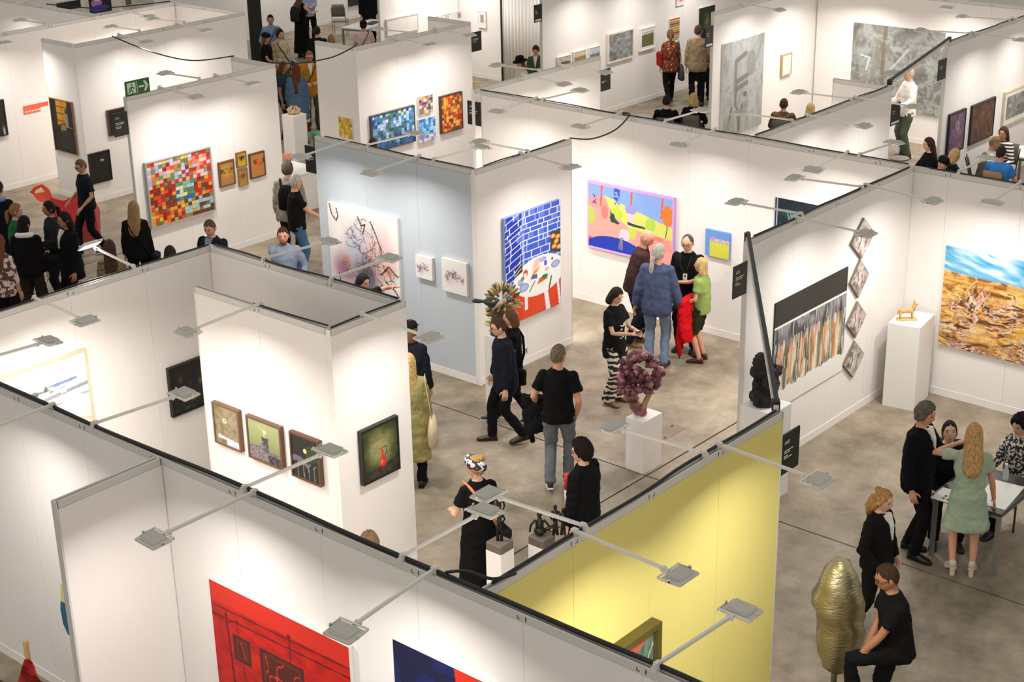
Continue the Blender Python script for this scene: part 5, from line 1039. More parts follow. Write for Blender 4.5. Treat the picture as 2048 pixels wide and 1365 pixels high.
# ------------------------------------------------------------------ tables and chairs
STEEL = mat((150, 148, 140), .35, metal=.6, key='steel')
def table(label, cx, cy, w, d, h, rz, top, legm=STEEL):
    t = thing('table', label, 'table', (cx, cy, 0), rz); MB().cbox((-w/2, -d/2, h-.03), (w/2, d/2, h), .005).obj('tabletop', top, t); MB().box((-w/2+.02, -d/2+.02, h-.075), (w/2-.02, d/2-.02, h-.03)).obj('apron', legm, t)
    for sx in (-1, 1):
        for sy in (-1, 1): MB().box((sx*(w/2-.035)-.022, sy*(d/2-.035)-.022, 0), (sx*(w/2-.035)+.022, sy*(d/2-.035)+.022, h-.03)).obj('leg', legm, t)
    return t
def chair(label, x, y, rz, col, legc=(60, 60, 58), arms=False, z=.45):
    c = thing('chair', label, 'chair', (x, y, 0), rz); M_ = mat(col, .6); L_ = mat(legc, .4, metal=.5)
    MB().cbox((-.22, -.21, z-.04), (.22, .22, z), .02).obj('seat', M_, c)
    mb = MB(); R = []
    mb.loft([((0, -.22-.03*k, z+.12+.12*k), .2-.01*k, .012, (1, 0, 0), (0, 1, 0)) for k in range(4)], 10); mb.obj('backrest', M_, c, True)
    for sx in (-1, 1):
        MB().tube([(sx*.19, .19, z-.03), (sx*.2, .2, 0)], .012, 7).obj('leg', L_, c); MB().tube([(sx*.19, -.31, z+.4), (sx*.19, -.2, z), (sx*.2, -.24, 0)], .012, 7).obj('leg', L_, c)
    return c
TB = mat((44, 45, 44), .35, key='table_black')
cA, cB, cC = at(1857, 993, .74), at(1988, 1042, .74), at(2060, 980, .74)
e1 = cB-cA; e2 = cC-cB; tw_ = np.linalg.norm(e1[:2]); tl_ = .95; u1 = nrm([e1[0], e1[1], 0]); u2 = np.array([1., 0, 0]); 
tcx = cA+np.array([tl_/2+.08, -tw_/2, 0])
table('black meeting table with steel legs beside the woman in the mint dress', tcx[0], tcx[1], tl_, max(.75, tw_), .74, 0, TB)
def flat(name, label, cat, px, z, w, d, rz, m, th=.004):
    q = at(*px, z); o = tag(MB().box((-w/2, -d/2, 0), (w/2, d/2, th)).obj(name, m), label, cat); o.location = (q[0], q[1], z+.001); o.rotation_euler.z = rz; return o
PAPER = mat((226, 223, 216), .7, key='paper')
flat('paper_sheet', 'white plan sheet lying across the black meeting table', 'paper', (1998, 990), .74, .62, .34, .1, PAPER); pp = flat('paper_sheet', 'printed white sheet at the corner of the black meeting table', 'paper', (1893, 992), .74, .3, .22, .0, PAPER)
for k in range(4): MB().box((-.1+.06*(k % 2), -.07+.05*(k//2), .004), (-.06+.06*(k % 2), -.04+.05*(k//2), .0055)).obj('printed_block', mat((90, 90, 88), .7), pp)
def bottle(label, px, z, h=.2):
    q = at(*px, z); b = thing('bottle', label, 'bottle', (q[0], q[1], z)); G = mat((206, 212, 214), .08, alpha=.45, key='glass')
    MB().lathe([(.03, 0), (.034, .01), (.034, h*.6), (.014, h*.8), (.014, h*.92)], seg=14).obj('bottle_body', G, b, True); MB().lathe([(.016, h*.9), (.016, h)], seg=12).obj('cap', PAPER, b)
bottle('clear water bottle on the black meeting table', (2010, 962), .74)
# tables of the far groups
q = at(2040, 325, .74); table('white table beside the man in the bright blue shirt', q[0]+.75, q[1]-.1, .8, 1.2, .74, 0, PAPER)
q = at(2035, 316, .74)
for k, (dx, lb) in enumerate(((0, 'open white booklet on the white table behind the golden landscape wall'), (.3, 'crumpled white papers at the far side of the white table'))):
    o = tag(MB().box((-.12, -.16, 0), (.12, .16, .02)).obj('booklet', PAPER), lb, 'paper'); o.location = (q[0]+.6+dx, q[1]-.1-.35*k, .741); o.rotation_euler.z = .4+k
q = at(735, 50, .74); table('white table with leaflets before the far back wall', q[0]+.1, q[1]+.1, 1.4, .75, .74, .2, PAPER); flat('leaflet_stack', 'dark leaflet stack on the far white table', 'leaflets', (745, 47), .741, .4, .2, .3, mat((70, 70, 70), .6), .03)
q = at(722, 66, 0); chair('grey chair with a broad back at the far white table', q[0]-.6, q[1]+.2, -.9, (120, 116, 108), (170, 168, 160))
# wine glass on a small table in the rear right booth
q = at(1794, 318, 1.0); rt = thing('round_table', 'small high table with a wine glass inside the rear right booth', 'table', (q[0]+.1, q[1], 0)); MB().lathe([(.0, .97), (.17, .97), (.17, 1.), (0, 1.)], seg=24).obj('tabletop', mat((120, 110, 96), .5), rt); MB().lathe([(.03, .02), (.03, .97)], seg=10).obj('column', STEEL, rt); MB().lathe([(.24, 0), (.24, .015), (.03, .03)], seg=20).obj('base', STEEL, rt)
wg = thing('wine_glass', 'empty wine glass on the small high table', 'glass', (q[0], q[1], 1.0)); G = mat((206, 212, 214), .08, alpha=.45, key='glass'); MB().lathe([(.034, 0), (.006, .006), (.005, .09), (.03, .12), (.04, .16), (.03, .22)], seg=14).obj('bowl', G, wg, True)
# pleated curtain beside the framed prints
cu = MB(); n = 90; vs = []
for k in range(n+1):
    y = 25.5-1.35*k/n*1.0; x = 29.2+.014*math.sin(k*.9)+.006*math.sin(k*2.3); vs += [(x, y, .04), (x, y, 3.0)]
cu.add(vs, [(2*k, 2*k+2, 2*k+3, 2*k+1) for k in range(n)]); co_ = cu.obj('curtain', mat((240, 236, 230), .85), None, True); tag(co_, 'white pleated curtain hanging between the print wall and the photo wall', 'curtain'); sm = co_.modifiers.new('thickness', 'SOLIDIFY'); sm.thickness = .012
tag(MB().tube([(29.2, 25.56, 3.02), (29.2, 24.1, 3.02)], .018, 8).obj('curtain_rail', ALU), 'metal rail carrying the white pleated curtain', 'rail')
tag(MB().box((29.16, 25.5, 0), (29.2, 25.53, 3)).obj('dark_gap_strip', BLACK), 'thin black strip standing in for the dark wall-end gap beside the white curtain', 'post')  # added strip; its black stands in for the dark gap at the wall end
# far upper left: dark pictures and a purple balloon-like piece on the far wall
def far_pic(label, px, fn, fr=(226, 222, 214)):
    return P('picture', label, 'X', 36.0, px, fn, frame=fr, fw=.05)
far_pic('dark picture high behind the far left walls', ((108, 5), (163, 19), (163, -8), (108, 28)), plain((26, 25, 24), .3))
far_pic('dark picture with a purple and blue balloon shape behind the far left walls', ((173, -8), (224, 24), (224, -16), (173, 34)), lambda U, V: Art(U, V, (24, 24, 24)).ell(.35, .62, .24, .26, (190, 120, 190)).ell(.45, .28, .4, .2, (70, 66, 170)).ell(.4, .78, .12, .05, (236, 226, 236)).I)
far_pic('small brown picture behind the far left walls', ((246, -10), (264, 12), (264, -14), (246, 15)), plain((110, 96, 70), .5))
# ------------------------------------------------------------------ people
SKINS = {'l': (206, 160, 132), 'm': (188, 138, 108), 't': (164, 112, 82), 'r': (204, 146, 116)}
def fab(c, pat=None):
    if pat: return pat
    return mat(c, .9, bump=.3, bscale=11, var=.12, vscale=5, spec=.12)
def rotx(a): c, s = math.cos(a), math.sin(a); return np.array([[1, 0, 0], [0, c, -s], [0, s, c]])
def rotz(a): c, s = math.cos(a), math.sin(a); return np.array([[c, -s, 0], [s, c, 0], [0, 0, 1]])
def ik(a, t, l1, l2, hint):
    a, t = np.array(a, float), np.array(t, float); d = t-a; L = np.linalg.norm(d)
    if L > (l1+l2)*.995: t = a+d/L*(l1+l2)*.995; L = (l1+l2)*.995; d = t-a
    n = d/L; x = (l1*l1-l2*l2+L*L)/(2*L); h = math.sqrt(max(0, l1*l1-x*x)); hv = np.array(hint, float); hv = hv-(hv@n)*n; return a+n*x+nrm(hv)*h, t
HM = {}
def head_mesh(mb, c, R, s, fem, mi=0, eyes=1, brow=2, lip=3):
    rx, ry, rz_ = (.076 if fem else .080)*s, .098*s, .121*s; nu, nv = 26, 20; V = []; Fc = []
    def shape(dx, dy, dz):
        x, y, z = dx*rx, dy*ry, dz*rz_; low = max(0, -dz)
        x *= 1-.30*low**1.6; 
        if dy < 0: y *= 1-.30*low
        else: y *= 1-.06*low
        if dz < -.55 and dy > 0: y += .008*s
        fx = x/s; fz = z/s
        if dy > 0:
            y += s*.024*math.exp(-(fx/.013)**2-((fz+.020)/.022)**2)+s*.012*math.exp(-(fx/.010)**2-((fz-.005)/.022)**2)
            for e in (-1, 1): y -= s*.009*math.exp(-((fx-e*.032)/.018)**2-((fz-.014)/.013)**2)
            y += s*.005*math.exp(-((fz-.036)/.010)**2)*math.exp(-(fx/.05)**2)+s*.006*math.exp(-(fx/.024)**2-((fz+.062)/.012)**2)+s*.006*math.exp(-(fx/.02)**2-((fz+.1)/.012)**2)
        return np.array([x, y, z])
    for j in range(nv+1):
        a = PI*j/nv
        for i in range(nu):
            b = 2*PI*i/nu; V.append(c+R@shape(math.sin(a)*math.cos(b), math.sin(a)*math.sin(b), math.cos(a)))
    for j in range(nv):
        for i in range(nu): Fc.append((j*nu+i, (j+1)*nu+i, (j+1)*nu+(i+1) % nu, j*nu+(i+1) % nu))
    mb.add(V, Fc, mi)
    for e in (-1, 1):
        mb.ell(c+R@np.array([e*.032*s, .0805*s, .014*s]), np.array([.0125, .008, .0065])*s, 8, 5, eyes, R); mb.ell(c+R@np.array([e*.033*s, .088*s, .034*s]), np.array([.017, .006, .0035])*s, 8, 4, brow, R)
        mb.ell(c+R@np.array([e*(rx/s+.002)*s, -.008*s, -.004*s]), np.array([.010, .019, .031])*s, 8, 6, mi, R)
    mb.ell(c+R@np.array([0, .089*s, -.062*s]), np.array([.021, .007, .0055])*s, 8, 5, lip, R)
def hair_mesh(c, R, s, style, fem):
    mb = MB(); big = 1.10
    if style == 'bald': return None
    tab = {'short': [(0, .60), (30, .62), (50, .50), (66, .34), (76, .0), (88, -.22), (100, -.05), (118, -.42), (180, -.66)], 'thin': [(0, .99), (40, .95), (58, .55), (76, .1), (88, -.2), (100, -.05), (118, -.42), (180, -.64)], 'fringe': [(0, .36), (40, .30), (60, -.1), (85, -.3), (180, -.7)]}.get(style, [(0, .66), (30, .60), (52, .30), (70, -.2), (90, -.5), (110, -.65), (180, -.75)])
    top_k = {'short': .075, 'thin': .02}.get(style, .04); big = 1.055
    if style in ('curly', 'afro'): big = 1.17 if style == 'curly' else 1.32
    if style in ('bob', 'long', 'vlong'): big = 1.10
    hs = c[0]*40+c[2]*30; A = [t[0] for t in tab]; B = [t[1] for t in tab]; nu, nv = 40, 28; V = []; Fc = []; rs = random.Random(int(abs(c[0]*1000)) % 97)
    for j in range(nv+1):
        a = PI*j/nv
        for i in range(nu):
            b = 2*PI*i/nu; d = np.array([math.sin(a)*math.cos(b), math.sin(a)*math.sin(b), math.cos(a)])
            phi = math.degrees(math.atan2(abs(d[0]), d[1])); zl = float(np.interp(phi, A, B)); k = 1/(1+math.exp(-(d[2]-zl+.07*math.sin(b*9+hs)+.05*math.sin(b*23+2*hs))*26)); m = .82+(big+top_k*max(0, d[2]-.2)-.82)*k
            if style in ('curly', 'afro'): m += .07*k*math.sin(b*7+j*1.7)*math.sin(a*9)+rs.uniform(-.03, .03)*k
            else: m += .012*k*math.sin(b*13+j*.3)+rs.uniform(-.008, .008)*k
            x, y, z = d[0]*.080, d[1]*.098-.002, d[2]*.121+.002
            if d[1] < 0: y *= 1-.22*max(0, -d[2])
            V.append(c+R@(np.array([x*m*1.02, y*m, z*m])*s))
    for j in range(nv):
        for i in range(nu): Fc.append((j*nu+i, (j+1)*nu+i, (j+1)*nu+(i+1) % nu, j*nu+(i+1) % nu))
    mb.add(V, Fc)
    P_ = lambda x, y, z: c+R@(np.array([x, y, z])*s); ax, ay = R@np.array([1., 0, 0]), R@np.array([0, 1., 0])
    def drop(rows, seg=22):
        Rr = []
        for (z, rx, ry, y) in rows:
            q = []
            for k in range(seg):
                t = 2*PI*k/seg; w = 1+.05*math.sin(k*3.1+z*20); cy = math.sin(t); q.append(P_(rx*math.cos(t)*w, y+(ry*cy*w if cy < 0 else ry*.35*cy), z))
            Rr.append(q)
        mb.rings(Rr)
    if style == 'bob': drop([(.05, .085, .095, -.005), (-.02, .092, .10, -.012), (-.09, .098, .10, -.022), (-.135, .094, .088, -.028), (-.15, .07, .06, -.03)])
    if style == 'long': drop([(.05, .085, .095, -.005), (-.03, .092, .098, -.014), (-.12, .098, .085, -.034), (-.22, .105, .062, -.06), (-.32, .1, .045, -.082), (-.40, .075, .03, -.09), (-.44, .04, .015, -.09)])
    if style == 'vlong': drop([(.05, .085, .095, -.005), (-.03, .09, .098, -.014), (-.12, .095, .085, -.034), (-.24, .1, .06, -.066), (-.38, .09, .042, -.088), (-.5, .06, .03, -.09)])
    if style == 'pony':
        mb.tube([P_(0, -.10, .0), P_(0, -.135, -.03), P_(0, -.13, -.09), P_(0, -.12, -.17), P_(0, -.12, -.22)], [.022, .03, .034, .028, .008], 10)
    if style == 'topbun': mb.ell(P_(0, -.075, .10), np.array([.045, .045, .038])*s, 12, 9, 0, R)
    if style == 'bun': mb.ell(P_(0, -.085, .085), np.array([.04, .04, .035])*s, 10, 8, 0, R); mb.tube([P_(0, -.09, -.02), P_(.01, -.11, -.14), P_(.0, -.11, -.26)], [.05, .05, .012], 10); drop([(.02, .08, .09, -.01), (-.08, .075, .08, -.03), (-.16, .05, .04, -.06)])
    if style == 'lowpony': mb.tube([P_(0, -.09, -.05), P_(0, -.115, -.09), P_(0, -.12, -.16), P_(0, -.115, -.24), P_(0, -.11, -.28)], [.03, .018, .034, .03, .006], 10)
    return mb
def hand_mesh(mb, w, d, wd, side, s, curl=.5):
    """palm and five bent fingers continuing from wrist w along d; wd = finger spread axis"""
    d = nrm(d); wd = nrm(wd-(wd@d)*d); n = np.cross(d, wd)
    if n[0]*side > 0: n = -n
    mb.loft([(w-d*.01*s, .024*s, .018*s, wd, n), (w+d*.03*s, .036*s, .016*s, wd, n), (w+d*.08*s, .041*s, .014*s, wd, n), (w+d*.095*s, .036*s, .011*s, wd, n)], 8)
    for k, (o, L) in enumerate(((-.03, .062), (-.01, .074), (.011, .078), (.031, .068))):
        a = w+d*.085*s+wd*o*s; b = a+(d*math.cos(curl*.6)+n*math.sin(curl*.6))*L*.5*s; e = b+(d*math.cos(curl*1.5)+n*math.sin(curl*1.5))*L*.5*s; mb.tube([a, b, e], [.0092*s, .0085*s, .0065*s], 6)
    a = w+d*.025*s+wd*.03*s; b = a+nrm(d*.6+wd*.7+n*.3)*.04*s; e = b+nrm(d*.9+wd*.25+n*.4)*.034*s; mb.tube([a, b, e], [.012*s, .0105*s, .007*s], 6)
def person(label, head=None, foot=None, a=0, h=None, fem=False, skin='l', hair=('short', (60, 44, 32)), top=('tee', (20, 20, 20)), bottom=('trousers', (22, 22, 24)), shoes=(30, 26, 24), sole=None,
           lean=0, hy=0, hp=8, hands=None, feet=None, sit=False, glasses=False, belly=0., pos=None, extra=None, vee=None, heel=0., group='visitors of the art fair', wide=1., boots=False, beard=None, socks=False, curl=.5):
    hh = h or 1.72
    if pos is not None: x, y = pos
    elif foot is not None: x, y = at(*foot, 0)[:2]
    else: x, y = at(*head, hh)[:2]
    if foot is not None and h is None and head is not None: hh = min(1.9, max(1.5, zat(x, y, head[1])+(.0)))
    SZ = 0.
    if sit: full = 1.72; SZ = max(0., (h or 1.3)-1.305)
    else: full = hh
    s = full/1.755
    toc = nrm((-x, -y, 0)); rgt = np.array([-toc[1], toc[0], 0]); rgt = rgt if rgt@_r > 0 else -rgt
    fv = math.cos(math.radians(a))*toc+math.sin(math.radians(a))*rgt; rz = math.atan2(fv[1], fv[0])-PI/2
    root = thing('person', label, 'person', (x, y, 0), rz, None)
    dist = np.linalg.norm(np.array([x, y, 1])-CAM); vox = (.0135 if dist < 18.5 else .017 if dist < 24 else .022)*s
    sw = (.142 if fem else .160)*wide; hw = .092
    pz = .50+SZ if sit else .935
    RL = rotx(math.radians(-lean)); piv = np.array([0, 0, pz])
    dz = pz-.935
    up = lambda p: (piv+RL@(np.array(p, float)+np.array([0, 0, dz])-piv))*s      # upper-body point given in upright standing coordinates
    G = lambda p: np.array(p, float)*s
    # skeleton
    hands = hands or {}; feet = feet or {}
    hd = {}
    for sd, k in ((-1, 'L'), (1, 'R')):
        sh = up((sd*sw, -.005, 1.388)); t = hands.get(k); 
        if t is None:
            t = (sd*.20, .36, .62+SZ) if sit else (sd*(sw+.075), .06, .85); tp = G(t)
        else: tp = up(t) if not sit else up(t)
        el, wr_ = ik(sh, tp, .29*s, .26*s, (sd*.6, -1, -.35)); hd[k] = (sh, el, wr_)
    lg = {}
    for sd, k in ((-1, 'L'), (1, 'R')):
        hp_ = G((sd*hw, 0, pz-.01)); f = feet.get(k)
        if f is None: f = (sd*.13, .46, 0) if sit else (sd*.105, 0, 0)
        an = G((f[0], f[1]-.02, f[2]+.085+heel)); kn, an = ik(hp_, an, .44*s, .435*s, (sd*.08, 1, 0)); lg[k] = (hp_, kn, an, f)
    # body (skin)
    mb = MB(); wst = 1+belly
    fy = .9 if fem else 1.
    rows = [(.84, .15, .105), (.93, .166, .118), (1.03, .148*wst*fy, .108*wst), (1.13, .138*wst*fy, .104*wst), (1.25, .152*wst, .112), (1.34, .158*wide, .106), (1.40, .136*wide, .086), (1.45, .082, .064), (1.49, .055, .056)]
    AX = np.array([1., 0, 0]); AY = RL@np.array([0, 1., 0])
    mb.loft([(up((0, 0, z)), rx*s, ry*s, AX, AY) for z, rx, ry in rows], 16)
    mb.tube([up((0, -.012, 1.42)), up((0, -.004, 1.50)), up((0, .014, 1.58))], [.062*s, .053*s, .052*s] if not fem else [.052*s, .045*s, .045*s], 10)
    fl_ = .88 if fem else 1.
    for k in 'LR':
        sh, el, wr_ = hd[k]; mb.tube([sh+(el-sh)*.0, sh+(el-sh)*.35, el, el+(wr_-el)*.3, wr_], [.046*s*fl_, .045*s*fl_, .038*s*fl_, .039*s*fl_, .026*s*fl_], 10)
        hp_, kn, an, f = lg[k]; mb.tube([hp_, hp_+(kn-hp_)*.4, kn, kn+(an-kn)*.3, an], [.086*s, .076*s, .054*s, .054*s, .036*s], 10)
        mb.tube([an, an-np.array([0, -.05, .05])*s, an+np.array([0, .12, -.06])*s], [.036*s, .034*s, .026*s], 8)
    HR = RL@rotz(math.radians(hy))@rotx(math.radians(-hp)); hc = up((0, .024, 1.614)); ex = MB(); head_mesh(ex, hc, HR, s, fem)
    for sd, k in ((-1, 'L'), (1, 'R')):
        sh, el, wr_ = hd[k]; d = wr_-el; wd = np.array([0, 1., 0]) if abs(nrm(d)[1]) < .6 else np.array([-sd*1., 0, .25]); hand_mesh(ex, wr_, d, wd, sd, s, curl)
    hc_col = hair[1]; bm = mb.obj('body', [mat(SKINS[skin], .55, var=.05, vscale=18), mat((38, 26, 20), .3), mat(tuple(int(v*.8) for v in hc_col), .8), mat((158, 84, 76), .5)], root, True)
    PEND.append((bm, vox, 2, 0, 0, ex))
    # hair, beard, glasses
    hm = hair_mesh(hc, HR, s, hair[0], fem)
    if hm: hm.obj('hair', mat(hc_col, .7, bump=.7, bscale=60, var=.45, vscale=26, stretch=(3, 3, .6), spec=.18), root, True)
    if beard:
        b = MB(); b.ell(hc+HR@(np.array([0, .045, -.082])*s), np.array([.055, .05, .04])*s, 12, 8, 0, HR); b.obj('beard', mat(beard, .8, bump=.5, bscale=70), root, True)
    if glasses:
        g = MB()
        for e in (-1, 1):
            C_ = [hc+HR@(np.array([e*.032+.023*math.cos(t), .101, .013+.017*math.sin(t)])*s) for t in np.linspace(0, 2*PI, 11)]; g.tube(C_, .0032*s, 5); g.tube([hc+HR@(np.array([e*.055, .1, .018])*s), hc+HR@(np.array([e*.082, .05, .018])*s), hc+HR@(np.array([e*.085, -.01, .012])*s)], .0032*s, 5)
        g.tube([hc+HR@(np.array([-.01, .106, .015])*s), hc+HR@(np.array([.01, .106, .015])*s)], .003*s, 5); g.obj('glasses', mat((24, 20, 18), .3), root)
    # clothes
    kd, tc = top[0], top[1]; tm = fab(tc, top[2] if len(top) > 2 else None)
    spec = {'tee': (.017, .84, .62), 'shirt': (.020, .82, 1.9), 'sweater': (.024, .83, 1.92), 'jacket': (.034, .76, 1.94), 'coat': (.038, .5, 1.94), 'dress': (.014, .5, .55), 'longdress': (.014, .12, .0), 'tank': (.012, .84, .0), 'vest': (.02, .8, .0), 'blouse': (.02, .82, 1.4), 'polo': (.018, .84, .7), 'overshirt': (.03, .74, 1.6)}[kd]
    of, hem, sl = spec
    if len(top) > 3: hem = top[3]
    mb = MB(); rr = []
    lo = max(hem, .8)
    for z, rx, ry in [(lo, 0, 0), (.93, .168, .122), (1.03, .156*wst*fy, .114*wst), (1.13, .150*wst*fy, .112*wst), (1.25, .158*wst, .116), (1.34, .164*wide, .110), (1.40, .146*wide, .094), (1.44, .108, .078), (1.478, .070, .066)]:
        if rx == 0: rx, ry = .166, .124
        if z < lo-1e-6: continue
        k_ = of*(1.0 if z < 1.3 else .75 if z < 1.43 else .25); rr.append((up((0, 0, z)), (rx+k_)*s, (ry+k_)*s, AX, AY))
    mb.loft(rr, 18)
    if sl > 0:
        for k in 'LR':
            sh, el, wr_ = hd[k]; sh2 = sh; mb.ell(sh, np.array([.054*fl_+of*.75]*3)*s, 12, 9)
            if sl <= 1: mb.tube([sh2, sh+(el-sh)*sl*.5, sh+(el-sh)*sl], [(.052*fl_+of*.7)*s, (.053*fl_+of)*s, (.056*fl_+of*1.1)*s], 10, cap=.05)
            else: mb.tube([sh2, sh+(el-sh)*.4, el, el+(wr_-el)*.4, el+(wr_-el)*(sl-1)], [(.052*fl_+of*.7)*s, (.050*fl_+of*.8)*s, (.043*fl_+of*.75)*s, (.041*fl_+of*.65)*s, (.031*fl_+of*.6)*s], 10, cap=.05)
    else:
        for k in 'LR':
            if kd in ('tank', 'vest'): mb.ell(hd[k][0]+np.array([-.03*(1 if hd[k][0][0] > 0 else -1), 0, .004])*s, np.array([.062, .066, .064])*s, 10, 7)
    if hem < .8 and not sit:
        fl = {'coat': .235, 'dress': .25, 'longdress': .27, 'jacket': .185, 'overshirt': .19}.get(kd, .19); fxm = np.mean([lg[k][3][1] for k in 'LR'])
        w1 = .178+of; mb.loft([(up((0, 0, .96)), (w1-.005)*s, (.125+of)*s), (up((0, 0, .86)), w1*s, (.130+of)*s), (G((0, fxm*.3, (hem+.86)/2)), (w1+fl)/2*s, (.130+of+fl*.72)/2*s), (G((0, fxm*.6, hem)), fl*s, fl*.72*s)], 22, p=2.1)
    o = mb.obj({'tee': 'tee_shirt', 'polo': 'polo_shirt', 'tank': 'top', 'longdress': 'dress'}.get(kd, kd), tm, root, True)
    PEND.append((o, vox, 1, (.036 if kd in ('jacket', 'coat', 'overshirt', 'blouse') else .027)*s, .075, None))
    if vee is not None:
        v = MB(); q = lambda x_, y_, z_: up((x_, y_, z_)); k_ = .127+of*.9
        v.add([q(-.055, k_-.055, 1.475), q(.055, k_-.055, 1.475), q(.03, k_-.004, 1.36), q(.0, k_+.012, 1.2), q(-.03, k_-.004, 1.36), q(-.055, .02, 1.475), q(.055, .02, 1.475), q(0, .03, 1.2)], [(0, 1, 2, 4), (4, 2, 3), (0, 5, 6, 1), (0, 4, 3, 7, 5), (1, 6, 7, 3, 2)]); v.obj('shirt_front', fab(vee), root)
    bk, bc = bottom[0], bottom[1]
    if bk:
        bmat = fab(bc, bottom[2] if len(bottom) > 2 else None); mb = MB()
        if bk in ('skirt', 'longskirt', 'miniskirt'):
            hz = {'skirt': .5, 'longskirt': .12, 'miniskirt': .62}[bk]; fl = {'skirt': .24, 'longskirt': .25, 'miniskirt': .22}[bk]; fxm = np.mean([lg[k][3][1] for k in 'LR'])
            mb.loft([(up((0, 0, 1.05)), .150*s, .118*s), (up((0, 0, .95)), .182*s, .136*s), (G((0, fxm*.3, .75)), .2*s, .155*s), (G((0, fxm*.7, hz)), fl*s, fl*.8*s)], 24, p=2.1)
        else:
            z1 = 1.0; mb.loft([(up((0, 0, 1.02)), .158*s*wst, .118*s*wst, AX, AY), (up((0, 0, .95)), .178*s, .132*s, AX, AY), (G((0, 0, pz-.05)), .176*s, .132*s), (G((0, .0, pz-.12)), .13*s, .1*s)], 16)
            for k in 'LR':
                hp_, kn, an, f = lg[k]; cuff = {'trousers': .062, 'jeans': .060, 'flare': .098, 'slim': .05, 'wide': .1, 'shorts': .1}[bk]
                if bk == 'shorts': mb.tube([hp_, hp_+(kn-hp_)*.5, hp_+(kn-hp_)*.98], [.098*s, .1*s, .1*s], 12, cap=.05)
                else: mb.tube([hp_, hp_+(kn-hp_)*.4, kn, kn+(an-kn)*.45, an+np.array([0, 0, -.02])*s], [.097*s, .09*s, (.07 if bk != 'wide' else .09)*s, (.066 if bk not in ('wide', 'flare') else .08)*s, cuff*s], 12, cap=.05)
        o = mb.obj({'shorts': 'shorts', 'skirt': 'skirt', 'longskirt': 'skirt', 'miniskirt': 'skirt'}.get(bk, 'trousers'), bmat, root, True); PEND.append((o, vox, 1, .030*s, .07, None))
    # shoes
    for sd, k in ((-1, 'L'), (1, 'R')):
        hp_, kn, an, f = lg[k]; c0 = G((f[0], f[1], f[2])); tz = rotz(math.radians(-sd*9)); tilt = rotx(-min(.6, f[2]*3) if f[1] < 0 else min(.35, f[2]*2)); Rf = tz@tilt
        q = lambda x_, y_, z_: c0+Rf@(np.array([x_, y_, z_])*s); hl = heel
        rows = [(-.085, .026, .03, .05), (-.07, .035, .045, .055), (-.02, .035, .05, .062), (.05, .041, .035, .045), (.11, .045, .026, .034), (.16, .038, .02, .027), (.185, .018, .012, .02)]
        mb = MB(); R_ = []
        for (yy, w, hgt, zc) in rows:
            lift = hl*max(0, min(1, (.08-yy)/.12)); R_.append([q(w*math.cos(t), yy, zc+lift+hgt*math.sin(t) if math.sin(t) > 0 else .016+lift) for t in np.linspace(0, 2*PI, 11)[:-1]])
        mb.rings(R_)
        if boots: mb.tube([an+(kn-an)*.28, an+(kn-an)*.1, q(0, -.02, .06)], [.056*s, .05*s, .045*s], 10)
        so = mb.obj('shoe', mat(shoes, .45), root, True); mb = MB(); R_ = []
        for (yy, w, hgt, zc) in rows:
            lift = hl*max(0, min(1, (.08-yy)/.12)); R_.append([q(w*1.05*cx, yy*1.02, zz+lift) for cx, zz in ((-1, 0), (1, 0), (1, .02), (-1, .02))])
        mb.rings(R_)
        if hl: mb.loft([(q(0, -.055, 0), .025*s, .03*s), (q(0, -.055, hl+.01), .03*s, .034*s)], 8)
        mb.obj('sole', mat(sole or tuple(int(v*.6) for v in shoes), .7), so)
    root['_s'] = s
    info = dict(root=root, s=s, up=up, G=G, hd=hd, hc=hc, HR=HR, pos=np.array([x, y, 0]), rz=rz, lg=lg); del root['_s']
    if extra: extra(info)
    return info
# --- things carried or worn
def wpt(I, p): return I['pos']+rotz(I['rz'])@np.array(p)
def strap_pts(I, side=1, lowz=.93, r=.035):
    """crossbody strap: from the hip over the opposite shoulder, front and back"""
    u = I['up']; k = 1
    F_ = [u((side*.17, .10, lowz)), u((side*.05, .165, 1.12)), u((-side*.05, .16, 1.28)), u((-side*.12, .085, 1.43)), u((-side*.12, -.07, 1.44)), u((-side*.04, -.155, 1.3)), u((side*.08, -.16, 1.1)), u((side*.185, -.09, lowz))]
    return [wpt(I, p) for p in F_]
def crossbag(label, side=1, col=(24, 22, 22), strap=None, size=(.26, .1, .2), lowz=.93, name='shoulder_bag', sw_=.017):
    def f(I):
        P_ = strap_pts(I, side, lowz); c = wpt(I, I['up']((side*.27, -.02, lowz-.12))); root = thing(name, label, 'bag', tuple(c), I['rz']+PI/2)
        L_ = [p-c for p in P_]; Li = [rotz(-(I['rz']+PI/2))@p for p in L_]
        MB().cbox((-size[0]/2, -size[1]/2, -size[2]/2), (size[0]/2, size[1]/2, size[2]/2), .03).obj('bag_body', fab(col), root)
        MB().tube(Li, sw_, 6, flat=.4).obj('strap', fab(strap or col), root, True)
        MB().cbox((-size[0]/2-.004, -size[1]/2-.006, .0), (size[0]/2+.004, size[1]/2+.006, size[2]/2+.004), .03).obj('flap', fab(col), root)
    return f
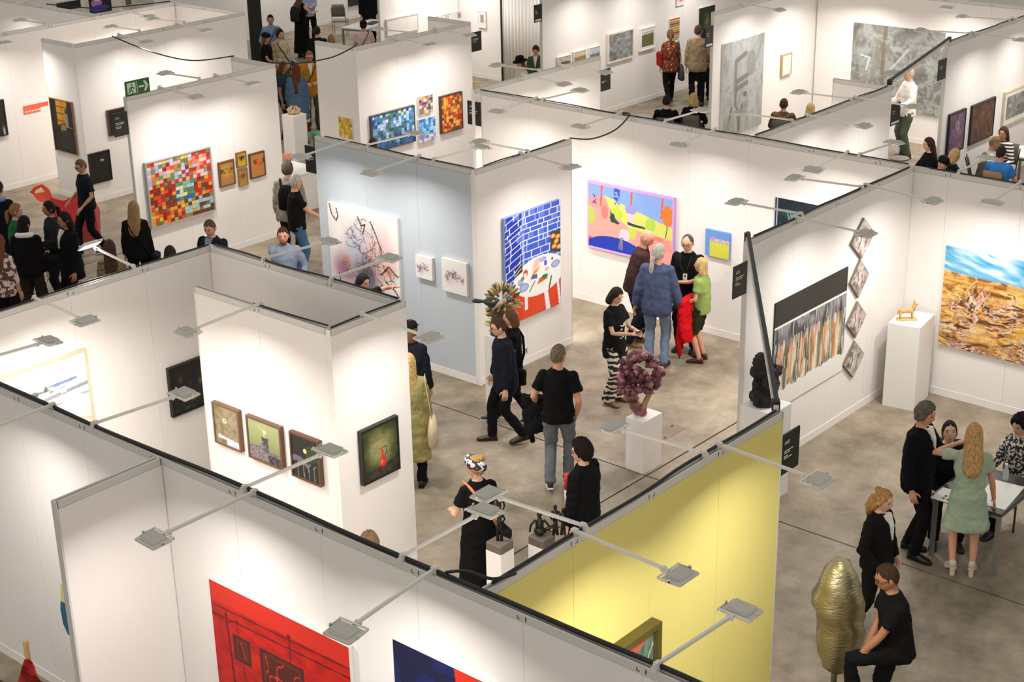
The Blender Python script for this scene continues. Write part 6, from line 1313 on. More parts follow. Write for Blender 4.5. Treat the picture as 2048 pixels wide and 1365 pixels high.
def cloth_held(label, k, col, name='held_jacket', hgt=.5, cat='jacket', wdt=.16):
    def f(I):
        w = wpt(I, I['hd'][k][2]*.6+I['hd'][k][1]*.4); root = thing(name, label, cat, tuple(w), I['rz']); rs = random.Random(len(label)); mb = MB(); rows = []
        for t in np.linspace(0, 1, 8): rows.append(((.02*math.sin(5*t), .03*math.sin(4*t), .06-t*hgt), (wdt*(.75+.5*math.sin(2.2*t+.4)))*(1.15-.5*t), .06+.03*math.sin(3*t)))
        mb.loft(rows, 16, p=1.8); o = mb.obj('folded_cloth', fab(col), root, True); PEND.append((o, .014, 1, .06, .07, None))
        MB().tube([(-.06, .06, -hgt*.5), (-.1, .08, -hgt*.9), (-.06, .07, -hgt*1.25)], [.05, .045, .03], 8).obj('sleeve', fab(col), root, True)
    return f
def phone(I):
    c = (I['hd']['L'][2]+I['hd']['R'][2])/2+np.array([0, .11, .05]); c = wpt(I, c); o = tag(MB().cbox((-.036, -.075, -.004), (.036, .075, .004), .004).obj('phone', mat((20, 20, 24), .2)), 'black phone held by the woman with the printed tee shirt', 'phone'); o.location = tuple(c); o.rotation_euler = (.7, 0, I['rz'])
def multi(*fs):
    def f(I):
        for g in fs: g(I)
    return f
def hat(kind, col, name='hat'):
    def f(I):
        c, R, s = I['hc'], I['HR'], I['s']; mb = MB(); P_ = lambda x, y, z: c+R@(np.array([x, y, z])*s)
        if kind == 'cap':
            mb.rings([[P_(.09*k*math.cos(t), .108*k*math.sin(t)-.003, z) for t in np.linspace(0, 2*PI, 19)[:-1]] for z, k in ((.04, 1), (.08, .98), (.11, .8), (.132, .4))]); mb.add([P_(-.07, .08, .05), P_(.07, .08, .05), P_(.06, .17, .035), P_(-.06, .17, .035), P_(-.07, .08, .058), P_(.07, .08, .058), P_(.06, .17, .043), P_(-.06, .17, .043)], [(0, 1, 2, 3), (4, 7, 6, 5), (0, 4, 5, 1), (1, 5, 6, 2), (2, 6, 7, 3), (3, 7, 4, 0)])
        elif kind == 'bucket': mb.rings([[P_(.09*k*math.cos(t), .108*k*math.sin(t), z) for t in np.linspace(0, 2*PI, 23)[:-1]] for z, k in ((.02, 1.75), (.035, 1.7), (.05, 1.08), (.12, 1.), (.15, .8), (.155, .3))])
        elif kind == 'beret': mb.rings([[P_(.09*k*math.cos(t)+.01, .108*k*math.sin(t)-.01, z) for t in np.linspace(0, 2*PI, 23)[:-1]] for z, k in ((.045, 1.04), (.06, 1.2), (.10, 1.15), (.135, .7), (.145, .2))])
        elif kind == 'scarf': mb.rings([[P_(.092*k*math.cos(t), .11*k*math.sin(t)-.006, z+.035*math.sin(t)) for t in np.linspace(0, 2*PI, 23)[:-1]] for z, k in ((-.0, 1.03), (.04, 1.06), (.085, .97), (.1, .86))])
        mb.obj(name, col if not isinstance(col, tuple) else fab(col), I['root'], True)
    return f
def hood(col):
    def f(I):
        mb = MB().tube([I['up']((.1*math.cos(t), -.045+.10*math.sin(t), 1.475-.02*math.sin(t))) for t in np.linspace(0, 2*PI, 15)], .04*I['s'], 8); mb.obj('hood', fab(col), I['root'], True)
    return f
def badge(I):
    u = I['up']; root = thing('name_badge', 'white name badge on a lanyard on the man in black', 'badge', tuple(wpt(I, u((-.02, .17, 1.17)))), I['rz']); c = u((-.02, .17, 1.17))
    MB().box((-.03, -.004, -.05), (.03, .004, .04)).obj('card', mat((226, 226, 224), .5), root); MB().box((-.014, .0, -.01), (.014, .0065, .02)).obj('card_photo', mat((90, 90, 96), .5), root)
    for sx in (-1, 1): MB().tube([np.array([0, 0, .04]), u((sx*.06, .162, 1.32))-c, u((sx*.08, .1, 1.45))-c], .006, 5).obj('lanyard', BLACK, root)
def tee_print(I):
    u = I['up']; m = mat((206, 206, 200), .8); mb = MB(); rs = random.Random(9)
    for (x_, z_) in ((-.05, 1.2), (-.02, 1.23), (.02, 1.2), (.05, 1.22), (.04, 1.15), (.03, 1.08), (.0, 1.04), (.05, 1.03)): mb.tube([u((x_, .165-.3*x_*x_, z_)), u((x_+rs.uniform(-.03, .03), .168, z_+rs.uniform(.01, .03))), u((x_+.03, .165, z_+.005))], .007, 5)
    o = mb.obj('white_print', m, I['root']); o['kind'] = 'stuff'
def tote(label, side=1, col=(206, 190, 160), drop=.62):
    def f(I):
        u = I['up']; c = wpt(I, u((side*.26, -.04, 1.40-drop))); root = thing('tote_bag', label, 'bag', tuple(c), I['rz']); mb = MB().loft([((0, 0, -.19), .04, .12), ((0, 0, -.17), .065, .16), ((0, 0, 0), .06, .17), ((0, 0, .16), .03, .15)], 14); mb.obj('bag_body', fab(col), root, True)
        for yy in (-.07, .07): MB().tube([np.array([0, yy, .15]), np.array([-side*.03, yy*.6, drop*.6]), np.array([-side*.07, yy*.5, drop+.06])], .012, 6, flat=.4).obj('handle', fab(col), root, True)
    return f
def backpack(label, col):
    def f(I):
        c = wpt(I, I['up']((0, -.24, 1.2))); root = thing('backpack', label, 'bag', tuple(c), I['rz']); mb = MB().loft([((0, 0, -.2), .1, .05), ((0, 0, -.17), .14, .08), ((0, 0, .05), .14, .08), ((0, .01, .17), .11, .06), ((0, .02, .21), .06, .03)], 14); mb.obj('bag_body', fab(col), root, True)
        for sx in (-1, 1): MB().tube([np.array([sx*.09, .05, .17]), np.array([sx*.12, .2, .27]), np.array([sx*.11, .37, .1]), np.array([sx*.12, .36, -.06])], .02, 6, flat=.4).obj('strap', fab(col), root, True)
    return f
def camera_held(I):
    c = wpt(I, I['hd']['R'][2]+np.array([0, .1, .0])); root = thing('camera_body', 'black camera held by the grey-haired man in a black tee', 'camera', tuple(c), I['rz']); MB().cbox((-.07, -.03, -.05), (.07, .03, .05), .008).obj('housing', BLACK, root); MB().tube([(0, .03, 0), (0, .12, -.01)], .035, 12).obj('lens', BLACK, root)
def umbrella(I):
    c = wpt(I, I['hd']['L'][2]+np.array([.0, .02, -.05])); root = thing('folded_umbrella', 'folded dark grey umbrella hanging under the red jacket', 'umbrella', (c[0], c[1], .06), I['rz']); MB().tube([(0, 0, .0), (0, 0, .08), (0, 0, .55), (0, 0, .62)], [.004, .014, .04, .012], 8).obj('canopy', fab((40, 52, 60)), root, True); MB().tube([(0, 0, .6), (0, 0, .72), (0, .04, .76)], .009, 6).obj('handle', BLACK, root, True)
BLKC = (17, 17, 18); NAVY = (24, 28, 38)
LEO = two_tone('leopard', (120, 96, 62), [(34, 26, 18)], 'spots', 26, .32); LEO2 = two_tone('bwspots', (196, 190, 180), [(30, 28, 28)], 'noise', 34, .52); ZEB = two_tone('zebra', (28, 26, 24), [(206, 196, 180)], 'zebra', 4.2, .42); STR = two_tone('stripes', (28, 26, 30), [(222, 216, 208)], 'stripe', 5.5, .5); FLO = two_tone('floral', (92, 52, 24), [(222, 190, 120), (170, 60, 30)], 'spots', 16, .36); PAT = two_tone('pattern', (176, 152, 112), [(88, 66, 44), (206, 190, 160)], 'noise', 22, .5); SCF = two_tone('scarf', (206, 196, 206), [(60, 50, 110), (176, 60, 50), (40, 40, 44)], 'noise', 16, .52); FLW = two_tone('flower_shirt', (206, 190, 180), [(150, 70, 50), (90, 60, 50)], 'noise', 16, .5)
p = person
# the four at the garden painting
p('bald man in a burgundy sweater and dark jeans bending towards the group', (1288, 453), (1268, 690), 78, lean=12, hp=20, hair=('bald', (120, 90, 70)), top=('sweater', (66, 44, 44)), bottom=('jeans', (30, 34, 44)), shoes=(116, 84, 48), sole=(150, 120, 80), feet={'L': (-.11, .06, 0), 'R': (.1, -.04, 0)}, belly=.06, hands={'L': (-.24, .16, .92), 'R': (.26, .1, .88)}, skin='r')
p('man with grey ponytail in a blue blazer and light jeans seen from behind', (1322, 487), (1312, 733), 168, hair=('lowpony', (176, 170, 160)), top=('jacket', (70, 80, 108)), bottom=('jeans', (106, 124, 146)), shoes=(70, 52, 42), hy=-25, belly=.04, skin='r', hands={'L': (-.30, .0, .86), 'R': (.31, .05, .84)})
p('man in black with glasses and a badge facing the group', (1377, 466), None, -18, h=1.74, hair=('thin', (84, 76, 66)), glasses=True, top=('shirt', BLKC), bottom=('trousers', BLKC), shoes=BLKC, belly=.10, wide=1.05, extra=badge, hp=16, skin='l')
p('woman in a green tee with blonde hair and a red jacket over her arm', (1405, 515), (1400, 722), -108, fem=True, hair=('bob', (196, 166, 110)), top=('tee', (132, 150, 84)), bottom=('shorts', (46, 44, 28)), shoes=(72, 40, 30), hands={'L': (-.20, .26, 1.02), 'R': (.06, .50, 1.26)}, hp=-6, belly=.08, extra=multi(cloth_held('bright red jacket hanging over the arm of the woman in green', 'L', (190, 16, 26), hgt=.62, wdt=.2), umbrella), skin='r')
p('woman in a black printed tee and zebra trousers looking at a phone', (1208, 572), (1228, 805), 52, fem=True, hair=('bob', (48, 34, 28)), top=('tee', (22, 22, 22), None, .72), bottom=('wide', (28, 26, 24), ZEB), shoes=(120, 92, 58), boots=True, hands={'L': (-.06, .34, 1.16), 'R': (.06, .34, 1.14)}, hp=24, extra=multi(phone, tee_print), wide=1.05)
# walking couple
p('man with glasses in a dark navy suit walking past the pale blue wall', (986, 633), (1014, 884), -82, hair=('short', (74, 52, 36)), glasses=True, top=('jacket', NAVY, None, .72), bottom=('trousers', (18, 18, 20)), shoes=(62, 40, 32), feet={'L': (-.09, -.20, .05), 'R': (.09, .20, 0)}, lean=4, hands={'L': (-.28, .05, .84), 'R': (.26, .14, .86)})
p('woman with brown bob in a black tee and flared black trousers walking', (1024, 617), (1028, 843), -86, fem=True, hair=('bob', (104, 72, 46)), top=('tee', BLKC), bottom=('flare', BLKC), shoes=(26, 26, 28), sole=(220, 220, 216), feet={'L': (-.09, -.27, .05), 'R': (.09, .30, 0)}, extra=crossbag('black bag at the hip of the walking woman with a brown bob', -1, BLKC))
p('man in a black tee and grey jeans walking away with a jacket over his arm', (1122, 690), (1118, 975), 172, hair=('short', (116, 100, 78)), top=('tee', BLKC), bottom=('jeans', (104, 108, 114)), shoes=(30, 28, 28), sole=(226, 222, 214), hy=-24, feet={'L': (-.08, -.14, .06), 'R': (.09, .14, 0)}, hands={'L': (-.25, .18, .96), 'R': (.20, .06, .90)}, extra=cloth_held('black jacket carried over the arm of the man in grey jeans', 'L', (20, 20, 22), hgt=.45), skin='r', wide=1.04)
p('visitor with curly black hair and glasses in a loose black jacket', (1167, 880), None, -122, h=1.7, hair=('afro', (28, 22, 18)), glasses=True, top=('jacket', BLKC, None, .8), bottom=('trousers', (20, 18, 18)), shoes=BLKC, hy=32, wide=1.05, skin='l')
p('woman in a colourful headscarf, black tee and long black skirt', (953, 912), None, 205, h=1.66, fem=True, hair=('topbun', (166, 132, 78)), top=('tee', BLKC), bottom=('longskirt', (16, 16, 17)), shoes=BLKC, hy=48, hands={'L': (-.20, .24, 1.06), 'R': (.22, .22, 1.04)}, extra=multi(hat('scarf', SCF, 'headscarf'), crossbag('dark bag with a tan orange strap worn by the woman in the headscarf', 1, (26, 30, 36), (206, 130, 84), lowz=.9, sw_=.032)), wide=1.05)
p('visitor with brown hair seen only as a head behind the red painting wall', (735, 1067), None, 160, h=1.72, hair=('curly', (112, 88, 62)), top=('shirt', (70, 66, 60)))
p('visitor in a dark navy coat and cap at the closet corner', (818, 641), None, 160, h=1.72, fem=True, hair=('bob', (110, 80, 50)), top=('coat', (26, 30, 38), None, .62), bottom=('trousers', BLKC), extra=hat('cap', (24, 24, 26), 'cap'))
p('blonde visitor in a long olive coat with a tote bag at the closet corner', (816, 708), None, 175, h=1.68, fem=True, hair=('long', (186, 156, 96)), top=('coat', (150, 142, 92), None, .38), bottom=('trousers', BLKC), shoes=BLKC, extra=tote('beige tote bag on the shoulder of the visitor in the olive coat', 1), boots=True)
# right booth
p('man with curly grey hair in a black suit and white shirt', (1840, 802), (1822, 1108), 72, hair=('curly', (104, 98, 88)), top=('jacket', (15, 15, 17)), bottom=('trousers', (15, 15, 17)), shoes=(16, 15, 15), vee=(226, 222, 214), hands={'L': (-.16, .34, 1.16), 'R': (.26, .04, .86)}, belly=.05, hp=14, skin='r', feet={'L': (-.1, -.06, 0), 'R': (.1, .08, 0)})
p('woman with dark hair in black sitting behind the meeting table, looking up', None, None, 8, h=1.30, pos=(14.90, 6.72), sit=True, fem=True, hair=('pony', (34, 26, 24)), top=('sweater', BLKC), bottom=('trousers', BLKC), hp=-14, skin='l')
p('woman with long blonde hair in a mint green dress and cream heels', (1945, 848), (1922, 1146), 186, fem=True, hair=('long', (190, 152, 96)), top=('dress', (156, 172, 146), None, .56), bottom=(None, None), shoes=(206, 186, 166), sole=(206, 190, 166), heel=.085, hands={'L': (-.14, .22, 1.42), 'R': (.27, .08, .86)}, hp=12, skin='r', wide=1.04)
p('woman with curly dark hair in a speckled blouse sitting at the meeting table', None, None, -40, h=1.32, pos=(15.5, 6.16), sit=True, fem=True, hair=('afro', (26, 20, 20)), top=('blouse', (120, 116, 110), LEO2), bottom=('trousers', BLKC), hands={'L': (-.2, .34, 1.05), 'R': (.12, .34, 1.1)}, hp=16)
p('woman with a blonde bun in a black leather jacket and flared trousers walking', (1726, 975), (1742, 1272), 62, fem=True, hair=('bun', (176, 132, 80)), top=('jacket', (20, 19, 19), None, .86), bottom=('flare', (20, 19, 20)), shoes=(214, 210, 204), vee=(214, 208, 200), feet={'L': (-.09, .24, 0), 'R': (.09, -.22, .03)}, hp=14, hands={'L': (-.28, .06, .86), 'R': (.22, .16, .95)})
def step_box(I):
    q = wpt(I, (-.14, .42, 0)); o = thing('low_block', 'low black block under the raised foot of the man in glasses', 'block', (q[0], q[1], 0), I['rz']); MB().cbox((-.18, -.2, 0), (.18, .22, .38), .01).obj('block_body', mat((40, 40, 38), .6), o)
p('man in black-rimmed glasses and a black tee leaning on his raised knee', (1808, 1123), None, -72, h=1.76, lean=9, hair=('short', (64, 44, 28)), glasses=True, top=('tee', BLKC), bottom=('trousers', (18, 18, 19)), shoes=BLKC, hands={'L': (-.12, .36, .98), 'R': (-.02, .30, .90)}, feet={'L': (-.12, .40, .38), 'R': (.10, -.04, 0)}, hp=10, skin='t', wide=1.08, belly=.06, extra=step_box)
# left aisle
p('man in a dark polo and black trousers striding past the red sculpture', (155, 317), (186, 508), -68, hair=('short', (96, 78, 58)), glasses=True, top=('polo', (24, 26, 34)), bottom=('trousers', (20, 22, 26)), shoes=(60, 52, 50), sole=(214, 210, 206), feet={'L': (-.09, -.2, .04), 'R': (.09, .22, 0)}, hands={'L': (-.24, .2, .95), 'R': (.22, .22, .98)}, hp=18, skin='m')
p('woman with long brown hair in black with a handbag by the red mosaic', (265, 402), None, 170, h=1.7, fem=True, hair=('long', (150, 118, 78)), top=('sweater', BLKC), bottom=('trousers', BLKC), extra=crossbag('black handbag of the woman by the red mosaic', 1, BLKC, size=(.24, .12, .18)))
p('woman with long dark brown hair in a leopard top seen from behind', (217, 480), None, 176, h=1.68, fem=True, hair=('vlong', (66, 48, 34)), top=('blouse', (120, 96, 62), LEO), bottom=('trousers', (24, 22, 20)))
p('visitor with black hair in a long black suit coat and white collar', (130, 422), None, -70, h=1.74, hair=('bob', (28, 20, 20)), top=('coat', (17, 17, 18), None, .72), bottom=('trousers', (18, 18, 18)), vee=(220, 216, 210), hands={'R': (.1, .3, 1.16)}, skin='t')
p('visitor with black hair in a black jumper over a white hood', (45, 432), None, 165, h=1.74, hair=('bob', (20, 18, 18)), top=('sweater', BLKC), bottom=('wide', (46, 42, 28)), extra=hood((222, 218, 212)), hy=-30)
p('woman with reddish hair tied back looking over her shoulder', (28, 405), None, 70, h=1.7, fem=True, hair=('pony', (150, 104, 66)), top=('tee', (36, 96, 56)), bottom=('trousers', (28, 40, 30)), hy=15, pos=at(26, 405, 1.7)[:2])
p('woman with a dark ponytail in a dark teal jacket facing the red sculpture', (99, 400), None, -80, h=1.7, fem=True, hair=('pony', (34, 24, 22)), top=('jacket', (32, 38, 38)), bottom=('trousers', (24, 24, 26)), hands={'L': (-.16, .3, 1.1)}, skin='t')
p('visitor in a black coat with a light blue collar at the picture edge', (-8, 362), None, 150, h=1.78, hair=('short', (40, 32, 28)), top=('coat', (20, 21, 24), None, .6), bottom=('trousers', BLKC), extra=hood((120, 140, 180)))
p('visitor in a floral shirt under a black cardigan at the picture edge', (-6, 470), None, 150, h=1.7, fem=True, hair=('long', (110, 70, 44)), top=('blouse', (206, 190, 180), FLW), bottom=('wide', (20, 20, 22)), skin='m')
p('man in a dark jacket over a grey tee looking down behind the closet wall', (420, 437), None, -32, h=1.76, hair=('short', (84, 70, 54)), top=('jacket', (26, 27, 30)), vee=(130, 132, 138), hp=18, bottom=('trousers', BLKC), skin='m')
p('visitor seen only as a dark-haired crown above the closet wall', (338, 492), None, 170, h=1.66, hair=('bob', (40, 34, 26)), top=('sweater', (40, 40, 42)))
p('bearded man in a light blue shirt behind the closet wall', (565, 452), None, -5, h=1.74, hair=('short', (70, 48, 30)), beard=(104, 66, 40), top=('shirt', (128, 138, 158)), bottom=('trousers', (40, 44, 56)), hp=6, hands={'R': (-.05, .26, 1.0), 'L': (-.24, .18, .98)}, skin='r', wide=1.06)
p('grey-haired man in a black tee holding a camera', (587, 348), None, 96, h=1.76, hair=('short', (176, 172, 162)), top=('tee', BLKC), bottom=('jeans', (58, 90, 120)), hands={'L': (-.14, .34, 1.02), 'R': (.05, .38, 1.02)}, extra=camera_held, hy=20, belly=.08, skin='r')
p('man with curly grey-brown hair in a light grey jacket seen from behind', (573, 322), None, 170, h=1.76, hair=('curly', (96, 84, 70)), top=('jacket', (138, 132, 120)), bottom=('trousers', (24, 24, 26)), extra=backpack('black rucksack worn by the man in the light grey jacket', BLKC))
p('woman with long dark hair raising one hand before the ink painting', (722, 545), None, 46, h=1.66, fem=True, hair=('long', (36, 26, 24)), top=('tee', BLKC), bottom=('trousers', BLKC), hands={'L': (-.34, .30, 1.50), 'R': (.1, .3, 1.2)}, hp=14, curl=.1, skin='m')
p('visitor seen only as dark hair above the pale blue wall', (745, 276), None, 170, h=1.7, hair=('short', (54, 38, 28)), top=('tee', (60, 60, 62)))
# far aisle
p('man in a light blue shirt with a dark bag strap in the far aisle', (540, 28), None, 0, h=1.74, hair=('short', (36, 28, 24)), top=('shirt', (122, 142, 170)), bottom=('trousers', (40, 44, 52)), extra=crossbag('dark crossbody bag of the man in the light blue shirt', 1, (34, 36, 42)), hands={'L': (-.2, .2, 1.0), 'R': (.2, .2, 1.0)}, skin='m')
p('woman in a black beret and black top with long fair hair in the far aisle', (530, 65), None, 60, h=1.66, fem=True, hair=('long', (110, 86, 54)), top=('tee', (20, 18, 20)), bottom=('trousers', BLKC), extra=hat('beret', (22, 20, 22), 'beret'), hands={'R': (.05, .3, .98)}, skin='m')
p('woman in a patterned beige blouse with a dark bag in the far aisle', (558, 57), None, 20, h=1.68, fem=True, hair=('curly', (62, 34, 28)), top=('overshirt', (176, 152, 112), PAT, .66), bottom=('skirt', (96, 74, 40)), extra=crossbag('black bag hanging beside the patterned blouse', -1, BLKC), hy=15, skin='l')
p('visitor in a dark teal tee and black trousers in the far aisle', (564, 122), None, 60, h=1.68, fem=True, hair=('bob', (90, 60, 44)), top=('tee', (40, 60, 66)), bottom=('trousers', BLKC), skin='t')
p('woman with long auburn hair in a denim coat over a pale dress', (581, 126), (602, 289), 172, fem=True, hair=('vlong', (92, 52, 34)), top=('coat', (76, 98, 120), None, .48), bottom=('skirt', (176, 180, 168)), shoes=(36, 20, 20), boots=True)
p('man in glasses and a mustard shirt over a white tee with a bag strap', (615, 100), (628, 258), 4, hair=('short', (150, 104, 62)), glasses=True, beard=(176, 120, 80), top=('overshirt', (176, 124, 36)), vee=(222, 216, 210), bottom=('trousers', (78, 76, 58)), extra=crossbag('black crossbody bag of the man in the mustard shirt', 1, BLKC), hp=16, belly=.06, hands={'L': (-.1, .3, 1.1), 'R': (.1, .28, 1.08)}, skin='r')
p('woman in a long black dress with a dark backpack in the far aisle', (598, -16), None, 140, h=1.72, fem=True, hair=('long', (110, 70, 46)), top=('longdress', (16, 16, 17)), bottom=(None, None), shoes=BLKC, hands={'R': (.26, .3, 1.2)}, extra=backpack('dark green backpack on the woman in the long black dress', (38, 44, 40)))
p('man in a pale blue shirt and black trousers in the far aisle', (628, -22), (622, 92), 10, hair=('short', (70, 50, 36)), top=('shirt', (168, 176, 206)), bottom=('trousers', BLKC), hands={'L': (-.05, .26, 1.12), 'R': (.05, .26, 1.12)}, h=1.75)
p('visitor with dark hair in dark clothes beside the mosaic booth', (633, 52), None, 170, h=1.7, hair=('short', (36, 38, 28)), top=('jacket', (24, 26, 26)), bottom=('trousers', BLKC))
p('visitor with curly blond hair behind the mosaic booth', None, None, 180, h=1.62, pos=at(662, 70, 1.62)[:2], fem=True, hair=('curly', (150, 116, 70)), top=('tee', (60, 56, 50)))
p('visitor in a pale pink shirt and black cap with a bag strap, seen from behind', (726, 40), None, 176, h=1.7, hair=('short', (40, 30, 26)), top=('tee', (206, 180, 176)), bottom=('trousers', (40, 38, 40)), extra=multi(hat('cap', (24, 24, 26), 'cap'), crossbag('black crossbody bag of the visitor in pink', -1, BLKC)), wide=1.1, skin='m')
p('visitor in black standing behind the far white table', None, None, 10, pos=at(735, 50, .74)[:2]+np.array([.75, .7]), h=1.76, hair=('short', (50, 40, 34)), top=('jacket', (20, 20, 22)), bottom=('trousers', BLKC))
p('woman in a yellow dress with blonde hair between two white walls', (950, 165), None, 176, h=1.7, fem=True, hair=('long', (206, 180, 128)), top=('longdress', (198, 176, 70)), bottom=(None, None), shoes=(190, 170, 120))
p('woman in a green jacket looking down beside the curtain', (1072, 88), None, -10, h=1.62, fem=True, hair=('pony', (60, 44, 34)), top=('jacket', (66, 78, 58)), vee=(214, 206, 196), bottom=('trousers', (40, 40, 38)), hp=34, hands={'L': (-.04, .24, 1.18), 'R': (.08, .26, 1.05)}, skin='r')
p('visitor in a black brimmed hat and cream coat near the curtain', (1042, 112), None, -60, h=1.6, fem=True, hair=('long', (120, 84, 60)), top=('coat', (206, 194, 180)), bottom=('trousers', (40, 38, 36)), extra=hat('bucket', (20, 20, 20), 'hat'), hp=10)
# photo wall pair and seated pairs
p('woman in a floral jacket with a red bag walking along the photo wall', (1355, 58), (1339, 206), 196, fem=True, hair=('pony', (120, 88, 58)), top=('jacket', (92, 52, 24), FLO), bottom=('slim', BLKC), shoes=BLKC, feet={'L': (-.09, -.26, .06), 'R': (.09, .2, 0)}, extra=multi(crossbag('small red bag on the woman in the floral jacket', -1, (140, 36, 30), size=(.2, .1, .3), lowz=1.2), tote('dark grey sling bag beside the floral jacket', 1, (70, 70, 74), .66)), hy=-15)
p('man in a light brown jacket and black trousers seen from behind', (1392, 42), (1393, 212), 184, h=1.85, hair=('short', (74, 58, 42)), top=('jacket', (138, 118, 92)), bottom=('slim', BLKC), shoes=BLKC, hy=-12, hands={'R': (.28, .14, .92)})
p('visitor in a long black coat half hidden by the tall grey panel wall', None, None, 180, h=1.7, pos=at(1421, 207, 0)[:2]+np.array([.25, .35]), fem=True, hair=('long', (40, 30, 26)), top=('coat', (17, 17, 18), None, .45), bottom=('trousers', BLKC), shoes=BLKC, boots=True)
def sitter(label, pos, a, ht, chair_label, cc=(90, 84, 76), **k):
    I = p(label, None, None, a, h=ht, pos=pos, sit=True, **k); chair(chair_label, pos[0], pos[1], I['rz'], cc, z=.43+max(0, ht-1.305)); return I
sitter('dark-haired visitor in a black top sitting behind the long white wall', at(1333, 190, 1.3)[:2], 176, 1.3, 'chair under the dark-haired visitor behind the long wall', hair=('short', (30, 26, 26)), top=('sweater', (15, 15, 16)), wide=1.1)
sitter('blonde visitor in a black top sitting behind the long white wall', at(1387, 185, 1.3)[:2], 172, 1.3, 'chair under the blonde visitor behind the long wall', fem=True, hair=('bob', (196, 166, 108)), top=('sweater', (15, 15, 16)), wide=1.1)
sitter('balding man in a brown jacket sitting with his back turned', at(1568, 195, 1.32)[:2], 172, 1.32, 'chair under the balding man in brown', hair=('thin', (56, 44, 34)), top=('jacket', (92, 68, 48)), wide=1.05, skin='m')
sitter('woman with long blonde hair sitting beside the man in the brown jacket', at(1616, 200, 1.3)[:2]+np.array([-.15, -.15]), 172, 1.3, 'chair under the long-haired blonde woman', fem=True, hair=('long', (190, 158, 106)), top=('blouse', (60, 56, 52)))
p('man in a white shirt and green trousers holding a brown folder', (1806, 130), (1808, 316), -60, hair=('short', (180, 160, 140)), top=('shirt', (222, 216, 208)), bottom=('trousers', (74, 84, 68)), shoes=(36, 30, 28), hands={'L': (-.2, .34, 1.05), 'R': (.1, .36, 1.05)}, extra=lambda I: tag(link('folder', MB().cbox((-.2, -.14, -.015), (.2, .14, .015), .006).mesh('folder', mat((130, 98, 50), .6)), None, tuple(wpt(I, (I['hd']['L'][2]+I['hd']['R'][2])/2+np.array([0, .14, .03]))), I['rz']), 'brown folder held by the man in the white shirt', 'folder'), h=1.84)
CH = 'chair at the far table under the '
sitter('woman with very long dark hair sitting sideways at the portrait wall', at(1862, 272, 1.5)[:2], -70, 1.5, CH+'woman with very long hair', fem=True, hair=('vlong', (56, 40, 32)), top=('sweater', BLKC))
sitter('man in a black cap and black shirt bowing his head behind the landscape wall', at(1885, 308, 1.45)[:2], 50, 1.45, CH+'man in the black cap', hair=('short', (30, 24, 22)), top=('shirt', BLKC), hp=24, extra=hat('cap', (16, 16, 17), 'cap'), skin='m')
sitter('visitor with short blond hair in black sitting before the pink portrait', at(1908, 295, 1.42)[:2], 120, 1.42, CH+'short-haired blond visitor', fem=True, hair=('bob', (180, 150, 100)), top=('sweater', BLKC))
sitter('man with fair hair in a grey vest over white sleeves leaning forward', at(1975, 268, 1.45)[:2], 100, 1.45, CH+'man in the grey vest', hair=('short', (150, 122, 80)), top=('shirt', (216, 208, 196)), lean=10, extra=lambda I: PEND.append((MB().loft([(I['up']((0, 0, z)), rx*I['s'], ry*I['s'], np.array([1., 0, 0]), rotx(math.radians(-10))@np.array([0, 1., 0])) for z, rx, ry in ((.85, .2, .16), (1.05, .195, .155), (1.25, .2, .158), (1.38, .165, .14), (1.44, .1, .085))], 16).obj('vest', fab((110, 100, 86)), I['root'], True), .02, 1, .01, .1, None)), skin='m')
sitter('smiling woman with long brown hair in a striped top at the far table', at(2010, 250, 1.4)[:2], -25, 1.4, CH+'woman in stripes', fem=True, hair=('vlong', (84, 52, 36)), top=('sweater', (28, 26, 30), STR), skin='r')
sitter('man in a bright blue tee sitting in a brown chair with his back turned', at(2003, 290, 1.5)[:2], 160, 1.5, 'brown chair under the man in the bright blue tee', (150, 104, 70), hair=('short', (50, 36, 28)), top=('tee', (54, 120, 190)), wide=1.1, belly=.08, skin='r')
chair('black chair behind the meeting table under the dark-haired woman', 14.90, 6.72, math.atan2(-6.72, -14.90)-PI/2, (30, 30, 30)); chair('black chair at the meeting table under the woman in the speckled blouse', 15.5, 6.16, math.atan2(-6.16, -15.5)-PI/2-.7, (30, 30, 30))
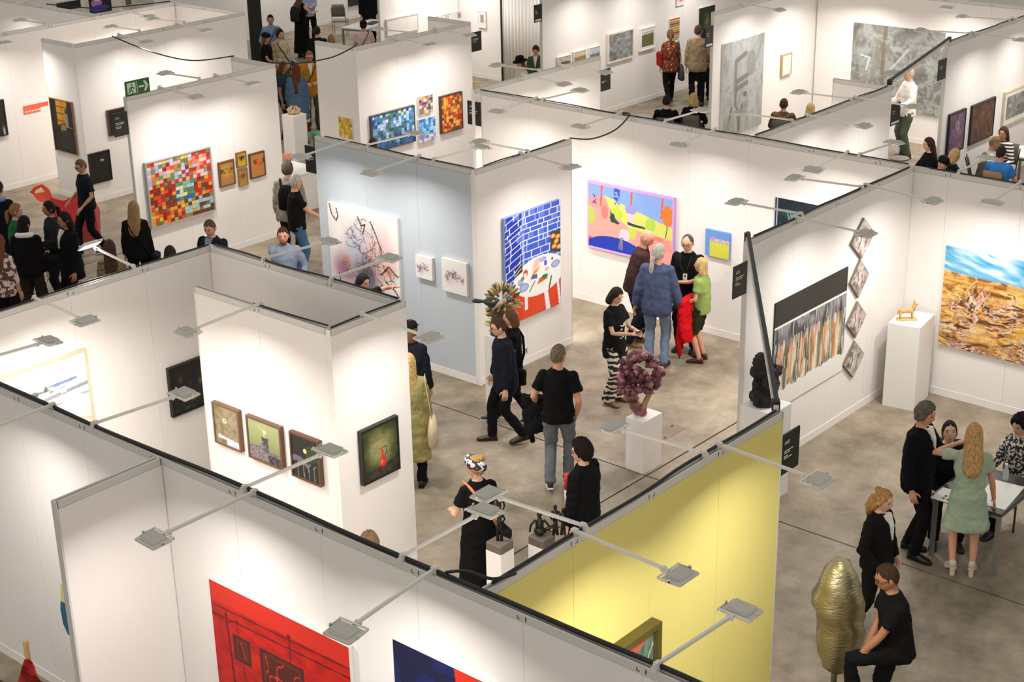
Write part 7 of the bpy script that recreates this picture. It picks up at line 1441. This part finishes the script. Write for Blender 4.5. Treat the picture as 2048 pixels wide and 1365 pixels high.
# ------------------------------------------------------------------ apply the pending remeshes in one pass
TEXS = {}
def finish():
    for (o, vox, it, disp, dsc, extra) in PEND:
        m = o.modifiers.new('remesh', 'REMESH'); m.mode = 'VOXEL'; m.voxel_size = vox; m.use_smooth_shade = True
        if it: s = o.modifiers.new('smooth', 'SMOOTH'); s.factor = .5; s.iterations = it
        if disp:
            k = round(dsc, 3)
            if k not in TEXS:
                t = bpy.data.textures.new('folds', 'CLOUDS'); t.noise_scale = dsc; t.noise_depth = 2; TEXS[k] = t
            d = o.modifiers.new('folds', 'DISPLACE'); d.texture = TEXS[k]; d.strength = disp; d.mid_level = .46
    bpy.context.view_layer.update(); dg = bpy.context.evaluated_depsgraph_get()
    for (o, vox, it, disp, dsc, extra) in PEND:
        me = bpy.data.meshes.new_from_object(o.evaluated_get(dg)); old = o.data; mats = list(old.materials)
        if extra is not None:
            nv = len(me.vertices); co = np.empty(nv*3, np.float32); me.vertices.foreach_get('co', co)
            npol = len(me.polygons); nl = len(me.loops); li = np.empty(nl, np.int32); me.loops.foreach_get('vertex_index', li); ls = np.empty(npol, np.int32); me.polygons.foreach_get('loop_start', ls)
            ev = np.array(extra.v, np.float32).ravel(); el = np.array([i+nv for f in extra.f for i in f], np.int32); cnt = [len(f) for f in extra.f]; es = np.cumsum([0]+cnt[:-1]).astype(np.int32)+nl
            m2 = bpy.data.meshes.new('body'); m2.vertices.add(nv+len(extra.v)); m2.vertices.foreach_set('co', np.concatenate([co, ev]))
            m2.loops.add(nl+len(el)); m2.loops.foreach_set('vertex_index', np.concatenate([li, el])); m2.polygons.add(npol+len(cnt)); m2.polygons.foreach_set('loop_start', np.concatenate([ls, es]))
            [m2.materials.append(mm) for mm in mats]; m2.polygons.foreach_set('material_index', np.concatenate([np.zeros(npol, np.int32), np.array(extra.m, np.int32)])); m2.polygons.foreach_set('use_smooth', np.ones(npol+len(cnt), bool)); m2.update(calc_edges=True)
            bpy.data.meshes.remove(me); me = m2
        if extra is None:
            me.materials.clear()
            for mm in mats: me.materials.append(mm)
        me.polygons.foreach_set('use_smooth', np.ones(len(me.polygons), bool))
        o.modifiers.clear(); o.data = me; bpy.data.meshes.remove(old)
finish()
